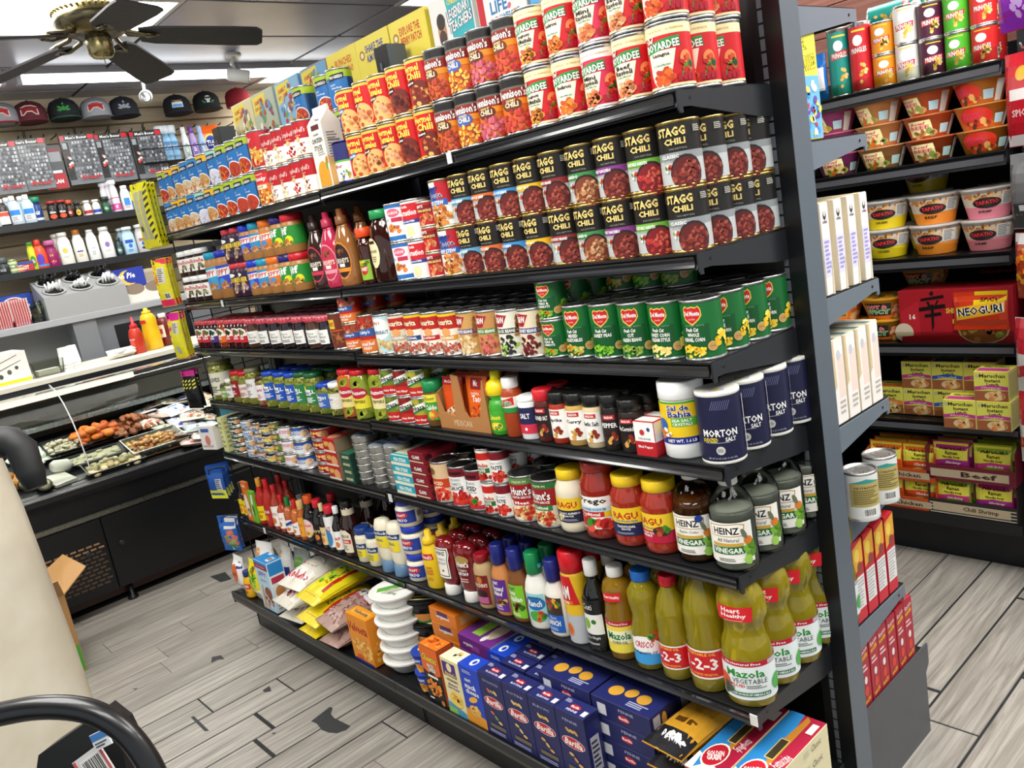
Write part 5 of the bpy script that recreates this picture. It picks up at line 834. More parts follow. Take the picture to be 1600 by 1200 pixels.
tub('udon', 'black and green noodle bowl with striped lid', .05, .064, .075, 0x1a1a1a, [R(-3.2,0,3.2,.5,0x1c7a3a), E(0,.3,.6,.22,0xc07a3a), R(-3.2,.8,3.2,1,0x141414)], 0x141414, [R(-.8,.1+.16*i,.9,.17+.16*i,0xe6d89a) for i in range(5)], name='noodle_bowl')
tub('maccup', 'blue macaroni cup', .026, .034, .062, 0x1c40a8, [R(-3.2,0,3.2,1,0x1c40a8), E(0,.3,.8,.25,0xe8a02c), S(14,0,.28,.6,.18,.3,[0xe8b040,0xd88a24],2), T('KRAFT',0,.78,.16,1.0,WHT)], 0x1c40a8, [E(-.2,.5,.4,.2,0xe8c83c), E(.4,.3,.3,.12,0xe8c83c)], name='macaroni_cup')
box('cheetos', 'black and orange flamed macaroni box', .088, .055, .178, [0x1c1816,0xb84a1c,0xe87a1c], [P([(-.98,.58),(-.4,.52),(0,.58),(.4,.5),(.98,.56),(.98,.995),(-.98,.995)],0xe0641c), T('Cheetos',-.05,.80,.13,1.6,0xf0d83c,'bi',0x1c1816,-.04), T('MAC\'N',-.05,.67,.07,.7,WHT,'b',0x1c1816), T('CHEESE',.05,.60,.07,.9,WHT,'b',0x1c1816), R(-.5,.46,.6,.50,WHT), S(80,0,.28,.75,.15,.12,[0xe8862c,0xd86a1c,0xf0a040],4), L(-.7,.05,.0,.10,1,WHT), E(.7,.06,.2,.05,0xc07a3a)], [R(-.9,.1,.9,.9,0xc85a20)], [S(18,0,.5,.8,.4,.16,[0xc84a14,0xf09a3c],4)], name='pasta_box')
box('annies', 'cream and purple organic macaroni box', .082, .055, .17, [0xe8dca8,0xe0d4a0,0xf0e8c8], [R(-.85,.68,.6,.94,0x4a2478), E(-.1,.85,.28,.08,0xe8dca8), T('Annie\'s',-.1,.73,.08,1.2,0xe8d060,'b'), T('ORGANIC',0,.62,.05,1.3,0x4a3a28), T('Macaroni &',0,.54,.045,1.0,0x4a2478), T('Classic Cheddar',0,.48,.045,1.3,0x4a2478), E(.1,.28,.75,.14,0xf0d060), S(40,.1,.29,.6,.1,.13,[0xe8b040,0xf0c860],4), P([(-.98,0),(.98,0),(.98,.1),(-.98,.2)],0x4a94b8), R(-.98,0,.0,.1,0x8ac060)], [], [S(5,0,.5,.6,.3,.2,[0xd8e0e8,0xe8c860],3)], name='pasta_box')
box('kraftmac', 'bright blue macaroni and cheese box', .085, .055, .175, [0x1c40b8,0x1a3aa8,0x1c48c8], [P([(-.98,0),(.98,0),(.98,.18),(-.98,.24)],0xe0962c), T('KRAFT',-.2,.76,.05,.6,WHT), T('mac&',-.05,.66,.09,1.1,WHT,'b'), T('cheese',.05,.57,.09,1.3,WHT,'b'), E(.0,.44,.5,.05,0xe8b040,.4), E(.0,.24,.6,.1,0xd8a054), S(20,0,.26,.5,.07,.14,[0xe8b450,0xf0c870],3), L(-.6,.88,.5,.94,2,0xb0c0e8)], [R(-.9,.05,.9,.2,0xe0962c)], [E(0,.5,.28,.3,0xf0f2f4), E(.05,.5,.14,.16,0x1c48c8)], name='pasta_box')
def barilla(key, desc, tx, cols, n=5, tri=False):
    box(key, desc, .095, .052, .182, [0x1f2458,0x1c2050,0x262c68], [T(tx,0,.88,.035,min(1.3,.2*len(tx)),0xb8bcd8,''), E(0,.56,.80,.085,0xf0f0ee), E(0,.56,.77,.078,0xc02430), T('Barilla',0,.56,.10,1.25,WHT,'bi')]+[E(-.25+.28*(i % 3),.74-.09*(i//3) if i < 3 else .38-.06*(i-3),.17,.024,cols[i % len(cols)],-.7+.5*(i % 2)) for i in range(n+1)]+[R(-.6,.14,.7,.2,0x6a6048), L(-.75,.04,.6,.1,2,0xa0a4c8)], [R(-.8,.1,.8,.9,0x232864), R(-.6,.2,.5,.7,0xb8b8c0), L(-.5,.25,.4,.65,6,0x3a3c50)], [E(0,.5,.35,.16,0xc02430), T('Barilla',0,.5,.14,.5,WHT), T(tx,0,.22,.14,min(1.0,.14*len(tx)),0xd8dcf0), R(.62,.15,.9,.5,0xe6e6ea), L(-.85,.6,-.4,.85,3,0xb8bcd8)], name='pasta_box')
barilla('bar_tri', 'navy box of tri-color rotini', 'TRI-COLOR ROTINI', [0xd8684a,0x8a9a4a,0xe0c070]); barilla('bar_rot', 'navy box of rotini', 'ROTINI', [0xe0c070,0xd8b45a]); barilla('bar_elb', 'navy box of elbows', 'ELBOWS', [0xe0b860,0xd0a048]); barilla('bar_pen', 'navy box of penne', 'PENNE', [0xc89a50,0xd8ae62])
box('bar_lie', 'navy pasta box lying flat', .175, .095, .052, [0x1f2458,0x1c2050,0x262c68], [E(.1,.4,.2,.16,0xc02430), T('Barilla',.1,.4,.14,.32,WHT), R(-.8,.2,-.5,.75,0xd0d0d8), T('PENNE',.2,.75,.14,.5,0xb8bcd8,'')], [E(0,.5,.18,.36,0xd8a848), R(-.8,.1,-.3,.9,0xb8b8c0)], [E(-.5,.45,.22,.2,0xe0a83c,.4), E(-.05,.55,.2,.16,0xe0a83c,.9), E(.4,.5,.2,.2,0xd8a038,1.2), L(.1,.1,.8,.3,3,0xb8bcd8)], name='pasta_box')
bag('spag_bag', 'amber bag of spaghetti with black ends', .11, .05, .26, 0xc8922c, [R(-1,0,1,.22,0x1c1c22), R(-1,.9,1,1,0x1c1c22), S(9,-.1,.1,.8,.08,.2,[0xe6e2da,0xd8d8e0],3), R(-.5,.3,.5,.36,0x5a3a14), R(-.4,.72,.4,.76,0x6a4a1c), T('PASTA',0,.12,.1,.9,WHT,'b')], name='spaghetti_bag', lie=True, lump=.1, seed=4)
def gg(key, desc, tx): box(key, desc, .082, .27, .036, [0xe4dcb0,0xe2d8b0,0xa81c3c], [R(-.98,.1,.98,.95,0xa81c3c), T(tx,0,.5,.4,1.2,WHT)], [E(.62,.5,.1,.25,0xe2d8b0), T('Classic',.62,.5,.4,.3,0x2a2a22,'i'), R(.25,.3,.4,.7,0xc8c4a0), L(-.9,.3,-.2,.7,3,0xb0b088)], [R(-.98,.0,-.2,1,0x2a80c0), P([(-.98,.0),(.98,0),(.98,.06),(-.98,.2)],0xf0f0ee), P([(-.6,.02),(.2,.2),(.2,.5),(-.2,.99),(-.98,.99),(-.98,.4)],0x2a80c0), P([(-.2,.5),(.3,.2),(.3,.95),(-.0,.99)],0xb87a28), E(-.15,.22,.62,.15,0xf0e8d8), E(-.15,.22,.55,.13,0xb81c2c), T('GOLDEN',-.2,.235,.06,.85,WHT,'b',None,.5), T('GRAIN',-.1,.19,.06,.7,WHT,'b',None,.5), R(-.25,.40,.25,.66,0xd8b870), R(-.2,.41,.2,.65,0x3a3420), T(tx,.62,.42,.09,1.1,WHT,'i',None,1.4), R(.5,.80,.85,.93,0xf0e8d8)], name='spaghetti_box')
gg('gg_spag', 'red and blue long pasta box marked spaghetti', 'Spaghetti'); gg('gg_fett', 'red and blue long pasta box marked fettuccine', 'Fettuccine')

# far side and rear rack
def cerealbox(key, desc, bg, ops, w=.186, d=.062, h=.312, side=()): box(key, desc, w, d, h, bg, [], list(side), [], name='cereal_box', back=(), mat='carton'); KB[key] = KB[key][:6]+((lambda: [('cereal_box', planar(planar(MB().bbox(-w/2,-d/2,0,w/2,d/2,h,.0012,bg), (0,-d/2,0), (1,0,0), (0,0,1), w/2, h, ops), (w/2,0,0), (0,1,0), (0,0,1), d/2, h, list(side), base=2).mesh('cereal_box', 'carton'))]), False)
CART = lambda sd, sky: [R(-.97,.01,.97,.99,sky), P([(-.9,.74),(.2,.86),(.25,.98),(-.9,.97)],0xe8cf3c), T('FAMILY',-.4,.90,.05,.7,0xb8301c,'bi',None,.12), T('FUN GAME',-.4,.83,.05,.8,0xb8301c,'bi',None,.12), S(70,.1,.46,.88,.46,.15,[0xa85a30,0x5a8ab8,0xb82c2c,0x6a9a4a,0xd8b060,0x7a4a6a,0xe8e0d0],sd)]
cerealbox('ce_c1', 'cream cereal box with busy puzzle picture', 0xd8cf9a, CART(3,0xd0c898)); cerealbox('ce_c2', 'grey green cereal box with busy puzzle picture', 0xb8c0a8, CART(5,0xb0b8a0)); cerealbox('ce_c3', 'sky blue cereal box with busy puzzle picture', 0x7ab0d8, CART(8,0x88b8d8)); cerealbox('ce_c4', 'brown cereal box with treasure picture', 0x8a5a3a, CART(12,0x6aa0c8))
YEL = 0xecd84a
MUL = lambda l1, l2, tc, ops: [R(-.97,.01,.97,.99,YEL), E(-.68,.84,.16,None,0xa8742c), E(-.68,.84,.09,None,0xf0e4b0), T(l1,.1,.88,.075,1.1,tc), T(l2,.12,.79,.075,1.1,tc)]+ops
cerealbox('ce_bun', 'yellow cereal box with a white maze', YEL, MUL('BUNCHES','OF FUN!',0xd8641c,[E(0,.42,.75,.26,0xf4ec8a)]+[E(-.3+.3*(i%3),.3+.12*(i//3),.2,.05,WHT,.3*i) for i in range(9)]+[S(12,0,.4,.9,.35,.06,[0xb87a2c],3)]))
cerealbox('ce_alm', 'yellow cereal box with a tree and blue ribbon', YEL, MUL('SHAKE THE','ALMOND TREE',0x2a3a9a,[P([(-.7,.55),(-.2,.62),(.3,.56),(.85,.66),(.85,.56),(.3,.47),(-.2,.52),(-.8,.45)],0x4a6ac0), E(.1,.25,.8,.22,0x9ac03a), S(12,.1,.32,.6,.1,.07,[WHT],3)]))
cerealbox('ce_ber', 'yellow cereal box with a green berry field', YEL, MUL('EXPLORE THE','BERRY PATCH',0xd0401c,[E(0,.18,1.0,.26,0x8ac03a), S(40,0,.2,.85,.16,.05,[0xd8e89a,0xc02a3a],3), R(.1,.4,.7,.56,0xe8b41e), E(.75,.5,.16,None,0xf0a83c)]))
cerealbox('ce_tea', 'white and teal cereal box with a person in a denim shirt', 0xeeeee8, [R(-.97,.01,.97,.99,0xeceae4), P([(.0,.5),(.97,.62),(.97,.99),(-.2,.99)],0x3ab0b8), P([(.0,.01),(.97,.01),(.97,.6),(.0,.5)],0xeab43c), T('CHEERS FOR',.35,.93,.05,.9,0xf0d83c), T('LEGENDARY',.38,.84,.09,1.15,WHT,'bi',0x3a2a6a,.15), T('TEACHERS',.4,.74,.09,1.1,WHT,'bi',0x3a2a6a,.15), P([(-.9,.01),(-.1,.01),(-.05,.4),(-.25,.55),(-.75,.55),(-.95,.4)],0x9ab8d0), P([(-.6,.4),(-.4,.4),(-.42,.6),(-.58,.6)],0xc8946a), E(-.5,.72,.2,.13,0xc08a60), E(-.5,.66,.18,.07,0x4a3226), E(-.5,.80,.2,.07,0x2a1c16), L(.1,.2,.9,.42,4,0x9a7a2c)])
cerealbox('ce_life', 'white and red cereal box with scattered straws', 0xf0eee8, [R(-.97,.01,.97,.99,0xf0eee8), R(-.97,.01,-.7,.99,0xc8202c), T('LIFE',-.1,.72,.1,.7,0x2a7ab8,'b'), T('is AWESOME',.2,.62,.06,1.0,0x2a7ab8,'b'), S(24,.1,.4,.8,.35,.07,[0xc8202c,0xe8a02c,0xd86a8a],5)])
cerealbox('ce_blue', 'blue and orange cereal box with round picture', 0x4a9ad8, [R(-.97,.01,.97,.99,0x5aa8e0), E(0,.5,.7,.25,0xe8742c), E(0,.5,.5,.18,0xf0c860), S(8,0,.75,.7,.14,.12,[WHT,0xe8d03c],5)])
cerealbox('ce_end', 'yellow and blue cereal box on the far side of the upright', 0xe0d44a, [], .19, .072, .25, [R(-.97,.01,.97,.99,0xe2d650), R(-.97,.01,.97,.5,0x6ab0e0), P([(-.97,.9),(-.4,.62),(-.97,.6)],0xe08a4a), T('TER',-.45,.74,.08,.9,0xf0e03c,'b',0x5a4a1c,.1), T('RUBBLES',-.1,.60,.12,1.7,0xf0e03c,'b',0x5a4a1c,.15), S(30,0,.25,.85,.22,.22,[0x4a90d0,0xb8405a,0xd8d060,0x6a4a9a,0xe8e8f0],5), R(-.1,.88,.6,.98,0xe8e8d8), L(0,.89,.55,.97,4,0x6a6a5a)])
OAT = lambda c1: [R(-.97,.01,.97,.99,0xf0e6e0), R(-.97,.2,.97,.62,c1), E(0,.86,.4,.05,0x3a3a44), E(0,.88,.22,.03,0xe8dcd4), T('OATMEAL',0,.79,.03,1.2,0x4a4a6a), L(-.6,.24,.7,.6,8,0x9a94c8), P([(.5,.0),(.97,.0),(.97,.4),(.75,.35)],0xd8ccb0)]
box('oat', 'white instant oatmeal box', .19, .034, .195, [0xe6dac0,0xe8dcc8,0xd8c8a0], [], OAT(0xd8d4ec), [L(-.9,.2,.9,.8,3,0x9a8a5a)], name='oatmeal_box')
box('cow', 'pale hot cereal box with pink side', .19, .05, .19, [0xe0d4b8,0xe8dcd0,0xd8ccb0], [], [R(-.97,.01,.97,.99,0xf2ece6), R(-.2,.3,.9,.8,0xf0d8cc), P([(-.97,.4),(-.5,.45),(-.6,.99),(-.97,.99)],0xd8c090), E(.1,.8,.35,.06,0xc8c8d0), L(-.3,.1,.8,.28,3,0xb8b0a8)], [R(-.98,.1,.98,.5,0x4a7a88), L(-.8,.6,.8,.9,2,0x8a8a70)], name='hot_cereal_box')
can('canister', 'white cardboard canister with green and gold label', .037, .112, 0xe4e4e0, [R(.1,.28,2.1,.82,0xb8a868), P([(.1,.82),(1.1,.92),(2.1,.82)],0x3a9a94), T('NUTRITION',1.1,.72,.05,1.4,0x6a3a20), L(.3,.34,1.9,.68,7,0x7a6a3a), B(.8,.04,1.6,.24)], rim=0xe8e8e4, lid=0xe8e8e4, name='drink_canister', cat='canister')
box('redbox', 'tall red pancake box with food pictures', .15, .047, .2, [0xc01e2c,0xc82434,0xd02430], [], [R(-.97,.01,.97,.99,0xc82838), P([(-.97,.6),(.97,.72),(.97,.99),(-.97,.92)],0xe8a83c), E(-.2,.82,.5,.08,0xf0d05a), E(.2,.66,.5,.07,0x8a4a3a), R(-.9,.16,.9,.56,0xe6e4e2), L(-.8,.18,.8,.54,9,0xb8b4b4)], [R(-.4,.3,.4,.6,0xf0e8e8), T('MIX',0,.45,.2,.5,0xc01e2c)], name='pancake_box')
box('darkred', 'dark red biscuit box with yellow lettering', .15, .045, .165, [0xa81a2c,0xb02234,0xb81e30], [], [R(-.97,.01,.97,.99,0xa82034), T('Raisin',0,.88,.07,1.5,WHT,'i',None,.2), T('WAFER',0,.78,.07,1.5,0xf0b82c,'b',None,.2), L(-.7,.55,.7,.68,2,0xe8c0c0), E(0,.42,.3,.06,0xe8e4e2), E(0,.25,.4,.08,0xd8402c), T('MAIZE',0,.1,.06,1.3,0xf0b82c,'b',None,.2)], [R(-.97,.1,.97,.4,0x8a1424), T('WAFER',0,.28,.2,1.2,0xf0b82c,'b'), T('Raisin',0,.68,.26,1.4,WHT,'i')], name='biscuit_box')
def nbowl(key, desc, col, t1, food, ring=None): tub(key, desc, .056, .078, .074, col, [P([(-.8,.1),(.5,.1),(.3,.9),(-.7,.9)],0xe8e0a0) if ring is None else E(-.1,.55,.75,.5,ring), T('Bowl',-.25,.75,.17,.7,0xd83a6a,'bi'), T(t1,-.2,.55,.18,.9,0xd83a6a,'b'), S(16,-.1,.2,.7,.18,.14,food,3), R(.75,.15,1.2,.6,0xb8d8e0), R(1.3,0,1.7,1,0xf0e8e0)], 0xd8a070, [S(20,0,.5,.8,.4,.15,[0xc8602c,0xe8a060,0xf0d0a0],3)], name='noodle_bowl')
nbowl('nb_blue', 'blue noodle bowl', 0x4a7aa8, 'SPICY', [0xd8501c,0x8a9a3a]); nbowl('nb_pur', 'purple noodle bowl', 0xb04a8a, 'KIMCHI', [0xd8681c,0x9aa83a,0xe8c880]); nbowl('nb_or', 'light orange noodle bowl', 0xd8945a, 'SPICY', [0xe0641c,0x7a9a3a,0xe8d0a0]); nbowl('nb_red', 'red orange noodle bowl', 0xc8582c, 'BEEF', [0xa86a3a,0xc89a60,0x8a9a4a]); nbowl('nb_fire', 'orange noodle bowl with red disc', 0xe0862c, 'HOT', [0x5a2a1c,0xc8401c,0xe8b060], 0xd8301c)
def tapa(key, desc, col, tx): tub(key, desc, .058, .08, .1, 0xe0dcd8, [R(-3.2,0,3.2,.45,col), R(-3.2,.45,3.2,.95,0xd8c8b8), S(40,0,.86,1.6,.1,.1,[0xc8803c,0xe8c080,0x8a5a2c],3), E(-.1,.6,.6,.2,0x2a2422), T('TAPATIO',-.1,.62,.15,.95,0xe8303c,'b',None,.05), T(tx,-.2,.28,.1,.6,0x2a2422), R(.5,.5,1.1,.95,0xe0e0dc), L(.55,.52,1.05,.92,7,0x6a6a6a)], 0xd8d4d0, name='noodle_bowl')
tapa('tp_chk', 'yellow noodle bowl with black emblem', 0xe8cf1e, 'CHICKEN'); tapa('tp_beef', 'orange noodle bowl with black emblem', 0xe88a2c, 'BEEF'); tapa('tp_shr', 'pink noodle bowl with black emblem', 0xe8889a, 'SHRIMP')
tub('topramen', 'bright orange ramen bowl', .06, .078, .072, 0xe87a1c, [R(-3.2,0,3.2,1,0xe87a1c), P([(-.9,.15),(.5,.15),(.5,.85),(-.9,.85)],0xf0a03c), T('Top',-.4,.68,.2,.6,0x1c1c1c,'b'), T('Ramen',-.15,.42,.22,1.1,0x1c1c1c,'b'), S(14,1.0,.5,.4,.35,.2,[0xe8c080,0xc86a2c],3)], 0xe88a2c, name='noodle_bowl')
tub('hotspicy', 'yellow bowl of hot and spicy noodles', .058, .082, .078, 0xe0a02c, [R(-.9,.1,.4,.9,0x2a2018), T('HOT &',-.3,.70,.26,1.0,0xe8343c,'b',WHT), T('SPICY',-.25,.42,.28,1.2,0x3aa83c,'b',WHT), S(22,.9,.5,.5,.4,.17,[0xe8a880,0xf0d060,0xc8502c],3), R(-.9,.08,.9,.2,0xd8641c)], 0xe8a82c, [S(20,0,.5,.8,.4,.15,[0x5a4a3a,0xe0c070],3)], name='noodle_bowl')
tub('pinkbowl', 'pink lidded noodle bowl', .06, .078, .07, 0xe0b0b0, [R(-3.2,.3,3.2,.6,0xe8d8d8)], 0xd88a94, name='noodle_bowl')
box('shinbox', 'red open noodle carton with large brush strokes', .36, .14, .185, 0xa81c28, [P([(-.98,.05),(-.62,.05),(-.62,.8),(-.98,.6)],0xb82430), E(-.93,.2,.18,.18,0xd8c8b0), T('16',-.75,.5,.1,.12,WHT,'b'), P([(-.42,.93),(-.36,.99),(-.33,.92),(-.38,.88)],0x14100f), P([(-.58,.84),(-.16,.90),(-.15,.84),(-.58,.79)],0x14100f), P([(-.48,.78),(-.43,.78),(-.40,.70),(-.44,.69)],0x14100f), P([(-.28,.80),(-.24,.81),(-.30,.70),(-.33,.70)],0x14100f), P([(-.62,.67),(-.14,.73),(-.13,.66),(-.62,.60)],0x14100f), P([(-.52,.54),(-.22,.58),(-.21,.52),(-.52,.48)],0x14100f), P([(-.40,.72),(-.34,.73),(-.36,.30),(-.40,.22)],0x14100f), T('SHIN',-.03,.6,.1,.2,0xe8c83c), P([(-.98,.0),(-.98,.12),(.1,.2),(.98,.2),(.98,0)],0xa81c28), E(.5,.24,.44,.26,0xd8b88a), E(.5,.22,.40,.22,0x9a5a30), S(40,.5,.22,.36,.17,.05,[0xc87a4a,0x8a4a2a,0xd8a060,0x9ab04a,0xc8281c],4), P([(-.02,.36),(.22,.36),(.22,.46),(-.02,.44)],0xe8c83c), T('SHIN',.1,.40,.06,.2,0x14100f)], name='noodle_carton')
bag('neoguri', 'red and yellow noodle packet leaning in the carton', .17, .035, .13, 0xc83a1c, [P([(-.2,.65),(1,.75),(1,1),(-.2,1)],0xe8c81e), P([(-.9,.25),(.95,.45),(.95,.75),(-.9,.6)],0xe8b02c), T('NEOGURI',.02,.52,.22,1.7,0x1a1a1a,'b',WHT,.1), T('SPICY',.4,.8,.12,.7,0x1a1a1a)], name='noodle_packet', cat='packet')
bag('redpack', 'dark red noodle packet in a stack', .17, .16, .03, 0x7a1a24, name='noodle_packet', cat='packet', seal=.001)
def maru(key, desc, c1, tx, fcol): box(key, desc, .104, .09, .1, [0xd8cf6a,0xd8cf8a,0xe8dc5a], [P([(-.97,.5),(.97,.5),(.97,.98),(-.97,.98)],0xd8d85a), T('Maruchan',.08,.86,.13,1.5,0x3a2a24,'b'), E(-.8,.85,.11,None,0xb8b49a), T('Instant',.1,.70,.12,.9,0x3a2a24,'b'), T('Lunch',.1,.57,.11,.7,0x3a2a24,'b'), P([(-.97,.36),(0,.44),(.97,.38),(.97,.5),(0,.56),(-.97,.48)],c1), T(tx,0,.455,.07,1.2,WHT,'i'), P([(-.97,.01),(.97,.01),(.97,.36),(-.97,.34)],0x9a5a3a), E(.2,.18,.6,.16,0xd8c090), S(14,.2,.18,.5,.12,.15,fcol,3)], [R(-.9,.1,.9,.9,0xc8b878)], [R(-.9,.1,.9,.5,c1), T('Maruchan',0,.7,.2,1.4,0x3a2a24,'b')], name='noodle_cup')
maru('mr_pink', 'yellow noodle cup with pink swoosh', 0xb83a8a, 'Shrimp', [0xd8a060,0xc87a4a,0xe8c890]); maru('mr_blue', 'yellow noodle cup with blue swoosh', 0x2a5ab8, 'Lime Chili', [0xd8a060,0xc87a4a,0xe8c890]); maru('mr_or', 'yellow noodle cup with orange swoosh', 0xe0782c, 'Chicken', [0xe0b870,0xd8a050,0xf0d8a0])
MRP = lambda c, tx: [P([(-.97,.45),(.97,.45),(.97,.97),(-.97,.97)],0xe0d84a), T('Maruchan',.1,.84,.13,1.4,0x2a1c1c,'b'), T('Ramen',.1,.70,.10,.7,0x2a1c1c,'b'), T('Noodle Soup',.1,.58,.09,1.0,0x2a1c1c,'b'), P([(-.97,.3),(0,.42),(.97,.34),(.97,.5),(0,.54),(-.97,.46)],c), T(tx,.2,.42,.08,.9,WHT,'bi'), E(.1,.18,.6,.15,0xe8c060), S(12,.1,.18,.5,.1,.16,[0xe8b040,0xf0d080,0xc87a3c],3)]
bag('rm_or', 'orange ramen packet', .125, .035, .13, 0xd8641c, MRP(0xd8481c,'Chicken'), name='ramen_packet', cat='packet'); bag('rm_pur', 'magenta ramen packet', .125, .035, .13, 0xa82a6a, MRP(0xa8308a,'Shrimp'), name='ramen_packet', cat='packet'); bag('rm_gr', 'lime and pink ramen packet', .125, .035, .13, 0x8aa02c, MRP(0xc83a7a,'Chili Shrimp'), name='ramen_packet', cat='packet')
def tray(key, desc, w, d, h, c, tx, stripes=False):
    def build():
        b = MB(); t = .003
        b.box(-w/2,-d/2,0,w/2,d/2,t,c).box(-w/2,-d/2,t,w/2,-d/2+t,h*.42,c).box(-w/2,d/2-t,t,w/2,d/2,h,c)
        for s in (-1, 1): x0 = s*w/2-(t if s > 0 else 0); b.loft([[(x0,-d/2+t,t),(x0,d/2-t,t),(x0,d/2-t,h),(x0,-d/2+.04,h),(x0,-d/2+t,h*.9)],[(x0+t,-d/2+t,t),(x0+t,d/2-t,t),(x0+t,d/2-t,h),(x0+t,-d/2+.04,h),(x0+t,-d/2+t,h*.9)]][::1], c, False)
        planar(b, (0,-d/2,0), (1,0,0), (0,0,1), w/2, h*.42, ([R(-.97,.05+.22*i,.97,.12+.22*i,0xc8c0b0) for i in range(4)] if stripes else [])+[R(-.9,.2,.85,.75,0xb8a88a), T(tx,.2,.48,.36,.8,0x3a2418,'b')])
        if not stripes: planar(b, (w/2,0,0), (0,1,0), (0,0,1), d/2, h, [R(.1,.3,.7,.7,0xc8c0b8)])
        return [('noodle_tray', b.mesh('noodle_tray', 'carton'))]
    kind(key, 'noodle_tray', 'carton', desc, w, d, h, build, False)
tray('tr_chicken', 'low orange carton tray of ramen', .25, .2, .11, 0xb84a20, 'Chicken'); tray('tr_beef', 'maroon carton tray of ramen', .29, .2, .13, 0x6a1c2c, 'Beef'); tray('tr_chili', 'black striped carton tray of ramen', .29, .2, .13, 0x2a2422, 'Chili Shrimp', True)
tray('tr_card', 'brown carton tray under the noodle cups', .24, .2, .1, 0x9a6a44, 'LUNCH')

# ------------------------------------------------------------------ stock the front of the long shelving
W = ['on top shelf', 'on second shelf', 'on third shelf', 'on fourth shelf', 'on fifth shelf', 'on sixth shelf', 'on base deck']
def spread(key, p0, p1, n, **k): return [(key, p0+(p1-p0)*i/max(1, n-1)) for i in range(n)]
def two(items, sec, y0, shelf, xmin, xmax, jit=0): return fit_row(items, (HF if sec == 'f' else HN)[shelf], y0, xmin, xmax, W[shelf], None, jit)
XS = -L1
# top shelf, far section
pr_ = ['prog_plain','prog_yellow','prog_yellow','prog_plain','prog_cream','prog_yellow','prog_green','prog_green','prog_tomato','prog_tomato']
pr2 = ['prog_green','prog_yellow','prog_yellow','prog_plain','prog_plain','prog_yellow','prog_cream','prog_green','prog_tomato','prog_green']
row = [(k, 252+13.6*i+.12*i*i, 2, 1) for i, k in enumerate(pr_)]+[('chunky', 403, 2, 1), ('camp_mush', 424, 2, 2), ('camp_noodle', 438, 2, 2), ('camp_tom', 456, 2, 2), ('camp_clam', 472, 2, 2)]
xs = two(row, 'f', .006, 0, -2.44, -1.255)
for i, x in enumerate(xs[:11]):
    for r in range(2): put(pr2[i] if i < 10 else 'bigchunky', x+.003, .006+.0385+r*.078, HF[0]+.1145, math.radians(random.uniform(-6, 14)), W[0], None, 1, r)
for i, x in enumerate((xs[11], xs[13], xs[13]+.078)): put('prog_green', x-.03, .006+.0385+.079*2, HF[0]+.001, .2, W[0], None, 0, 2); put('prog_green', x-.03, .006+.0385+.079*2, HF[0]+.1145, .3, W[0], None, 1, 2); put('prog_green', x-.03, .044+.079*2, HF[0]+.228, .1+.3*i, W[0], None, 2, 2)
def carton_stock():
    b = MB(); w, d, h = .075, .06, .17
    b.loft([[(-w/2,-d/2,0),(w/2,-d/2,0),(w/2,d/2,0),(-w/2,d/2,0)],[(-w/2,-d/2,h),(w/2,-d/2,h),(w/2,d/2,h),(-w/2,d/2,h)],[(-w/2,-.004,h+.03),(w/2,-.004,h+.03),(w/2,.004,h+.03),(-w/2,.004,h+.03)],[(-w/2,-.003,h+.045),(w/2,-.003,h+.045),(w/2,.003,h+.045),(-w/2,.003,h+.045)]], 0xeae6da, False)
    planar(b, (0,-d/2,0), (1,0,0), (0,0,1), w/2, h, [R(-.5,.90,.6,.98,0x5a1c24), T('ORGANIC',0,.83,.035,.8,0x4a4a48,'b'), T('CHICKEN',0,.74,.075,1.5,0x2a2a28,'b'), T('STOCK',0,.63,.075,1.15,0x2a2a28,'b'), L(-.2,.5,.8,.6,3,0xa0a09a), E(.1,.22,.75,.2,0xd89a2c), R(-.65,.02,.85,.24,0xd89a2c), E(.85,.42,.12,.06,0xd8702c), E(.7,.36,.1,.1,0x6a9a3a)])
    planar(b, (w/2,0,0), (0,1,0), (0,0,1), d/2, h, [L(-.7,.35,.7,.85,12,0x8a8a84), T('Nutrition Facts',0,.72,.03,1.2,0x3a3a38), P([(-.98,.0),(.3,.0),(-.3,.4),(-.98,.5)],0xe0b070)])
    c = MB().lathe([(.012,0),(.013,.002),(.0125,.012),(.011,.013)], 0xe8e6e0, 14, at=(.012,-.02,h+.008))
    return [('stock_carton', b.mesh('stock_carton', 'carton')), ('cap', c.mesh('cap', 'plastic'), [])]
kind('stock', 'stock_carton', 'carton', 'white gable top carton of chicken stock', .077, .06, .22, carton_stock, False)
horm = ['hormel_tam_cheese','hormel_tam','hormel_tam2','hormel_chili','hormel_beans']; dens = ['denn_orig','denn_spag','denn_hot','denn_chunky']; bos = ['boy_spag','boy_beef','boy_mini','boy_rav','boy_las']
row = [('stock', 488)]+[('blue_lid_can', 526, 1)]+[(k, p, 2, 1) for k, p in zip(horm, (545, 569, 593, 625, 657))]+[(k, p, 2, 1) for k, p in zip(dens, (683, 714, 751, 785))]+[(k, p, 2 if i < 4 else 3, 1) for i, (k, p) in enumerate(zip(bos, (821, 864, 907, 958, 1010)))]
xs = two(row, 'n', .006, 0, -1.30, .006)
for i, (k, x) in enumerate(zip(horm+dens+bos, xs[2:])):
    for r in range(2 if i < 13 else 3):
        kk = k if not (r and k == 'boy_las') else 'boy_rav'
        put(kk, x+random.uniform(-.004, .004), .006+.038+r*.077, HN[0]+.1135, math.radians(random.uniform(-6, 14)), W[0], None, 1, r)
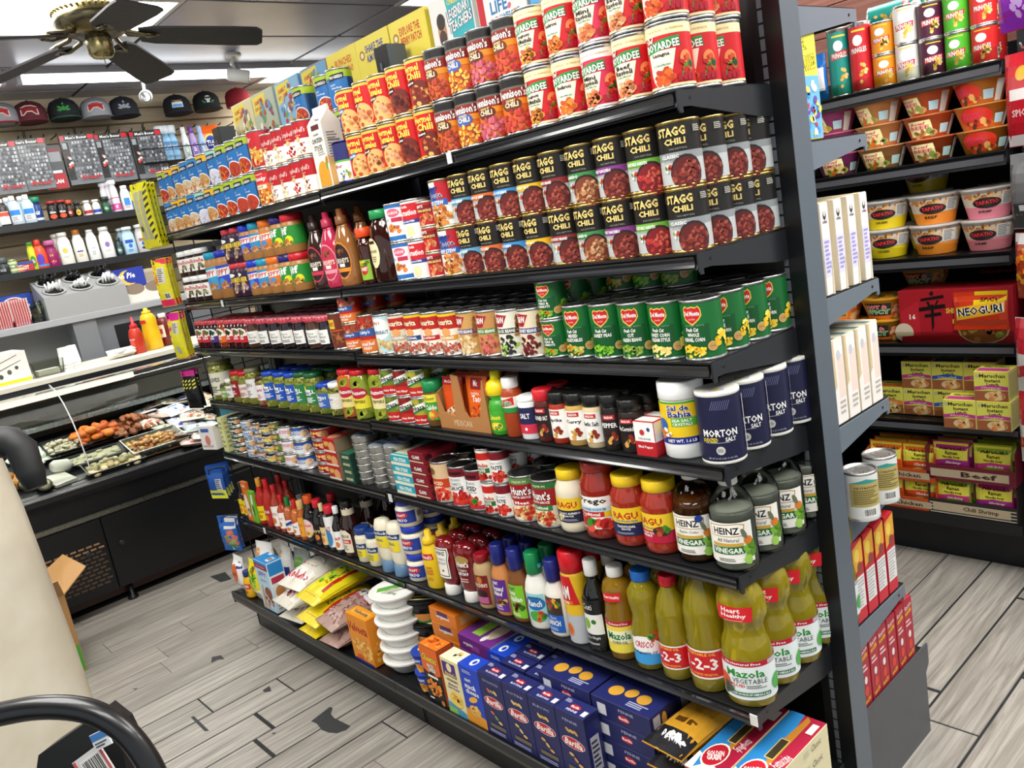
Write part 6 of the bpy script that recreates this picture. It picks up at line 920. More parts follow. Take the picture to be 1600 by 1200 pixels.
# second shelf
row = [('nutella', 283, 2, 2), ('nutella', 299, 2, 2), ('nutella', 314, 1, 2), ('skip_big_teal', 322), ('skip_big_blue', 340), ('goober', 362, 1, 2), ('goober', 376, 1, 2), ('skip_blue', 389, 1, 2), ('skip_teal', 403, 1, 2), ('skip_or', 420, 1, 2), ('jif_dk', 439, 1, 2), ('jif_red', 454, 1, 2), ('syr_choc', 478, 2), ('syr_straw', 506, 2), ('syr_car', 536, 2)]
xs2 = two(row, 'f', .006, 1, -2.44, -1.16)
put('skip_big_blue', xs2[4], .15, HF[1], .3, W[1], None, 0, 1); put('skip_big_teal', xs2[3], .15, HF[1], .2, W[1], None, 0, 1)
for dx in (0, .08): put('syr_choc', xs2[-1]+dx, .20, HF[1] if dx == 0 else HN[1], .2, W[1], None, 0, 2)
stg = ['st_blue','st_orange','st_steak','st_hot','st_brand','st_lar','st_turk','st_veg','st_classic']
row = [('honey_s', 570), ('honey_b', 587, 2), ('condensed', 617, 2, 2), ('milk', 637, 2, 2), ('vienna', 664, 3, 3), ('stew', 686, 2, 2)]+[(k, p, 2 if i < 8 else 4, 2) for i, (k, p) in enumerate(zip(stg, (720, 744, 781, 822, 856, 902, 944, 991, 1038)))]
rots = {}
xs = two(row, 'n', .006, 1, -1.15, .003)
# third shelf
row = [('jam_red', 300.5, 3), ('jam_red', 316, 3), ('jam_pur', 328, 3), ('jam_or', 341, 3), ('jam_red', 353, 3), ('jam_red', 364, 3), ('jam_red', 375, 2), ('bm_choc', 386, 4), ('bm_dark', 404, 4), ('bm_dark', 421, 4), ('bm_dark', 439, 4), ('bm_dark', 459, 4), ('bm_choc', 479, 4), ('bm_dark', 500, 4), ('bakedbeans', 522, 3), ('corned', 541, 3, 2)]
two(row, 'f', .006, 2, -2.44, -1.222)
row = [('hash', 561, 3), ('kraut', 588, 4), ('rosa_org', 611, 4), ('rosa_trad', 634, 4), ('rosa_jal', 660, 4), ('rosa_veg', 686, 4), ('sw_white', 718, 4), ('sw_pinto', 745, 4), ('sw_black', 781, 4), ('sw_kidney', 816, 4), ('dm_small', 845, 3, 2), ('dm_mixed', 882, 4), ('dm_peas', 920, 4), ('dm_beans', 966, 4), ('dm_cream', 1013, 4), ('dm_corn', 1066, 4)]
xs = two(row, 'n', .006, 2, -1.219, .004)
for k, x in zip(('dm_mixed','dm_peas','dm_beans'), xs[-5:-2]): put(k, x, .006+.0375+.076*2, HN[2]+.1135, .1, W[2], None, 1, 2)
# fourth shelf
row = [('ol_big', 316), ('ol_small', 341), ('ol_white', 350), ('ol_star', 360), ('ol_red2', 374), ('ol_grey', 386), ('ol_pearl', 402), ('vl_blue', 412, 2), ('vl_blue', 430, 2), ('vl_blue', 447, 2), ('vl_green', 462, 2), ('vl_green', 479, 2), ('vl_short', 496, 2), ('vl_white', 517, 2), ('mz_carrot', 532, 2), ('mz_green', 547, 2)]
two(row, 'f', .008, 3, -2.44, -1.222)
row = [('mz_green2', 568, 2), ('emb_green', 591, 2, 2), ('emb_red', 613, 2, 2), ('emb_yel', 637, 2, 2), ('bouillon', 657, 2)]
two(row, 'n', .006, 3, -1.219, -.886)
def display_tray():
    b = MB(); w, d, h, c = .205, .12, .15, 0xb07a48; t = .003
    b.box(-w/2,-d/2,0,w/2,d/2,t,c); b.box(-w/2,d/2-t,t,w/2,d/2,h,c)
    fr = [(-w/2,t),(w/2,t),(w/2,h*.9),(w/2-.004,h*.9),(.012+w*.28,.04),(.012+w*.06,.035),(.012,.05),(.006,h*.95),(-.022,h*.98),(-.03,.05),(-w*.16,.035),(-w*.38,.045),(-w/2+.012,h*.62),(-w/2,h*.6)]
    b.loft([[(x,-d/2,z) for x,z in fr],[(x,-d/2+t,z) for x,z in fr]], c, False)
    for x in (-w/2, w/2-t): b.loft([[(x,-d/2+t,t),(x,d/2-t,t),(x,d/2-t,h),(x,-d/2+t,h*.62)],[(x+t,-d/2+t,t),(x+t,d/2-t,t),(x+t,d/2-t,h),(x+t,-d/2+t,h*.62)]], c, False)
    planar(b, (0,-d/2,0), (1,0,0), (0,0,1), w/2, .04, [T('MEXICAN',-.05,.45,.4,.7,0xe0c8a8,'')])
    return [('display_tray', b.mesh('display_tray', 'carton'))]
kind('tray_mex', 'display_tray', 'carton', 'cut out brown cardboard tray of seasoning packets', .205, .12, .15, display_tray, False)
bag('pk_burrito', 'orange seasoning packet with burrito picture', .085, .012, .13, 0xd8501c, [R(-1,.85,1,1,0xb81c2c), T('McCormick',0,.92,.06,1.4,WHT), P([(-.8,.3),(.6,.5),(.9,.2),(-.5,.02)],0xe8d8b8), S(24,0,.25,.7,.18,.14,[0x8a4a24,0xb86a34,0xd8a058],3)], name='seasoning_packet', cat='packet', seal=.004)
bag('pk_taco', 'orange seasoning packet lettered for taco', .085, .012, .135, 0xe0601c, [R(-.5,.76,.6,.98,0x9a1c24), T('Mc',0,.88,.12,.4,WHT,'b'), T('ORIGINAL',-.1,.68,.05,.9,WHT,''), T('Taco',.1,.58,.13,1.0,WHT), S(26,0,.26,.75,.2,.14,[0xe8c040,0x8a4a24,0xc8301c,0xd8a058],5)], name='seasoning_packet', cat='packet', seal=.004)
XT = -.782; put('tray_mex', XT, .075, HN[3], 0, W[3])
for i in range(4):
    put('pk_burrito', XT-.05, .030+.016*i, HN[3]+.004, 0, 'in the cardboard tray', None, 0, i, (-.08, 0, 0)); put('pk_taco', XT+.05, .030+.016*i, HN[3]+.004, 0, 'in the cardboard tray', None, 0, i, (-.08, 0, 0))
row = [('lemon', 756, 1), ('tajin', 780, 1), ('salt_pack', 806, 2), ('sp_salt', 844, 2), ('sp_pap', 864, 2), ('sp_cur', 880, 2), ('sp_gar', 906, 2), ('sp_grind', 936, 2), ('sp_mcc', 958, 2), ('pepper_tin', 978, 2), ('salbahia', 1007, 1), ('morton', 1057, 4, 1, 30)]
two(row, 'n', .004, 3, -.678, .012)
# fifth shelf
row = [('tuna_green', 366, 2, 4), ('tuna_white', 387, 2, 4), ('tuna_small', 405, 2, 4), ('tuna_star', 416, 2, 4), ('tuna_small2', 434, 2, 4), ('chick_white', 442, 2, 3), ('chick_blue', 465, 2, 3)]
box('ylpack', 'narrow yellow green cracker packet', .04, .09, .145, 0xd8d89a, [L(-.8,.1,.8,.9,6,0xa0a05a)], [L(-.8,.1,.8,.9,6,0xa0a05a)], name='cracker_packet', cat='packet')
put('ylpack', -2.41, .05, HF[4], 0, W[4])
two(row, 'f', .006, 4, -2.37, -1.68)
box('corned_sq', 'red rectangular corned meat tin', .078, .055, .046, [0xb01c20,0x8a7a60,0xc83030], [E(.4,.4,.5,.4,0xd89a6a), T('HAM',-.4,.6,.4,.7,0xf0d860), R(-.98,0,.98,.15,0xd8d0c0)], [], [E(0,.5,.7,.4,0xd8a880)], name='meat_tin', cat='tin')
box('sard_green', 'flat dark green sardine tin', .06, .105, .024, [0x1f4a3a,0x1a3a2e,0x2a6a50], [T('SARDINES',0,.5,.4,1.4,0xd8d0a0)], name='sardine_tin', cat='tin')
def sard():
    b = MB(); sec = lambda g: ell(0, 0, .037*g, .054*g, 20)
    b.loft([[(x,y,0) for x,y in sec(.9)],[(x,y,.002) for x,y in sec(.94)],[(x,y,.018) for x,y in sec(.97)],[(x,y,.0195) for x,y in sec(1.0)],[(x,y,.021) for x,y in sec(1.0)],[(x,y,.0215) for x,y in sec(.93)]], 0xb8b8b4, True)
    l = MB(); l.add([(x*.92,y*.92,.0218) for x,y in ell(0,0,.037,.054,20)], [tuple(range(20))], 0xa8b0b8); planar(l, (0,-.045,.0219), (1,0,0), (0,1,0), .03, .09, [R(-.8,.3,.8,.8,0x4a6a9a), T('SARDINES',0,.55,.14,1.3,WHT)])
    return [('sardine_tin', b.mesh('sardine_tin', 'steel')), ('lid_label', l.mesh('lid_label', 'print'), [])]
kind('sard', 'sardine_tin', 'tin', 'flat silver sardine tin', .075, .109, .022, sard, False)
box('tealbox', 'flat white and teal carton', .098, .14, .029, [0x2ab0b8,0x1a98a0,0xe0d8b8], [R(-.98,.35,.98,.98,0x1aa0b0), T('FISH STEAK',0,.6,.4,1.3,WHT), R(-.98,0,.98,.3,0xe0dcc8)], [R(-.9,.4,.9,.95,0x1a98a8)], [R(-.9,.7,.9,.95,0x2ab0b8), R(-.9,.05,.9,.12,0x2ab0b8)], name='fish_carton', cat='carton')
box('maroonbox', 'flat maroon and cream carton', .075, .12, .034, [0x7a1424,0x8a1c2c,0x6a1420], [T('CLAMS',0,.55,.3,1.0,WHT), R(-.9,.12,.9,.22,0xd8c8a0)], [R(-.6,.2,.7,.8,0xb83040), E(-.7,.5,.2,.3,0x4a0a14)], name='clam_carton', cat='carton')
row = [('ham_red', 491, 1, 1)]
xh = two(row, 'f', .01, 4, -1.68, -1.56)
for l in range(3): put('ham_red', xh[0], .062, HF[4]+.0406*(l+1), 0, W[4], None, l+1, 0)
row = [('corned_sq', 514, 3, 3), ('sard_green', 541, 2, 4), ('sard', 553, 2, 7), ('sard', 578, 2, 6)]
two(row, 'f', .004, 4, -1.586, -1.222)
row = [('sard', 600, 2, 6), ('tealbox', 616, 1, 4), ('maroonbox', 645, 1, 4), ('crushed', 664, 2), ('ks_sauce', 691, 2), ('ks_diced', 718, 2), ('contadina', 745, 2, 2), ('paste', 764, 3, 2), ('hunts_meat', 785, 2), ('hunts_trad', 823, 2), ('rag_alf', 864, 1), ('prego', 902, 1, 1, 14), ('rag_trad', 956, 1), ('rag_meat', 1006, 1), ('cider', 1062, 1, 1, 14), ('vinegar', 1113, 4, 1, 20)]
two(row, 'n', .004, 4, -1.225, .012)
# sixth shelf
row = [('hs_dark', 368), ('hs_dark', 376), ('pk_orange', 377), ('pk_green', 389), ('hs_yellow', 400), ('sriracha', 411, 2), ('hs_white', 423, 2), ('hs_white2', 434), ('hs_greencap', 444), ('hs_redcap', 455), ('hs_wood', 465), ('teriyaki', 474), ('soy', 489, 2), ('vanilla', 500), ('steak', 507), ('worc', 521, 2), ('bbq', 530, 3), ('mayo_s', 556), ('mayo_s', 573), ('mayo_sq', 588), ('mayo_sq', 606)]
two(row, 'f', .006, 5, -2.44, -1.225)
row = [('mayo_j', 634, 2, 3), ('mustard', 658, 3), ('ketchup', 681, 3), ('ketchup2', 711, 3), ('brownmust', 741, 2), ('dr_thou', 767, 3), ('dr_ital', 795, 2), ('dr_ranch', 828, 2), ('dr_kranch', 857, 2), ('pam', 888, 2), ('olive_oil', 918, 2), ('cornoil', 945, 2), ('wesson', 978, 2), ('oil123', 1020, 2), ('oil123b', 1054, 2), ('mazola', 1100, 5, 1, 26)]
two(row, 'n', .004, 5, -1.222, .012)
# base deck
WB = W[6]; Z7 = DECK+.004
def deck(items, y0, xmin, xmax): return fit_row(items, Z7, y0, xmin, xmax, WB)
deck([('flour', 352), ('yellow_bottle', 379), ('masa', 386), ('jiffy', 404)], DY+.012, -2.44, -1.98)
put('flour2', -2.33, .03, Z7, .2, WB); put('flour2', -2.19, .06, Z7, -.1, WB); put('grey_bag', -2.05, .06, Z7, .1, WB); put('grey_bag', -1.92, .13, Z7, -.1, WB)
put('rice_clear', -1.895, -.0, Z7, .12, WB, None, 0); put('rice_clear', -1.90, -.01, Z7+.058, -.05, WB, None, 1)
put('rice_w', -1.90, .04, Z7+.116, .08, WB, None, 0, 0, (.05, .04, .1)); put('rice_w', -1.79, .08, Z7+.085, -.1, WB, None, 0, 1, (.05, .12, -.12))
put('rice_y', -1.715, .0, Z7, -.03, WB, None, 0); put('rice_y', -1.70, -.005, Z7+.062, .05, WB, None, 1, 0, (.06, .10, .04)); put('rice_y', -1.72, .02, Z7+.128, .0, WB, None, 2, 0, (.08, .10, .0))
put('beans', -1.585, -.005, Z7, .05, WB, None, 0, 0, (.02, .0, .05)); put('beans', -1.59, .0, Z7+.066, -.02, WB, None, 1, 0, (.05, .12, -.05))
deck([('velveeta', 556), ('pho', 590, 1, 6), ('maccup', 651, 1, 2), ('cheetos', 662), ('annies', 699), ('kraftmac', 732), ('bar_tri', 764), ('bar_rot', 815), ('bar_elb', 868), ('bar_pen', 932)], DY+.01, -1.50, -.40)
for l in range(5): put(('navybox','navybox','navybox','orangebox','orangebox')[l], -1.44, .16, Z7+.0455*l, -.05*(l % 2), WB, None, l)
put('pho', -1.27, .14, Z7, 0, WB, None, 0, 1)
for l in range(3): put('udon', -1.20, .05, Z7+.0775*l, .3*l, WB, None, l)
box('orangebox2', 'orange organic macaroni box in the back stack', .13, .15, .045, [0xd8781c,0xe0842a,0xd8701c], [T('organic',0,.5,.3,1.0,WHT), R(-.4,.6,.4,.9,0x4a2a5a)], [R(-.8,.2,.8,.8,0xe8a860)], [R(-.4,.6,.5,.9,0x8ac83a)], name='pasta_box')
box('purplebox', 'purple organic macaroni box in the back stack', .15, .17, .045, [0x6a2a7a,0xb0b0ba,0x74308a], [R(-.2,.2,.3,.6,0x8a4a9a), T('organic',-.4,.5,.3,.6,WHT)], [L(-.9,.1,.9,.9,6,0x8a8a94)], [R(-.5,.15,.0,.6,0x9ad04a), E(.45,.45,.3,.3,0xd8c8a8), E(.3,.15,.12,.1,WHT)], name='pasta_box')
for l in range(5): put('orangebox2', -1.06, .08, Z7+.0455*l, .04*(l % 2), WB, None, l)
for l in range(4): put('purplebox', -.91, .08, Z7+.0455*l, -.03*(l % 2), WB, None, l)
for r in range(3): put('kraftmac', -.81+.0, .02+.058*r, Z7, 0, WB, None, 0, r+1)
for i, k in enumerate(('bar_tri', 'bar_rot')):
    for r in range(3): put(k, -.715+.1*i, -.01+.056*r, Z7, 0, WB, None, 0, r+1)
for i in range(2):
    for r in range(2): put('bar_lie', -.515+.0*i, .005+.1*r, Z7+.053*i, 0, WB, None, i, r)
    for r in range(2): put('bar_lie', -.515, .005+.1*r, Z7+.053*(2+i), 0, WB, None, 2+i, r)
for i in range(4):
    for r in range(2): put('bar_lie', -.335, .005+.1*r, Z7+.053*i, 0, WB, None, i, r)
for l in range(3): put('spag_bag', -.325+.01*l, -.0+0*.01*l, Z7+.22+0*l if False else Z7+.0505*l, .0, WB, None, l) if False else None
for l in range(4): put('spag_bag', -.185, .05, Z7+.051*l, -.06*(l % 2), WB, None, l)
for l in range(5): put('gg_spag', -.085-.0, .045, Z7+.0365*l, 0, WB, None, l)
for l in range(5): put('gg_fett', .0, .045, Z7+.0365*l, 0, WB, None, l)

# ------------------------------------------------------------------ back of the long shelving
def ray_at(px, py, **k):
    d = CF+CR*((px-800)/FPX)-CU*((py-600)/FPX); (a, v), = k.items(); i = 'xyz'.index(a); t = (v-CAM[i])/d[i]; return CAM+d*t
WBK = 'on back side of shelving'
for k, x in (('ce_c1',-2.353),('ce_c2',-2.165),('ce_c3',-1.963),('ce_c4',-1.758),('ce_bun',-1.570),('ce_alm',-1.383),('ce_ber',-1.190),('ce_tea',-.985),('ce_life',-.782),('ce_blue',-.585)): put(k, x, .416, BHN[0]+.001, 0, 'along shelving top')
put('ce_end', -.10, .452, BHN[1]+.001, 0, 'by the end upright')
for i in range(5): put('oat', -.1, .398+.0595*i, BHN[2]+.001, 0, WBK, None, 0, 0); put('cow', -.1, .400+.0565*i, BHN[3]+.001, 0, WBK)
for px, py, y in ((1345, 735, .455), (1376, 712, .56)): put('canister', Xat(px, y, BHN[4]+.06), y, BHN[4]+.001, -.3, WBK)
for i in range(5): put('redbox', -.08, .405+.0545*i, BHN[5]+.001, 0, WBK)
for i in range(7): put('darkred', -.08, .395+.0485*i, DECK+.056, .02*(i % 3-1), WBK)

# ------------------------------------------------------------------ snack rack against the rear wall
RY = 1.70; RZ = [1.697, 1.43, 1.118, .818, .535]
rk = link('snack_rack', None, None, (-1.1, 1.95, 0)); tag(rk, 'black wall rack of crisps and noodle bowls against the rear wall', 'shelving')
def rpart(mb, name, mat='black_steel', parent=None):
    o = mb.build(name, mat, parent or rk)
    if parent is None: o.location = (1.1, -1.95, 0)
    return o
RX0, RX1 = -2.2, -.055
for z in RZ:
    s = rpart(shelf_mesh(RX0, RX1, RY, 2.2, z, .045), 'shelf')
    rpart(MB().box(RX0+.01, RY-.0028, z-.034, RX1-.005, RY-.001, z-.014, 0x55555a), 'ticket_rail', parent=s)
    rpart(MB().box(RX0+.01, RY+.004, z+.001, RX1-.004, RY+.006, z+.04, 0xffffff), 'front_guard', 'pet', s)
rpart(MB().box(RX0, RY-.02, .15, RX1, 2.2, .19, BK), 'base_deck'); rpart(MB().box(RX0, 1.755, 0, RX1, 1.765, .15, 0x14161c), 'kick_plate')
rpart(MB().box(RX0, 2.2, .1, RX1, 2.21, 1.78, 0x101113), 'back_panel')
for x in (RX1-.001, -1.25): rpart(MB().box(x, 2.16, 0, x+.035, 2.215, 2.0, 0x1a1b1e), 'upright')
for z in RZ: rpart(bracket(RX1, RY+.004, 2.2, z-.001), 'bracket')
WR = ['on rear rack top', 'rear rack second shelf', 'rear rack third shelf', 'rear rack fourth shelf', 'rear rack fifth shelf', 'on rear rack base']
def rear(items, lv, y0=RY+.012, z=None, xmin=-2.2, xmax=-.06): return fit_row(items, (RZ[lv] if lv < 5 else .19) if z is None else z, y0, xmin, xmax, WR[lv])
bag('bluebox', 'blue snack bag beside the teal canister', .05, .03, .16, 0x1c68b8, [R(-.8,.2,.8,.7,0xe8e8f0)], name='snack_bag', cat='crisps')
xs = rear([('bluebox', 1283), ('pr_ranch', 1292), ('pr_red', 1327), ('pr_or', 1361, 1, 2), ('pr_wh', 1400, 2, 2), ('pr_pur', 1436, 2, 2), ('pr_gr', 1479, 2, 2), ('pr_rd', 1520, 2, 2)], 0)
pringles('pr_dk', 'dark red snack canister', 0x8a1a24, .2)
for dx in (.0, .08): put('pr_dk', xs[3]+dx-.02, RY+.1, RZ[0], 0, WR[0], None, 0, 1)
put('pr_ranch', xs[2]-.02, RY+.19, RZ[0]+.245, 0, 'lying across the rear rack canisters', None, 0, 0, (0, PI/2, 0))
for x in (xs[2]-.06, xs[2]+.06, xs[2]+.16): put('pr_dk', x, RY+.19, RZ[0], 0, WR[0], None, 0, 2)
for l, ks, ps in ((0, ('nb_blue','nb_pur','nb_or','nb_red','nb_fire'), (1262,1304,1364,1432,1497)), ):
    xs = rear([(k, p) for k, p in zip(ks, ps)], 1)
    for x, k in zip(xs[1:], ('nb_pur','nb_or','nb_red','nb_fire')):
        put(k, x-.004, RY+.095, RZ[1]+.0756, .1, WR[1], None, 1)
    for x, k in zip(xs[1:], ('nb_pur','nb_or','nb_red','nb_fire')): put(k, x-.002, RY+.09, RZ[1]+.1512, -.35, WR[1], None, 2)
xs = rear([('tp_chk', 1371), ('tp_beef', 1437), ('tp_shr', 1508)], 2)
for x, k in zip(xs, ('tp_chk','tp_beef','tp_shr')): put(k, x, RY+.1, RZ[2]+.1012, .35, WR[2], None, 1)
put('tp_chk', xs[0]+.08, RY+.27, RZ[2], 0, WR[2], None, 0, 1); put('tp_chk', xs[0]+.08, RY+.27, RZ[2]+.1012, 0, WR[2], None, 1, 1); put('tp_chk', xs[0]+.08, RY+.27, RZ[2]+.2024, 0, WR[2], None, 2, 1); put('tp_shr', xs[2], RY+.27, RZ[2]+.1012, 0, WR[2], None, 1, 1); put('tp_shr', xs[2], RY+.27, RZ[2], 0, WR[2], None, 0, 1)
xs = rear([('pinkbowl', 1275, 1, 2), ('topramen', 1316, 1, 2), ('hotspicy', 1371, 1, 2), ('shinbox', 1429)], 3)
for l in range(3): put('hotspicy', xs[2]+.09, RY+.25, RZ[3]+.0795*l, .2, WR[3], None, l, 1)
put('neoguri', xs[3]+.085, RY+.006, RZ[3]+.045, 0, 'leaning on the red noodle carton', None, 0, 0, (-.06, 0, 0))
for l in range(9): put('redpack', xs[3]+.06+.03*(l % 2), RY+.32, RZ[3]+.0305*l, .05*(l % 3), WR[3], None, l, 1)
xs = rear([('mr_or', 1377, 1, 1), ('mr_pink', 1413), ('mr_blue', 1455), ('mr_pink', 1500, 1, 1)], 4, RY+.05, RZ[4]+.004)
for x, k in zip(xs, ('mr_or','mr_pink','mr_blue','mr_pink')):
    if x > -.43: put(k, x+.0, RY+.095, RZ[4]+.1045, 0, WR[4], None, 1)
fit_row([('mr_pink', 1483), ('mr_pink', 1531)], RZ[4]+.001, RY-.06, -.4, -.058, 'on rear rack shelf edge'); put('mr_pink', -.115, RY-.01, RZ[4]+.1015, 0, 'on rear rack shelf edge', None, 1)
put('tr_card', -.5, RY+.09, RZ[4]+.0, 0, WR[4]) if False else None
x1 = ray_at(1393, 800, y=RY).x
put('tr_chicken', ray_at(1400, 800, y=RY).x+.03, RY+.09, .191, 0, WR[5])
put('tr_chicken', ray_at(1400, 800, y=RY).x+.03, RY+.09, .191+.112, 0, WR[5], None, 1)
xt = -.215
put('tr_chili', xt, RY+.09, .191, 0, WR[5]); put('tr_beef', xt, RY+.09, .191+.1315, 0, WR[5])
xo = ray_at(1400, 800, y=RY).x+.03
for r in range(3):
    for i in range(2):
        put('rm_or', xo-.06+.122*i, RY+.022+.042*r, .195+.1115, 0, WR[5], None, 1, r, (-.08, 0, 0))
        if r < 2: put('rm_or', xo-.06+.122*i, RY+.022+.042*r, .195, 0, WR[5], None, 0, r)
        put(('rm_gr','rm_pur')[i], xt-.07+.135*i, RY+.022+.042*r, .195, 0, WR[5], None, 0, r)
        put(('rm_pur','rm_gr')[i], xt-.07+.135*i, RY+.022+.042*r, .195+.1315, 0, WR[5], None, 1, r, (-.06, 0, 0))
for i in range(2): put('rm_pur', xt-.07+.135*i, RY+.12, .46, .1*i, WR[5], None, 2, 3, (-1.3, 0, 0))

# ------------------------------------------------------------------ peg rack at the right edge
pg = link('peg_rack', None, None, (.25, 1.9, 0)); tag(pg, 'black wire peg rack hung with snack bags at the rear', 'rack')
b = MB()
for i in range(9): b.tube([(-.24+.06*i, -.16, .16), (-.24+.06*i, -.16, 2.0)], .003, 0x1a1b1e, 6)
for i in range(19): b.tube([(-.27, -.157, .18+.1*i), (.27, -.157, .18+.1*i)], .003, 0x1a1b1e, 6)
b.build('wire_grid', 'black_steel', pg); MB().box(-.28, -.2, 0, .28, .2, .16, 0x15161c).bbox(-.285, -.25, .12, .285, .2, .165, .004, 0x3a3e48).build('base', 'black_steel', pg); MB().box(-.275, -.15, .1, -.25, .2, 2.05, 0x202124).build('upright', 'black_steel', pg)
for z in (1.98, 1.70, 1.42, 1.19, .93, .70): 
    for x in (-.2, -.08, .04): MB().tube([(x, -.16, z), (x, -.36, z+.004), (x, -.375, z+.016)], .003, 0xc8c8cc, 6).build('hook', 'steel', pg)
def crisp(key, desc, col, ops, w=.15, h=.22, d=.06): bag(key, desc, w, d, h, col, ops, name='snack_bag', cat='crisps')
crisp('cr_pur', 'red and purple snack bag', 0xb81c3a, [R(-1,0,1,.45,0x8a2ab0), S(8,0,.3,.6,.15,.2,[0xc8a0e0],2), P([(-.8,.6),(.8,.7),(.8,.9),(-.8,.8)],0xe05a6a)])
crisp('cr_red', 'tall red snack bag', 0xb81a28, [R(-1,.0,1,.12,0xd8d0d0), P([(-.6,.5),(.5,.5),(.5,.62),(-.6,.62)],0xe8e0e0), E(0,.78,.3,.08,0xe8a02c), T('SPICY',0,.36,.08,1.0,0xe8c0c0)], .13, .26)
crisp('cr_grey', 'dull grey snack bag with white clip', 0x6a6a6c, [R(-1,0,1,.35,0x3a3c40), R(-.4,.25,0,.33,0xd8d8d8), R(-1,.0,1,.06,0xe0e0dc), S(4,.2,.85,.3,.06,.2,[0xe0d8b0],2)], .13, .22)
crisp('cr_candy', 'orange sweet pouch with clear front', 0xa83a1c, [R(-1,.84,1,1,0xd0c8c8), S(80,0,.42,.9,.36,.16,[0xe0601c,0xe8902c,0xc83a14,0xd8c02c],4)], .12, .2)
crisp('cr_white', 'white and red snack bag', 0xdcdcd8, [R(-1,.55,-.2,1,0xc02434), P([(-1,.2),(1,.4),(1,.55),(-1,.35)],0xc02434), T('SALT',.1,.7,.12,1.0,0x3a5aa8)], .15, .24)
for z, key, h in ((1.98,'cr_pur',.22),(1.70,'cr_red',.26),(1.42,'cr_grey',.22),(1.19,'cr_candy',.2),(.93,'cr_white',.24),(.70,'cr_white',.24)):
    for i, x in enumerate((.05, .17, .29)): put(key, x-.0, 1.575, z-h-.004, .12 if i else -.35, 'on rear peg rack', None, 0 if key != 'cr_white' else int(z > .8), 0)

# ------------------------------------------------------------------ deli case
dc = link('deli_case', None, None, (-3.7, -.6, 0)); tag(dc, 'long black refrigerated deli case with curved glass front', 'deli case')
def dpart(mb, name, mat='black_steel', parent=None):
    o = mb.build(name, mat, parent or dc)
    if parent is None: o.location = (3.7, .6, 0)
    return o
DY0, DY1 = -2.1, 1.25; XF = -3.32
dpart(MB().box(-4.12, DY0, .085, XF-.02, DY1, .60, 0x101113), 'base_body')
MB_ = MB().loft([[(XF-.02,y,.58),(XF+.02,y,.58),(XF+.045,y,.605),(XF+.045,y,.628),(XF+.02,y,.642),(XF-.05,y,.646),(XF-.05,y,.58)] for y in (DY0, DY1)], 0x1c1d20, False); dpart(MB_, 'bumper')
dpart(MB().box(XF+.020, DY0, .629, XF+.0465, DY1, .636, 0xb0b2b4), 'bumper_trim', 'steel')
dpart(MB().box(XF-.02, DY0, .455, XF-.006, DY1, .480, 0x77766e).box(XF-.006, DY0, .460, XF-.002, DY1, .475, 0x8a887e), 'trim_strip', 'steel')
for y0, y1, nm in ((DY0, -1.22, 'front_panel'), (-1.216, -.325, 'front_panel'), (-.321, .58, 'front_panel'), (.584, DY1, 'front_panel')):
    p = dpart(MB().bbox(XF-.02, y0, .088, XF-.006, y1, .45, .003, 0x0f1012), nm)
    if y0 == -1.216:
        v = MB()
        for r in range(11):
            for c in range(9): v.box(XF-.0062, -.66+.035*c+(.016 if r % 2 else 0), .135+.0195*r, XF-.0052, -.635+.035*c+(.016 if r % 2 else 0), .143+.0195*r, 0x5a4636 if r < 9 else 0xa8815c)
        g = dpart(v, 'vent_slots', parent=p)
    dpart(MB().lathe([(.012,0),(.014,.003),(.010,.012)], 0x2a2b2e, 12, axis=Matrix.Translation((XF-.006, y1-.09 if y0 != -.321 else y0+.06, .30)) @ Matrix.Rotation(PI/2, 4, 'Y')), 'lock', parent=p)
dpart(MB().box(-4.1, DY0, .03, XF-.09, DY1, .085, 0x3a1c16), 'toe_kick')
for y in (-1.9, -1.1, -.27, .5, 1.1): dpart(MB().lathe([(.025,0),(.025,.012),(.012,.02),(.012,.085)], 0x18191b, 12, at=(XF-.05, y, 0)), 'leg')
# display floor, back, interior
dpart(MB().loft([[(XF-.055,y,.640),(-4.0,y,.80),(-4.0,y,.74),(XF-.055,y,.56)] for y in (DY0, DY1)], 0x202225, False), 'display_floor')
dpart(MB().box(-4.12, DY0, .60, -4.0, DY1, 1.08, 0x4a4640), 'back_wall')
for z, x in ((.86, -3.99), (.965, -3.99)): dpart(MB().box(x, DY0, z, x+.16, DY1, z+.012, 0x2a2c2f).box(x+.155, DY0, z-.006, x+.166, DY1, z+.018, 0xd0d4d6), 'inner_shelf', 'steel') if z < .95 else None
for y0, y1, c in ((-1.2,-.55,0x4a3a2c), (-.5,.02,0x5a4636), (.05,.6,0x332c26)): dpart(MB().box(-4.0, y0, .97, -3.985, y1, 1.06, c), 'rear_door')
top = dpart(MB().bbox(-4.16, DY0, 1.085, -3.68, DY1, 1.118, .006, 0xe6e0ce), 'top_counter', 'plastic')
dpart(MB().box(-3.682, DY0, 1.078, -3.672, DY1, 1.092, 0x15161a), 'glass_rail', parent=top)
dpart(MB().bbox(-3.97, -.95, .995, -3.89, .16, 1.084, .004, 0xe6dfc8), 'cream_panel', 'plastic', top)  # cream panel stands in for the cream band reflected in the glass
CP_ = [(-3.345,.648),(-3.352,.72),(-3.375,.83),(-3.42,.92),(-3.49,1.0),(-3.57,1.055),(-3.68,1.086)]
def glass_pane(y0, y1):
    b = MB(); ins = [(x-.005, z-.003) for x, z in CP_]
    b.loft([[(x,y0,z) for x,z in CP_+ins[::-1]], [(x,y1,z) for x,z in CP_+ins[::-1]]], 0xffffff, True, False); return b
for y0, y1 in ((DY0, -1.2), (-1.197, -.30), (-.297, DY1)):
    dpart(glass_pane(y0, y1), 'curved_glass', 'glass')
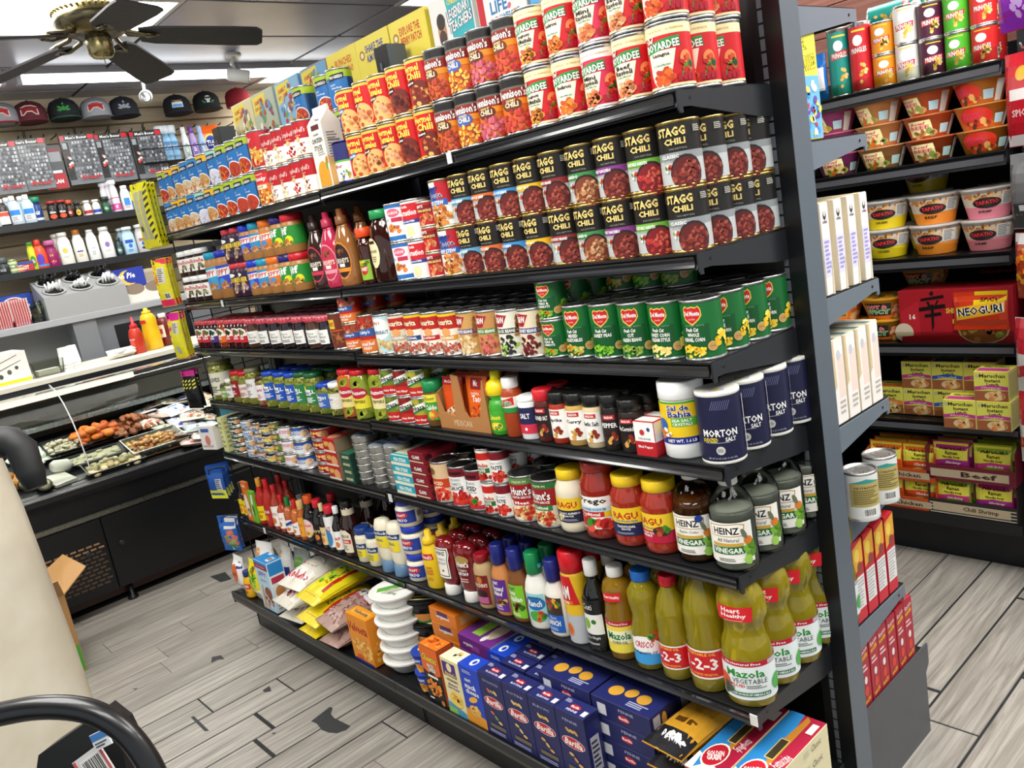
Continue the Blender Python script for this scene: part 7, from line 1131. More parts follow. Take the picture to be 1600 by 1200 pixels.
for y in (-1.1985, -.2985): dpart(MB().tube([(x, y, z) for x, z in CP_], .003, 0xd8dcdc, 6), 'glass_seam', 'plastic')
dpart(MB().loft([[(x,DY1+t,z) for x,z in [(XF-.02,.56),(XF-.02,.646)]+CP_+[(-4.12,1.086),(-4.12,.6)]] for t in (0,.015)], 0x1a1b1d, False), 'end_panel')
la = area_lamp(-3.80, -.4, 1.06, .06, 2.6, 9.0)  # unseen case lamp added under the deli top to light the food
WD = 'in deli case'
def dz(x): return .640+(XF-.055-x)*.16/.625
def ray_deli(px, py, up):
    d = CF+CR*((px-800)/FPX)-CU*((py-600)/FPX); b_ = .16/.625; t = (.640+up+b_*(XF-.055-CAM.x)-CAM.z)/(d.z+b_*d.x); return CAM+d*t
DXC = {}
def pan(key, desc, w, d, h, col, food, fcol, hump=.02, matp='black_steel', n=60, fs=.012, seed=1, shape=(1,1,.7)):
    def build():
        b = MB(); g = .8
        b.loft([[(-w/2*g,-d/2*g,0),(w/2*g,-d/2*g,0),(w/2*g,d/2*g,0),(-w/2*g,d/2*g,0)],[(-w/2,-d/2,h),(w/2,-d/2,h),(w/2,d/2,h),(-w/2,d/2,h)],[(-w/2+.006,-d/2+.006,h),(w/2-.006,-d/2+.006,h),(w/2-.006,d/2-.006,h),(-w/2+.006,d/2-.006,h)],[(-w/2*g+.006,-d/2*g+.006,.004),(w/2*g-.006,-d/2*g+.006,.004),(w/2*g-.006,d/2*g-.006,.004),(-w/2*g+.006,d/2*g-.006,.004)]], col, False)
        f = MB(); rr = random.Random(seed)
        f.box(-w/2*.84,-d/2*.84,.005,w/2*.84,d/2*.84,h*.55,fcol[0])
        for i in range(n):
            x, y = rr.uniform(-.42, .42)*w, rr.uniform(-.42, .42)*d; q = max(0, 1-(x/(w*.5))**2-(y/(d*.5))**2)
            s_ = fs*rr.uniform(.7, 1.3); f.ball((x, y, h*.55+hump*q*rr.uniform(.3, 1)), s_, fcol[i % len(fcol)], 7, 5, (shape[0]*rr.uniform(.8,1.3), shape[1]*rr.uniform(.8,1.3), shape[2]))
        fm = f.mesh(food, 'food')
        return [('food_pan', b.mesh('food_pan', matp)), (food, fm, [])]
    kind(key, 'food_pan', 'food', desc, w, d, h, build, False)
pan('pan_nug', 'black tray heaped with orange fried chicken pieces', .2, .24, .03, 0x141416, 'fried_chicken', [0xc8601c,0xd87424,0xb04e14], .07, n=46, fs=.022, seed=3)
pan('pan_wing', 'black tray heaped with brown chicken wings', .24, .24, .03, 0x141416, 'chicken_wings', [0x8a4a28,0x9e5c34,0x743a1e], .06, n=46, fs=.020, seed=4, shape=(1.5,.7,.6))
pan('pan_foil', 'foil tray of browned casserole', .2, .28, .05, 0xb0aea6, 'casserole', [0xb87a44,0xd0a060,0x9a5a2c,0xd8b878], .02, 'steel', 70, .013, 5)
pan('pan_wrap', 'plastic wrapped black tray of pale food', .14, .27, .035, 0x1a1b1e, 'pale_food', [0xcabb90,0xd8cca8,0xb8a878], .02, n=40, fs=.016, seed=6)
pan('pan_salad', 'black tray of grey speckled salad', .2, .2, .03, 0x1a1a1c, 'chopped_salad', [0xb0a890,0xc4bca6,0x8a8270], .02, n=60, fs=.011, seed=7)
pan('pan_cheese', 'tray of white cheese slices', .2, .2, .02, 0x2a2a2c, 'sliced_cheese', [0xd4d8c8,0xe0e2d6], .015, n=20, fs=.03, seed=8, shape=(1.3,1.0,.25))
pan('pan_flat', 'long low tray of pale slices behind the wrapped tray', .12, .26, .02, 0x24262a, 'slices', [0xa8a084,0xb8b094], .008, n=20, fs=.02, seed=9, shape=(1,1,.3))
pan('pan_bread', 'tray of orange baked rolls', .16, .2, .03, 0x1a1a1c, 'bread_rolls', [0xc07a2c,0xd08a3c,0xb06820], .05, n=10, fs=.04, seed=10, shape=(.8,1.3,.7))
def pdeli(key, px, py, rz=0, dzz=0):
    p = ray_deli(px, py, .02+dzz); x = max(p.x, -3.88); return put(key, x, p.y, dz(x)+.010+dzz, rz, WD, tilt=(0, .25, 0) if key.startswith('pan') else (0, .2, rz))
pdeli('pan_nug', 152, 682, .1); pdeli('pan_wing', 204, 668, .1); pdeli('pan_foil', 243, 696, .12); pdeli('pan_wrap', 178, 727, .1); pdeli('pan_salad', 102, 698, .2); pdeli('pan_cheese', 52, 715, .3); pdeli('pan_flat', 150, 712, .1); pdeli('pan_bread', 2, 758, .1)
def roll(): b = MB(); b.tube([(-.045,0,.03),(-.03,0,.032),(.03,0,.032),(.045,0,.03)], [.02,.03,.03,.02], 0xe4dcd6, 12); return [('paper_roll', b.mesh('paper_roll', 'carton'))]
kind('proll', 'paper_roll', 'paper', 'white rolled butcher paper', .1, .06, .06, roll, False)
r_ = pdeli('proll', 95, 735, PI/2+.1)
def wrapd(): b = MB(); b.loft([[(-.07,-.05,0),(.07,-.05,0),(.07,.05,0),(-.07,.05,0)],[(-.075,-.055,.012),(.075,-.05,.014),(.07,.05,.016),(-.07,.055,.010)]], 0xe2dcd2, False); return [('paper_sheet', b.mesh('paper_sheet', 'carton'))]
kind('psheet', 'paper_sheet', 'paper', 'folded white paper sheet under the paper roll', .14, .1, .016, wrapd, False); pdeli('psheet', 92, 748, .2)
def bun():
    b = MB(); b.ball((0,0,.028), .034, 0xd6cfa8, 14, 8, (1.1,.9,.8)); w = MB(); w.ball((0,0,.029), .037, 0xffffff, 12, 7, (1.15,.95,.85)); return [('wrapped_roll', b.mesh('wrapped_roll', 'food')), ('cling_film', w.mesh('cling_film', 'wrapfilm'), [])]
kind('bun', 'wrapped_roll', 'food', 'pale bread roll in cling film', .07, .06, .06, bun, False)
for px, py in ((42, 763), (57, 757), (70, 764)): pdeli('bun', px, py, .3)
# sealed meat packs: a few hues, each a lumpy bag with printed patches
for i, (c, p1, p2, nm) in enumerate(((0xd0d4dc, 0x3a6ac0, 0xe8ecf0, 'white meat pack with blue lettering'), (0xc8b0a8, 0xc02a3c, 0xe8dcd8, 'pink meat pack with red patch'), (0xd8d0c4, 0xc05a3a, 0xe0d8d0, 'clear pack of orange pink sliced meat'), (0xc8c4d8, 0x6a4ab8, 0xe8e8f0, 'white pack with purple lettering'), (0xcfc8bc, 0xc8a02c, 0xd8d4cc, 'clear meat pack with yellow patch'), (0xb8a49c, 0x9a4a3a, 0xd0c0b8, 'brownish sliced ham pack'))):
    bag('mp%d' % i, nm, .13, .035, .17, c, [E(0,.55,.8,.35,p2), R(-.6,.5,.5,.72,p1), T('MEAT',-.05,.61,.14,.9,WHT,'b'), S(9,.1,.25,.6,.18,.2,[p1,p2,0xd89a8a],i+2)], name='meat_pack', cat='food', lie=True, lump=.25, seed=20+i)
rr_ = random.Random(4); k_ = 0
for (px, py) in ((222,640),(240,632),(258,628),(276,624),(292,620),(306,618),(232,655),(252,648),(272,642),(290,638),(308,634),(322,630),(262,665),(282,658),(300,652),(316,648),(290,678),(308,670),(322,664),(300,690),(318,684)):
    p = ray_deli(px, py, .04); p.x = max(p.x, -3.9); zz = dz(p.x)
    put('mp%d' % ((k_*5+k_//3) % 6), p.x, p.y, zz+.006+.012*(k_ % 3), 0, WD, None, 0, 0, (rr_.uniform(-.15, .25), rr_.uniform(-.2, .2)+.1, PI/2+rr_.uniform(-.5, .5))); k_ += 1
# things on top of the case
WT = 'on deli case top'; ZT = 1.119
def ontop(key, px, py, x=-3.85, rz=0): p = ray_at(px, py, z=ZT); return put(key, p.x if x is None else x, ray_at(px, py, x=x).y, ZT, rz, WT)
box('appbox', 'white carton box with yellow stripe and line drawing', .3, .2, .15, [0xdedcd6,0xe4e2dc,0xe8e6e0], [R(-.98,.02,.98,.12,0xe8c81e)], [R(-.98,.02,.98,.12,0xe8c81e), P([(-.7,.4),(.7,.7),(.72,.72),(-.7,.43)],0x2a2a2a), P([(-.7,.62),(.6,.9),(.6,.92),(-.7,.64)],0x3a3a3a), E(-.3,.3,.1,.08,0x4a4a48), E(.1,.4,.1,.08,0x5a5a58), E(.45,.5,.08,.06,0x4a4a48)], [], name='carton_box', cat='box')
q = ray_at(30, 586, x=-3.80); put('appbox', -3.93, q.y-.05, ZT, 0, WT)
def ptub(): b = MB(); sec = lambda g: rect(.15*g, .12*g); b.loft([[(x,y,0) for x,y in sec(.85)],[(x,y,.075) for x,y in sec(1)],[(x,y,.075) for x,y in sec(.97)],[(x,y,.004) for x,y in sec(.83)]], 0xffffff, False); c = MB().box(-.05,-.04,.005,.05,.04,.03,0xdcdcd8); return [('plastic_tub', b.mesh('plastic_tub', 'pet')), ('napkins', c.mesh('napkins', 'carton'), [])]
kind('ptub', 'plastic_tub', 'container', 'clear plastic tub holding white napkins', .15, .12, .075, ptub, False); q = ray_at(76, 577, z=ZT); put('ptub', -3.84, ray_at(76, 577, x=-3.80).y, ZT, PI/2, WT)
def cups(): 
    b = MB(); out = []
    for i in range(1): b.lathe([(.032,0),(.030,.002),(.024,.085),(.0235,.088)], 0xe6e8e4, 18)
    s = [('cup', MB().lathe([(.033,.0),(.0335,.004),(.030,.010)], 0xe8eae6, 18, at=(0,0,.012*(k+1))).mesh('cup', 'plastic'), []) for k in range(4)]
    return [('foam_cup', b.mesh('foam_cup', 'plastic'))]
kind('fcup', 'foam_cup', 'cup', 'upturned white foam cup', .066, .066, .088, cups)
q = ray_at(105, 572, x=-3.82)
for l in range(3): put('fcup', -3.82, q.y, ZT+.016*l, 0, WT, None, l)
for l in range(3): put('fcup', -3.86, q.y+.05, ZT+.016*l, 0, 'behind front cup stack', None, l)
bag('napk', 'crumpled white napkin heap beside the red sauce', .16, .09, .05, 0xe4e2de, name='napkin_heap', cat='napkins', mat='carton', seal=.004, lump=.5, seed=31)
q = ray_at(192, 548, x=-3.82); put('napk', -3.84, q.y, ZT, PI/2, WT)
bottle('sriracha2', 'red sauce bottle with pointed red cap', [(.033,0),(.036,.005),(.036,.10),(.028,.13),(.018,.14)], 0xb8301c, ([(.02,.138),(.02,.155),(.009,.165),(.005,.20)], 0xc8202c), [(.03,.10,.0362,[T('SRIRACHA',0,.7,.14,1.2,WHT,''), E(0,.35,.5,.3,0xd8503c), L(-.5,.05,.5,.2,2,WHT)])], name='sauce_bottle')
bottle('mustard2', 'large yellow mustard bottle', [(.042,0),(.047,.006),(.045,.09),(.040,.14),(.043,.165),(.034,.19),(.022,.2)], 0xe8b81c, ([(.024,.198),(.025,.2),(.023,.213),(.012,.216),(.011,.228),(.008,.23)], 0xe8b81c), [(.145,.17,.0432,[P([(-.9,.1),(.6,.2),(.5,.9),(-.9,.9)],0xc8302c)])], name='squeeze_bottle')
bottle('ketchup3', 'dark ketchup bottle behind the mustard', [(.036,0),(.04,.005),(.04,.12),(.03,.15),(.018,.16)], 0x6a1a14, ([(.02,.158),(.021,.16),(.02,.18),(.018,.182)], 0xe8e6e2), [(.05,.12,.0402,[P([(-.8,0),(.8,0),(.8,1),(-.8,1)],0xe4dccb), R(-.5,.3,.5,.7,0xb84a3a)])], name='squeeze_bottle')
put('sriracha2', -3.84, ray_at(219, 543, x=-3.82).y, ZT, .4, WT); put('mustard2', -3.88, ray_at(243, 537, x=-3.86).y, ZT, .4, WT); put('ketchup3', -3.92, ray_at(264, 530, x=-3.90).y, ZT, .4, WT)

# ------------------------------------------------------------------ stainless back counter and hutch
hu = link('steel_hutch', None, None, (-4.7, -.2, 0)); tag(hu, 'stainless steel back counter with overshelf and dark oven window', 'counter')
def hpart(mb, name, mat='plastic', parent=None):
    o = mb.build(name, mat, parent or hu)
    if parent is None: o.location = (4.7, .2, 0)
    return o
SS = 0x9a9ca0
hpart(MB().bbox(-4.98, -2.0, 1.325, -4.50, 1.4, 1.365, .004, 0xa4a6aa), 'overshelf'); hpart(MB().box(-4.97, -2.0, .85, -4.93, 1.35, 1.325, 0xd2d4d0), 'back_panel'); hpart(MB().bbox(-4.98, -2.0, .82, -4.45, 1.4, .86, .004, 0x6a6c70), 'counter_top'); hpart(MB().box(-4.95, -1.95, 0, -4.5, 1.35, .82, 0x505256), 'cabinet')
yv = ray_at(152, 540, x=-4.52).y
ov = hpart(MB().bbox(-4.95, yv+.03, .86, -4.55, yv+.75, 1.325, .006, 0x7a7e84), 'oven'); hpart(MB().box(-4.552, yv+.13, .93, -4.546, yv+.60, 1.26, 0x101318), 'oven_window', parent=ov); hpart(MB().box(-4.70, yv-.10, .86, -4.52, yv+.03, 1.325, 0x83878c), 'post')
WH = 'on steel overshelf'; ZH = 1.366
def hut(key, px, py, x=-4.62, rz=PI/2, dz_=0, layer=0, where=WH): return put(key, x, ray_at(px, py, x=x).y, ZH+dz_, rz, where, None, layer)
def cutlery():
    b = MB(); w, d = .46, .24
    b.loft([[(-w/2,-d/2,0),(w/2,-d/2,0),(w/2,d/2,0),(-w/2,d/2,0)],[(-w/2,-d/2,.13),(w/2,-d/2,.13),(w/2,d/2,.235),(-w/2,d/2,.235)]], 0x9c9e9e, False)
    out = [('cutlery_bin', b.mesh('cutlery_bin', 'plastic'))]; a = math.atan2(.105, d)
    for r in range(2):
        for c in range(3):
            x, y = -.15+.15*c, -.06+.12*r; z = .13+(y+d/2)*.105/d+.003; mt = Matrix.Translation((x,y,z)) @ Matrix.Rotation(a, 4, 'X')
            h = MB().lathe([(.058,0),(.064,.001),(.064,.008),(.056,.008),(.05,.001)], 0xa8aaaa, 20, axis=mt); h.lathe([(.05,.0012),(.049,.0014)], 0x141414, 18, axis=mt)
            s = MB(); rr = random.Random(r*3+c)
            for k in range(12):
                p0 = Vector((x+rr.uniform(-.035,.035), y+rr.uniform(-.03,.03), z)); s.tube([p0, p0+Vector((rr.uniform(-.03,.03), rr.uniform(-.05,.0), rr.uniform(.03,.06)))], .006, 0xe2e4e6 if r == 0 else 0x17181a, 5)
            out.append(('cup_hole', h.mesh('cup_hole', 'plastic'), [('cutlery', s.mesh('cutlery', 'plastic'))]))
    return out
kind('cutlery', 'cutlery_bin', 'dispenser', 'grey slanted cutlery dispenser with six round holes', .5, .26, .29, cutlery, False)
put('cutlery', -4.63, ray_at(140, 485, x=-4.54).y, ZH, PI/2, WH)
def paperboat():
    b = MB(); sec = lambda g: rect(.13*g, .10*g); b.loft([[(x,y,0) for x,y in sec(.7)],[(x,y,.055) for x,y in sec(1)],[(x,y,.055) for x,y in sec(.985)],[(x,y,.002) for x,y in sec(.69)]], 0xf0ece8, False)
    for s in range(7): planar(b, (0,-.0425,.0), (1,0,0), (0,-.26,1), .06, .054, [R(-.95+.28*s,.02,-.82+.28*s,.98,0xc83a44)]) if s < 7 else None
    for s in range(7): planar(b, (.055,0,.0), (0,1,0), (.35,0,1), .045, .054, [R(-.95+.28*s,.02,-.82+.28*s,.98,0xc83a44)])
    return [('paper_boat', b.mesh('paper_boat', 'carton'))]
kind('boat', 'paper_boat', 'food tray', 'red striped paper food tray', .13, .1, .055, paperboat, False)
for px in (5, 34):
    for l in range(7): hut('boat', px, 508 if px < 20 else 505, -4.60, 0, .016*l, l)
bottle('clearcup', 'clear plastic cup', [(.028,0),(.03,.002),(.042,.1),(.044,.102)], 0xffffff, None, [], name='clear_cup', cat='cup', mat='pet')
for px in (60, 76):
    for l in range(2): hut('clearcup', px, 500, -4.6, 0, .02*l, l)
box('bluepack', 'blue snack carton on the hutch wall', .2, .04, .09, 0x2a4ab0, [E(0,.6,.5,.25,0xe8e8f0), E(0,.6,.35,.16,0xc83a3c), R(-.8,.1,.8,.25,0xe8e8f0)], name='snack_carton', cat='box')
for l, (px, py) in enumerate(((12, 470), (14, 452))): put('bluepack', -4.80, ray_at(px, py, x=-4.8).y, ZH+.091*l, PI/2, WH, None, l)
box('moonpie', 'blue snack cake box with a yellow moon', .26, .12, .12, 0x24389a, [E(.2,.5,.45,.4,0xe8c04a), E(.4,.55,.42,.36,0x24389a), T('Moon Pie',-.1,.62,.3,1.3,WHT,'bi')], name='cake_box', cat='box')
hut('moonpie', 196, 462, -4.75, PI/2, .1); 
box('tissue', 'white tissue carton with oval opening', .24, .13, .095, [0xe0dcd6,0xdad6d0,0xe4e0da], [E(.1,.9,.5,.35,0x8a7a6a)], name='tissue_box', cat='box')
for px, py in ((206, 466), (236, 456)): hut('tissue', px, py, -4.60, PI/2)
box('bread', 'beige bread packet beside the moon box', .26, .12, .1, 0xb8ae9a, [E(0,.5,.7,.3,0xa09480)], name='bread_packet', cat='bread'); hut('bread', 232, 440, -4.76, PI/2, .097)

# ------------------------------------------------------------------ toiletries on the wall shelves
ws = []
for z, nm in ((1.935, 'upper'), (1.665, 'lower')):
    s = link('wall_shelf', None, None, (-4.86, -.2, z)); tag(s, nm+' black wall shelf of toiletries on the slat wall', 'shelf')
    MB().bbox(-.18, -2.0, -.03, .17, 1.5, 0, .003, 0x17181b).build('board', 'black_steel', s); MB().box(.17, -2.0, -.035, .178, 1.5, .004, 0x1e2024).build('front_lip', 'black_steel', s)
def flask(key, desc, w, d, h, col, capc, ops=(), capw=.45, caph=.22, cat='toiletry', shape='tall'):
    r = w/2; zt = h*(1-caph)
    prof = [(r*.94,0),(r,.004),(r,zt*.55),(r*.92,zt*.8),(r*.62,zt*.97),(r*capw,zt),(r*capw,zt+.001)]
    bottle(key, desc, prof, col, (capp(r*capw*1.06, zt, h), capc), [(h*.08,h*.56,r,list(ops))] if ops else [], 1.0, d/w, name='toiletry_bottle', cat=cat)
LBL = lambda c, c2=WHT: [E(0,.5,.65,.4,c), L(-.4,.35,.4,.65,3,c2)]
flask('alc', 'clear rubbing alcohol bottle with blue label', .075, .045, .17, 0xb8c8d4, 0xe8ecee, [R(-.7,.55,.7,.9,0x2a80d0), R(-.7,.1,.7,.5,0xe0e4e8), L(-.5,.15,.5,.45,3,0x7a6a6a)], .4, .16)
flask('perox', 'dark brown peroxide bottle with white label', .075, .045, .16, 0x2a1c18, 0xe8e8e6, [R(-.9,.0,.9,.95,0xe0dcd4), R(-.9,.6,.9,.9,0xc8503a)], .4, .14)
flask('aqua', 'green capped blue shaving can', .055, .055, .15, 0x1c3a7a, 0x12805a, [T('Gil',0,.6,.3,.9,WHT,'bi'), R(-3,0,3,.2,0xc8ccd0)], .92, .2)
flask('gel', 'black and red styling gel jar', .06, .06, .115, 0x1a1a1c, 0xb02a2c, [T('Gillette',0,.7,.25,1.2,WHT,'bi'), E(0,.25,.7,.25,0xd8502c)], .8, .12)
flask('gelr', 'small black jar with red lid', .045, .045, .11, 0x2a1a18, 0xc04a2c, LBL(0x8a2a1c), .8, .2); flask('gely', 'small black jar with yellow label', .045, .045, .095, 0x1c1a18, 0x2a2a2a, LBL(0xe0b83a, 0x3a3a3a), .85, .16)
flask('creamr', 'white and red cream tube', .045, .04, .095, 0xe6e2de, 0xe8e8e6, [R(-2,.2,2,.6,0xb82a34)], .8, .12); flask('creamb', 'white and blue cream tube', .045, .04, .095, 0xe6e6ea, 0xe8e8ee, [R(-2,.2,2,.6,0x2a4ab0)], .8, .12)
flask('greenj', 'dark green jar with black lid', .055, .055, .105, 0x1c4a34, 0x1c2420, LBL(0x2a6a4a), .9, .25)
flask('spray', 'tall white and pink hair spray can', .048, .048, .20, 0xdedae0, 0xeceaf0, [R(-3,.0,3,.4,0xd84aa0), T('NET',0,.2,.2,.7,WHT), R(-3,.75,3,.8,0xc83a8a)], .9, .12)
flask('powder', 'white baby powder bottle with blue label', .062, .045, .16, 0xe6e8ec, 0xf0f2f4, [R(-.5,.3,.6,.9,0x3a86d0), L(-.4,.1,.4,.26,2,0xd08a8a)], .6, .12)
box('wipes', 'yellow and blue wipes box', .09, .06, .12, 0x2a5ab0, [R(-.98,.5,.98,.98,0xd8d82a), E(0,.5,.5,.25,0xe8e8f0)], name='wipes_box', cat='toiletry')
flask('blackj', 'small black charcoal jar', .07, .07, .1, 0x2a2e30, 0x4a5256, [T('ICE',0,.4,.3,.8,0xb8c4c8)], .8, .3)
for l_, c_ in enumerate((0x6a9a5a, 0xc06a5a)): can('stackj%d' % l_, ('green','red')[l_]+' lidded small pomade tin in a stack', .028, .04, c_, [R(-3.2,.3,3.2,.7,0xd8c8a0)], name='pomade_tin', cat='toiletry')
box('redkit', 'small red and blue kit box', .085, .05, .06, 0xb02a2c, [R(-.98,.7,.98,.98,0x2a4a8a), T('KIT',0,.4,.35,.8,WHT)], name='kit_box', cat='toiletry')
flask('moco', 'tapered orange gel bottle with blue base', .075, .05, .175, 0xd84a24, 0xc83a2c, [E(0,.5,.55,.4,0x5a3ab0), R(-2,0,2,.14,0x4a8ad0)], .5, .2); flask('yel', 'yellow and green slim tube', .045, .03, .165, 0xc8cc2a, 0x3a7a34, LBL(0x3a8a34), .8, .1)
flask('maroon', 'maroon body wash bottle', .072, .045, .16, 0x8a1c5a, 0xb05a8a, [T('10',0,.75,.2,.5,0xe8c83a), S(6,0,.3,.4,.25,.16,[0xe8a02c,0xd84a8a],2)], .8, .18)
flask('olay', 'white body wash bottle with yellow flower', .078, .045, .195, 0xe8e6de, 0xf0efe8, [E(0,.75,.4,.18,0xe0c060), T('OLAY',0,.35,.14,.8,0x8a8a84,'')], .7, .1); flask('pant', 'white shampoo bottle with copper cap', .068, .042, .20, 0xe4e2da, 0xb06a2c, [R(-.5,.5,.5,.6,0x6a5a8a), L(-.4,.2,.4,.4,2,0xc8a050)], .6, .14); flask('dove', 'slim white lotion bottle', .066, .042, .19, 0xe6e8e8, 0xeceeee, [T('Dove',0,.7,.14,.7,0x4a5a8a,'i'), L(-.3,.2,.3,.5,3,0x9aa4b0)], .55, .08); flask('olay2', 'white body wash bottle with purple flower', .078, .045, .195, 0xe6e6e6, 0xeeeeee, [E(.1,.75,.35,.18,0x8a6ab0), T('OLAY',0,.35,.14,.8,0x8a8a8a,'')], .7, .1)
flask('suave', 'pale blue shampoo bottle', .078, .045, .175, 0xb4d4e6, 0xe6eef4, [R(-.6,.7,.6,.95,0x1c50b0), E(.1,.5,.3,.16,0x2a70c8), L(-.4,.05,.4,.25,2,0x2a70c8)], .8, .1); flask('suave2', 'silver grey shampoo bottle', .074, .045, .18, 0xc4c4c8, 0xe6e6ea, [R(-.5,.7,.5,.9,0x9a6a4a), E(.1,.5,.28,.15,0x2a60b8), E(0,.2,.3,.1,0x3a3436)], .8, .1); flask('darkb', 'dark teal shampoo bottle', .05, .04, .12, 0x1c3034, 0x2a3a3e, LBL(0x4a6a6a), .6, .2)
def wall_row(items, z, where, xw=-4.735):
    for key, px, py, *lay in items:
        k = get(key); n = lay[0] if lay else 1
        y = ray_at(px, py, x=xw+k.d/2).y
        for l in range(n): put(key, xw-.0, y, z+l*(k.h+.0006), PI/2-.25, where, None, l)
wall_row([('perox',4,330),('alc',24,328),('alc',45,325),('alc',-14,328),('aqua',58,322),('gel',82,322),('gel',97,320),('gelr',108,318),('gely',121,318),('creamr',135,314),('creamb',149,312),('greenj',164,308),('spray',178,296),('powder',197,304),('wipes',216,300)], 1.936, 'on upper wall shelf')
wall_row([('alc',14,326),('alc',35,322)], 1.936, 'behind front row, upper wall shelf', -4.79)
wall_row([('spray',170,296),('spray',163,298)], 1.936, 'behind front row, upper wall shelf', -4.80)
wall_row([('blackj',6,415),('stackj0',20,410,2),('stackj1',31,412,1),('redkit',41,412),('yel',49,392),('moco',62,392),('maroon',80,390),('olay',101,382),('pant',123,378),('dove',143,372),('olay2',164,366),('darkb',183,368),('suave',199,362),('suave2',219,358)], 1.666, 'on lower wall shelf')
wall_row([('olay',92,384),('suave',192,364)], 1.666, 'behind front row, lower wall shelf', -4.79)

# ------------------------------------------------------------------ hanging goods and caps on the slat wall
def boxer(key, desc, sil):
    def build():
        b = MB(); w, h = .2, .30
        b.bbox(-w/2, -.012, -h, w/2, .012, 0, .003, 0x3a3c40)
        l = MB(); rr = random.Random(sil); ops = [R(-.97,.88,.97,.99,0x151517), R(.62,.89,.95,.98,0xc8202c), R(-.95,.89,-.72,.98,0xc8202c), T('Men\'s Boxer',-.02,.935,.06,1.2,WHT,'b'), R(-.95,.1,-.55,.86,0x1a1a1c), R(-.9,.72,-.65,.84,0x9aa0a6)]
        g = [0x8a8e94,0x55585e,0xb8bcc2,0x3a3d42]
        for i in range(9):
            for j in range(10): ops.append(R(-.5+.16*i,.14+.074*j,-.40+.16*i,.19+.074*j,g[(i*3+j*5+rr.randrange(4)) % 4]))
        ops += [T('Road',.25,.13,.09,1.1,0xb8202c,'bi'), S(6,-.75,.4,.15,.2,.1,[0xc03a3c,0xe0d8d0],3)]
        planar(l, (0,-.0125,-h), (1,0,0), (0,0,1), w/2, h, [R(-.97,.0,.97,.88,0x6a6d72)]+ops)
        hk = MB().tube([(0,.01,.0),(0,.01,.03),(0,-.01,.04)], .003, 0x202226, 6)
        return [('boxer_pack', b.mesh('boxer_pack', 'film')), ('print', l.mesh('print', 'film'), []), ('hanger', hk.mesh('hanger', 'plastic'), [])]
    kind(key, 'boxer_pack', 'clothing pack', desc, .2, .025, .3, build, False)
boxer('bx1', 'grey checked boxer pack with black header', 1); boxer('bx2', 'pale checked boxer pack with black header', 2)
box('belt', 'dark red and grey garment pack', .13, .03, .26, 0x4a4c50, [R(-.9,.0,.9,.35,0xa01c28), T('VELAN',0,.17,.09,1.2,WHT,'b'), R(-.9,.62,.9,.84,0x8a8c90), R(-.2,.36,.7,.42,0xd8d8da), R(-.9,.86,.9,.9,0xa01c28)], name='garment_pack', cat='clothing pack')
for i, (px, py, k) in enumerate(((-8,222,'bx1'),(38,217,'bx2'),(117,210,'bx1'),(170,208,'bx2'),(224,204,'bx1'))):
    for r in range(2): q = ray_at(px, py, x=-4.78-.03*r); put(k, -4.78-.035*r, q.y+.01*r, q.z+.0*r, PI/2-.12, 'on slat wall', None, 0, r)
q = ray_at(82, 262, x=-4.78); put('belt', -4.78, q.y, q.z-.13, PI/2-.1, 'on slat wall')
sh = link('wire_basket', None, None, (-4.86, .75, 2.22)); tag(sh, 'black wire basket shelf of air fresheners on the slat wall', 'shelf')
y0, y1 = ray_at(231, 262, x=-4.72).y-.75, ray_at(345, 240, x=-4.72).y-.75
b = MB(); 
for z in (0, .085): b.tube([(-.14,y0,z),(.14,y0,z),(.14,y1,z),(-.14,y1,z)], .004, 0x141517, 6)
for i in range(9): y = y0+(y1-y0)*i/8; b.tube([(-.14,y,0),(.14,y,0),(.14,y,.085)], .0025, 0x141517, 5)
b.build('basket', 'black_steel', sh); MB().box(-.14,y0,-.006,.13,y1,-.002,0x202225).build('base', 'black_steel', sh)
WB2 = 'in wire basket on slat wall'; ZB = 2.22
flask('lysol', 'pale blue disinfectant spray can', .062, .062, .235, 0x8ab8d8, 0xd0d8de, [R(-3,.5,3,1,0x4a80b0), T('Lysol',0,.7,.25,1.2,WHT,'bi')], .95, .22); flask('feb_w', 'white air freshener can', .05, .05, .22, 0xdde2e6, 0xe0e4e6, LBL(0x9ab0a8), .6, .2); flask('feb_p', 'purple air freshener can', .05, .05, .22, 0xa08ac0, 0x6a3a9a, LBL(0x7a5ab0), .6, .2); flask('feb_b', 'light blue air freshener can', .05, .05, .22, 0x9ab8e0, 0xa0bce8, LBL(0x7a9ad0), .6, .2)
bag('tide', 'orange laundry pod pouch', .15, .06, .22, 0xe0601c, [E(0,.45,.7,.3,0xe8d03a), E(0,.45,.55,.24,0x24389a), T('Tide',0,.45,.18,.9,WHT,'b'), S(8,.3,.15,.5,.1,.2,[0x5a3a9a,0xe8e8f0],2)], name='pod_pouch', cat='laundry')
for k, px, py in (('lysol',254,222),('lysol',262,221),('lysol',272,220),('feb_w',290,216),('feb_p',302,214),('feb_b',315,212),('tide',328,210)): put(k, -4.82, ray_at(px, py, x=-4.8).y, ZB, PI/2-.2, WB2)
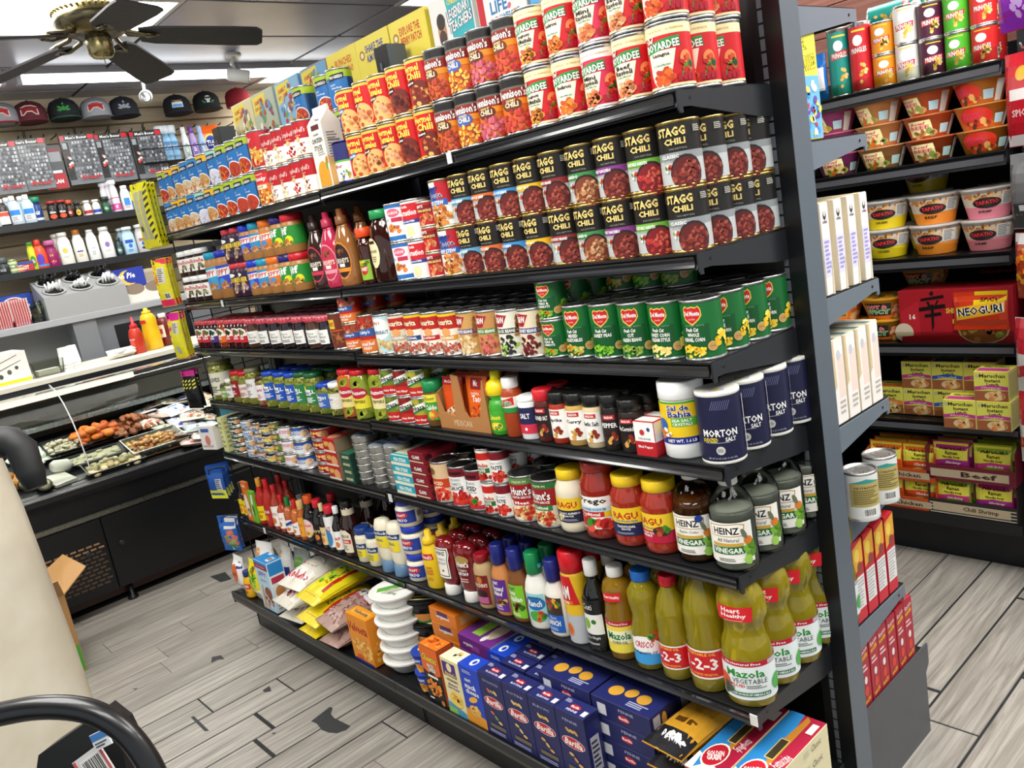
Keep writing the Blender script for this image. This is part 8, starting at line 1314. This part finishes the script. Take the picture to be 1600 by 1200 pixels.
def cap(key, desc, crown, brim, ops):
    def build():
        b = MB(); n = 18; rings = []
        for i, (r, z) in enumerate(((.088,0),(.089,.03),(.086,.075),(.070,.105),(.038,.122),(.006,.126))): rings.append([(r*math.cos(2*PI*(k+.5)/n-PI/2), r*1.06*math.sin(2*PI*(k+.5)/n-PI/2)+(.01 if z > .09 else 0), z) for k in range(n)])
        b.loft(rings, crown, True)
        v = MB(); pts = []; 
        o = [(.087*math.cos(a), -.02-.078*math.sin(a)*1.0) for a in [PI*k/12 for k in range(13)]]; u = [(.089*math.cos(a)*1.02, -.045-.125*math.sin(a)) for a in [PI*k/12 for k in range(13)]]
        v.loft([[(x,y,.004) for x,y in o],[(x,y,-.004) for x,y in u],[(x,y,-.009) for x,y in u],[(x,y,-.002) for x,y in o]], brim, True, False, False)
        l = MB(); wrap(l, circ(.0893, 18, .0948), .024, .094, .084, ops, pos=lambda z: 1.0-max(0, z-.03)*.95)
        t = MB().ball((0,.008,.127), .008, brim, 8, 5)
        return [('baseball_cap', b.mesh('baseball_cap', 'fabric')), ('brim', v.mesh('brim', 'fabric'), []), ('emblem', l.mesh('emblem', 'fabric'), []), ('button', t.mesh('button', 'fabric'), [])]
    kind(key, 'baseball_cap', 'cap', desc, .2, .25, .13, build, False)
ARCH = lambda c: [P([(-.6,.1),(-.6,.75),(-.2,.9),(.2,.9),(.6,.75),(.6,.1),(.4,.1),(.15,.35),(-.15,.35),(-.4,.1)],0xd8cfc0), P([(-.52,.16),(-.52,.7),(-.18,.82),(.18,.82),(.52,.7),(.52,.16),(.42,.18),(.16,.43),(-.16,.43),(-.42,.18)],c)]
def leaf(c): return [E(.0,.55,.09,.36,c)]+[E(.22*s,.45,.09,.28,c,-.9*s) for s in (-1, 1)]+[E(.3*s,.28,.07,.2,c,-1.35*s) for s in (-1, 1)]
cap('cap_gr', 'grey cap with red arch emblem and red brim', 0x8a8c92, 0xa02a34, ARCH(0xb02a30)); cap('cap_mar', 'maroon cap with maroon arch emblem', 0x5a2028, 0x5a2028, ARCH(0x8a2028)); cap('cap_leaf', 'black cap with green leaf emblem', 0x1a1c20, 0x1c4a34, leaf(0x3a8a44)); cap('cap_gr2', 'grey cap with red arch emblem and grey brim', 0x94969c, 0x8a8c92, ARCH(0xb02a30)); cap('cap_dk', 'charcoal cap with pale leaf emblem', 0x24262c, 0x24262c, leaf(0x9aa0a6)); cap('cap_tag', 'black cap with white price tag', 0x15161a, 0x15161a, [R(-.5,.1,.35,.75,0xe0e8f0), R(-.45,.15,.3,.4,0x5aa0d8), R(-.3,.55,.2,.68,0xe0a04a)]); cap('cap_skull', 'black cap with white skull emblem', 0x131418, 0x131418, [E(0,.62,.24,.24,0xd8d8d0), R(-.12,.2,.12,.45,0xd8d8d0), E(-.09,.6,.06,.07,0x131418), E(.09,.6,.06,.07,0x131418)]+[E(.35*s,.3,.08,.22,0x3a7a44,-.9*s) for s in (-1,1)]); cap('cap_red', 'dark red cap behind the cereal boxes', 0x8a1c28, 0x8a1c28, [])
for k, px, py in (('cap_gr',12,190),('cap_mar',57,187),('cap_leaf',110,182),('cap_gr2',160,180),('cap_dk',204,178),('cap_tag',288,174),('cap_skull',334,168),('cap_red',384,162)):
    q = ray_at(px, py, x=-4.70); put(k, -4.80, q.y, q.z, PI/2-.25, 'on slat wall pegs')
hk = MB()
for i in range(18): y = ray_at(20+20*i, 195, x=-4.9).y; hk.tube([(-5.0,y,2.45),(-4.86,y,2.45),(-4.85,y,2.46)], .004, 0x1a1b1e, 6)
hk.build('peg_hooks', 'black_steel', wl)
def bcam(key, desc):
    def build():
        b = MB().lathe([(.03,-.06),(.036,-.055),(.036,.06),(.03,.066)], 0xdcdcda, 18, axis=Matrix.Rotation(PI/2+.25, 4, 'X')); l = MB().lathe([(.033,.066),(.027,.0662),(.02,.060)], 0x141416, 16, axis=Matrix.Rotation(PI/2+.25, 4, 'X'))
        m = MB().lathe([(.045,.105),(.045,.125),(.02,.13)], 0xdcdcda, 16).tube([(0,.0,.03),(0,.02,.07),(0,0,.11)], .012, 0xdcdcda, 8)
        return [('security_camera', b.mesh('security_camera', 'plastic')), ('lens', l.mesh('lens', 'rubber'), []), ('mount', m.mesh('mount', 'plastic'), [])]
    kind(key, 'security_camera', 'camera', desc, .08, .14, .19, build, False)
bcam('scam', 'white bullet security camera facing the shop'); bcam('scam2', 'white bullet security camera seen from behind')
q = ray_at(228, 150, z=CZ-.135); put('scam', q.x, q.y, q.z, 1.15, 'under ceiling by the caps'); q = ray_at(372, 118, z=CZ-.135); put('scam2', q.x, q.y, q.z, 2.6, 'under ceiling by the tube lights')

# ------------------------------------------------------------------ ceiling tube lights and the fan
M['tubeglow'] = principled('fluorescent_tube', attr=False, color=0xffffff, rough=.4, noise=0, emit=0xf6fbff, estr=9.0)
for i, (y0, y1) in enumerate(((-1.15, .02), (.10, 1.30), (1.36, 2.3))):
    t = link('tube_light', None, None, (-4.28, (y0+y1)/2, CZ)); l = (y1-y0)/2
    tag(t, ['long tube light at the left under the ceiling','middle long tube light behind the fan','tube light nearest the rear wall'][i], 'ceiling light', 'row of ceiling tube lights')
    MB().loft([[(-.05,y,-.0),(-.06,y,-.03),(.06,y,-.03),(.05,y,.0)] for y in (-l, l)], 0xd0d0d2, False).build('housing', 'plastic', t); MB().tube([(0,-l+.02,-.052),(0,l-.02,-.052)], .019, 0xffffff, 10).build('tube', 'tubeglow', t)
    for s in (-1, 1): MB().bbox(-.03, s*l-.012, -.075, .03, s*l+.012, -.02, .003, 0xb8bac0).build('tube_holder', 'plastic', t)
    la = area_lamp(-4.28, (y0+y1)/2, CZ-.09, .06, y1-y0, LAMP*.35)
FX = Vector((-2.62, .0, 2.385))
fan = link('ceiling_fan', None, None, FX); tag(fan, 'brass and dark wood five bladed ceiling fan', 'ceiling fan')
BR = 0x6f6750
MB().lathe([(.012,.20),(.012,.32)], BR, 12).lathe([(.06,.30),(.065,.315)], BR, 16).build('downrod', 'steel', fan)
MB().lathe([(.03,.20),(.10,.19),(.135,.165),(.14,.12),(.145,.10),(.125,.075),(.09,.055),(.05,.045)], [0x6a6248,BR,0xa89a68,0x5a5440,BR,0x7a7050,0x4a4636], 28).build('motor_housing', 'steel', fan)
rb = MB()
for k in range(40): a = 2*PI*k/40; rb.ball((.141*math.cos(a), .141*math.sin(a), .14), .006, 0xb0a274, 6, 4)
rb.build('beaded_band', 'steel', fan)
MB().lathe([(.045,.05),(.048,.04),(.048,-.01),(.035,-.025),(.012,-.03)], 0xa09468, 20).build('switch_housing', 'steel', fan); MB().tube([(.01,0,-.03),(.01,0,-.07)], .0015, 0x8a8060, 5).build('pull_chain', 'steel', fan)
def blade():
    o = [(.15,-.05),(.2,-.066),(.5,-.075),(.59,-.072),(.61,-.05),(.61,.05),(.59,.072),(.5,.075),(.2,.066),(.15,.05)]
    b = MB(); tl = -.20
    b.loft([[(x,y,y*tl-.004-(x-.15)*.11) for x,y in o],[(x,y,y*tl+.004-(x-.15)*.11) for x,y in o]], 0x2b2a2c, False); a = MB()
    a.tube([(.07,-.02,.06),(.11,-.03,.01),(.17,-.03,-.008),(.21,-.02,-.008)], .009, BR, 7).tube([(.07,.02,.06),(.11,.03,.012),(.17,.03,.004),(.21,.02,.0)], .009, BR, 7).lathe([(.03,0),(.03,.006)], BR, 12, at=(.2,0,-.011))
    return b.mesh('blade', 'rubber'), a.mesh('blade_arm', 'steel')
bm_, am_ = blade()
FAN0 = math.radians(-4)
for k in range(5): bl = link('blade', bm_, fan, (0, 0, .045), FAN0+k*2*PI/5); link('blade_arm', am_, bl)

# ------------------------------------------------------------------ strips of snacks clipped to the far end
WS_ = 'clipped to far shelf end'
bag('sk_yel', 'yellow snack strip with printed panels', .11, .035, .25, 0xe0d81e, [R(-.6,.05,-.05,.95,0xb8b49a), R(.1,.05,.55,.95,0xb0ac8a)]+[P([(.6,.1*i),(.95,.1*i+.05),(.95,.1*i+.09),(.6,.1*i+.04)],0x2a2a14) for i in range(10)]+[E(-.4,.3,.15,.05,0x4a4a2a)], name='snack_strip', cat='snack bag')
bag('sk_pink', 'pink and yellow sour candy bag', .085, .035, .19, 0xe8dc2a, [R(-1,.88,1,1,0xe8405a), R(-1,0,1,.14,0xe8305a), R(-.2,.5,.8,.82,0xd8d4c8), L(-.1,.52,.7,.8,7,0x6a6a60), S(10,-.6,.6,.3,.35,.2,[0xe87a2c,0xf0a03c],3), B(.1,.14,.8,.28)], name='candy_bag', cat='snack bag')
bag('sk_mag', 'magenta topped yellow candy bag', .08, .035, .19, 0xe0d82a, [R(-1,.84,1,1,0xd0288a), R(-1,0,1,.1,0xc8288a), R(0,.55,.8,.8,0xd0ccc0), L(.05,.57,.75,.78,6,0x6a6a60), S(10,-.5,.7,.3,.2,.2,[0xd8488a,0xe8c83c],3), R(-.2,.12,.3,.28,0xb0b0b4)], name='candy_bag', cat='snack bag')
bag('sk_blk', 'black hair net pack with yellow dashes', .09, .03, .16, 0x17181a, [R(-1,.86,1,1,0xb8287a)]+[P([(-.8+.5*i,.52+.09*j),(-.5+.5*i,.56+.09*j),(-.5+.5*i,.60+.09*j),(-.8+.5*i,.56+.09*j)],0xd8d03a) for i in range(4) for j in range(3)], name='hair_net_pack', cat='snack bag')
bag('sk_blue', 'blue and yellow pouch on a strip', .095, .02, .13, 0x24509c, [R(-1,0,1,.3,0xd8d82a), R(.1,.3,.8,.7,0xb0b4bc), L(.15,.35,.75,.68,5,0x3a4a6a)], name='snack_pouch', cat='snack bag')
bag('sk_gum', 'blue pouch with white header above gummy candy', .1, .04, .15, 0x2a60b0, [R(-.2,.7,1,1,0xd8d6d0), S(40,.3,.35,.6,.3,.22,[0x5a9a5a,0xd0706a,0x8ab86a,0xc0685a],3)], name='candy_bag', cat='snack bag')
def clipped(key, px, py, rz=.35, n=3, x=-2.475, dx=-.028, dy=.016):
    k = get(key); q = ray_at(px, py, y=-.03)
    gpart(MB().tube([(-2.447, .0, q.z+k.h/2+.004), (min(q.x, -2.50), -.02, q.z+k.h/2+.004), (min(q.x, -2.50)-.02, -.05, q.z+k.h/2), (min(q.x, -2.50)-.02, -.05, q.z+k.h/2-.02)], .003, 0x17181a, 6), 'hook')
    for r in range(n): put(key, min(q.x, -2.50)-.0+dx*r, -.035+dy*r, q.z-k.h/2, rz+.2*(r-1), WS_, None, 0, r)
clipped('sk_yel', 234, 335, .45, 3); clipped('sk_pink', 266, 440, .55, 3); clipped('sk_mag', 286, 524, .5, 3); clipped('sk_blk', 306, 608, .5, 2); clipped('sk_blue', 345, 757, .6, 4); clipped('sk_gum', 372, 838, .6, 2)
box('gumbox', 'white carton with small red picture at the shelf end', .09, .06, .1, [0xdedad6,0xe2deda,0xe8e4e0], [E(0,.4,.35,.22,0xc87a6a), R(-.7,.75,.4,.9,0x3a5aa0), R(-.8,.1,.6,.2,0xb8a8a0)], name='snack_carton', cat='box'); q = ray_at(338, 690, y=-.02); put('gumbox', -2.50, .0, HF[4]+.012, .3, 'at far end of fifth shelf')
bag('tealbag', 'teal packet behind the white carton', .08, .02, .13, 0x3a8a9a, [R(-.6,.1,.6,.4,0xa0b0b0)], name='snack_pouch', cat='snack bag'); put('tealbag', -2.52, .09, HF[4]+.03, .4, 'at far end of fifth shelf')

# ------------------------------------------------------------------ foreground cart, wrapped bundle and open carton
def cam_pt(px, py, t): return CAM+(CF+CR*((px-800)/FPX)-CU*((py-600)/FPX))*t
hp = [cam_pt(px, py, .92) for px, py in ((-120,1150),(-60,1130),(0,1116),(55,1106),(110,1106),(155,1117),(195,1143),(225,1180),(248,1225),(265,1280),(278,1340))]
base = Vector((hp[-1].x-.02, hp[-1].y, 0))
ct = link('hand_cart', None, None, base); tag(ct, 'black tubular hand cart in the near left corner', 'cart')
def cpart(mb, name, mat='rubber'): o = mb.build(name, mat, ct); o.location = -base; return o
M['blackpaint'] = principled('black_gloss_paint', attr=True, rough=.34, coat=.25)
def smooth_path(p):
    out = []
    for i in range(len(p)-1):
        a, b_, c, d = p[max(0, i-1)], p[i], p[i+1], p[min(len(p)-1, i+2)]
        for k in range(4): t = k/4; out.append(.5*((2*b_)+(c-a)*t+(2*a-5*b_+4*c-d)*t*t+(3*b_-a-3*c+d)*t**3))
    return out+[p[-1]]
hp = smooth_path(hp); lastp = hp[-1]; firstp = hp[0]
cpart(MB().tube(hp+[Vector((lastp.x, lastp.y, z)) for z in (lastp.z-.15, .25, .12)], .0135, 0x101114, 14), 'handle', 'blackpaint')
cpart(MB().tube([firstp, firstp+Vector((-.05, -.02, -.2)), Vector((firstp.x-.08, firstp.y-.03, .12))], .0135, 0x101114, 14), 'rear_upright', 'blackpaint')
x0, x1 = firstp.x-.1, lastp.x+.02; ym = (firstp.y+lastp.y)/2
cpart(MB().bbox(x0, ym-.16, .10, x1, ym+.16, .13, .004, 0x141518), 'platform', 'blackpaint')
for wx in (x0+.06, x1-.06):
    for wy in (ym-.13, ym+.13): cpart(MB().lathe([(.02,-.012),(.05,-.012),(.05,.012),(.02,.012)], 0x1a1a1c, 16, axis=Matrix.Translation((wx, wy, .05)) @ Matrix.Rotation(PI/2, 4, 'X')), 'wheel')
# tall cling-wrapped bundle of paper rolls standing behind the handle
e1 = cam_pt(46, 880, 1.18); e2 = cam_pt(-88, 1105, 1.18)
def bundle():
    b = MB(); w, d, n = .30, .30, 9; rings = []; hh = 1.0; rr = random.Random(5)
    for i in range(n):
        z = hh*i/(n-1); k = .94+.06*math.sin(PI*min(1, z/hh*1.02)); t = min(1, (n-1-i)/.9+.35); jj = rr.uniform(-.004, .004)
        pr = []
        for a in range(24):
            q = 2*PI*a/24; c, s_ = math.cos(q), math.sin(q); e = .45
            pr.append((-w/2+(w/2*k*t+jj)*math.copysign(abs(c)**e, c), d/2*k*t*math.copysign(abs(s_)**e, s_)+d/2, z))
        rings.append(pr)
    b.loft(rings, 0xcfc7b2, True)
    t = MB(); 
    for zz in (.3, .62): t.loft([[(x*1.004, y, zz+dz_) for x, y, _ in rings[4]] for dz_ in (0, .012)], 0x8ab8b8, True, False)
    return [('wrapped_bundle', b.mesh('wrapped_bundle', M['bundle'])), ]
M['bundle'] = noise_mat('wrapped_paper_bundle', 0xc6bda8, 0xd6cfbd, 9, .35)
kind('bundle', 'wrapped_bundle', 'bundle', 'tall cream cling wrapped paper bundle at the left edge', .3, .3, 1.0, bundle, False)
zb = min(e1.z, e2.z)
put('bundle', e2.x+.0, e2.y-.02, e2.z-.42, math.radians(20), 'on hand cart', tilt=(0, -.07, math.radians(28)))
bb = MB(); bb.bbox(-.2, -.15, 0, .2, .15, .0+max(.05, e2.z-.42-.13), .006, 0x17181b)
kind('crate', 'black_crate', 'crate', 'black plastic crate under the cream bundle', .4, .3, .3, lambda: [('black_crate', bb.mesh('black_crate', 'rubber'))], False)
put('crate', e2.x-.12, e2.y+.1, .131, math.radians(28), 'on hand cart')
bp = MB(); pts = [cam_pt(px, py, 1.02) for px, py in ((55,1215),(60,1180),(150,1118),(178,1140),(190,1165),(200,1215))]
dd = CF*.05
bp.loft([[tuple(p) for p in pts], [tuple(p+dd) for p in pts]], 0x101113, False); cpart(bp, 'side_panel')
# small card with a blue band and a white coupon hanging on the cart
def card(px, py, w, h, col, ops, name, label, t, rot):
    o = cam_pt(px, py, t); b = MB(); b.box(-w/2, 0, -h/2, w/2, .002, h/2, col); planar(b, (0,0,-h/2), (1,0,0), (0,0,1), w/2, h, ops)
    m = b.build(name, 'carton'); m.location = o; m.rotation_euler = (-.2, rot, math.radians(40)); tag(m, label, 'card'); return m
card(157, 1156, .026, .02, 0xe6e8ea, [R(-.98,.55,.98,.98,0x3a78b8), L(-.8,.1,.8,.45,2,0x4a4a50)], 'price_card', 'small white card with blue band under the black handle', .99, -.35)
card(150, 1205, .05, .05, 0xe8e4e2, [R(-.98,.0,-.8,.98,0xd85a5a), B(-.6,.1,.8,.9), R(.84,0,.98,.98,0xd85a5a)], 'bar_code_card', 'white bar code card with red edges under the black handle', 1.0, -.5)
# upper grip of the cart, reaching into the frame at the left edge
st = [firstp, cam_pt(-175,1020,1.0), cam_pt(-170,820,1.06), cam_pt(-120,720,1.1)]+[cam_pt(px, py, 1.1) for px, py in ((-45,695),(-10,689),(18,692),(34,702),(48,738),(58,762))]
cpart(MB().tube(st, [.0135,.014,.015,.017,.02,.022,.022,.02,.018,.013], 0x17181a, 12), 'upper_grip')
cpart(MB().tube([pts[3]+dd*.5, Vector((lastp.x, lastp.y, pts[3].z-.03))], .008, 0x17181a, 8), 'panel_stay')
# open cardboard carton on the floor by the deli case
def opencarton():
    b = MB(); w, d, h, t = .34, .30, .34, .004; c = 0xb08452
    b.box(-w/2,-d/2,0,w/2,d/2,t,c); b.box(-w/2,-d/2,t,w/2,-d/2+t,h,c); b.box(-w/2,d/2-t,t,w/2,d/2,h,c); b.box(-w/2,-d/2+t,t,-w/2+t,d/2-t,h,c); b.box(w/2-t,-d/2+t,t,w/2,d/2-t,h,c)
    planar(b, (w/2,0,0), (0,1,0), (0,0,1), d/2, h, [R(-.98,.02,.98,.35,0x4aa03a)]); planar(b, (0,d/2,0), (-1,0,0), (0,0,1), w/2, h, [R(-.98,.02,.98,.35,0x4aa03a)])
    f = MB(); f.loft([[(-w/2,d/2-t,h),(w/2,d/2-t,h),(w/2-.05,d/2+.12,h+.06),(-w/2+.03,d/2+.12,h+.07)],[(-w/2,d/2,h-.003),(w/2,d/2,h-.003),(w/2-.05,d/2+.12,h+.056),(-w/2+.03,d/2+.12,h+.066)]], 0xb88c58, False)
    g = MB(); g.loft([[(w/2-t,-d/2,h),(w/2+.08,-d/2+.02,h+.09),(w/2+.08,d/2-.03,h+.09),(w/2-t,d/2,h)],[(w/2,-d/2,h-.003),(w/2+.084,-d/2+.02,h+.088),(w/2+.084,d/2-.03,h+.088),(w/2,d/2,h-.003)]], 0xa87c4a, False)
    k = MB(); k.ball((.05,.02,.24), .09, 0xd8d8dc, 12, 8, (1,1,.7))
    return [('open_carton', b.mesh('open_carton', 'carton')), ('flap', f.mesh('flap', 'carton'), []), ('flap', g.mesh('flap', 'carton'), []), ('plastic_liner', k.mesh('plastic_liner', 'wrapfilm'), [])]
kind('opencarton', 'open_carton', 'carton', 'open brown cardboard carton with green band on the floor', .34, .3, .44, opencarton, False)
q = ray_at(75, 945, z=.28); put('opencarton', q.x-.02, q.y-.12, .0, .1, 'by the deli case')
print('CART', base, e1, e2, q)
finish_labels()
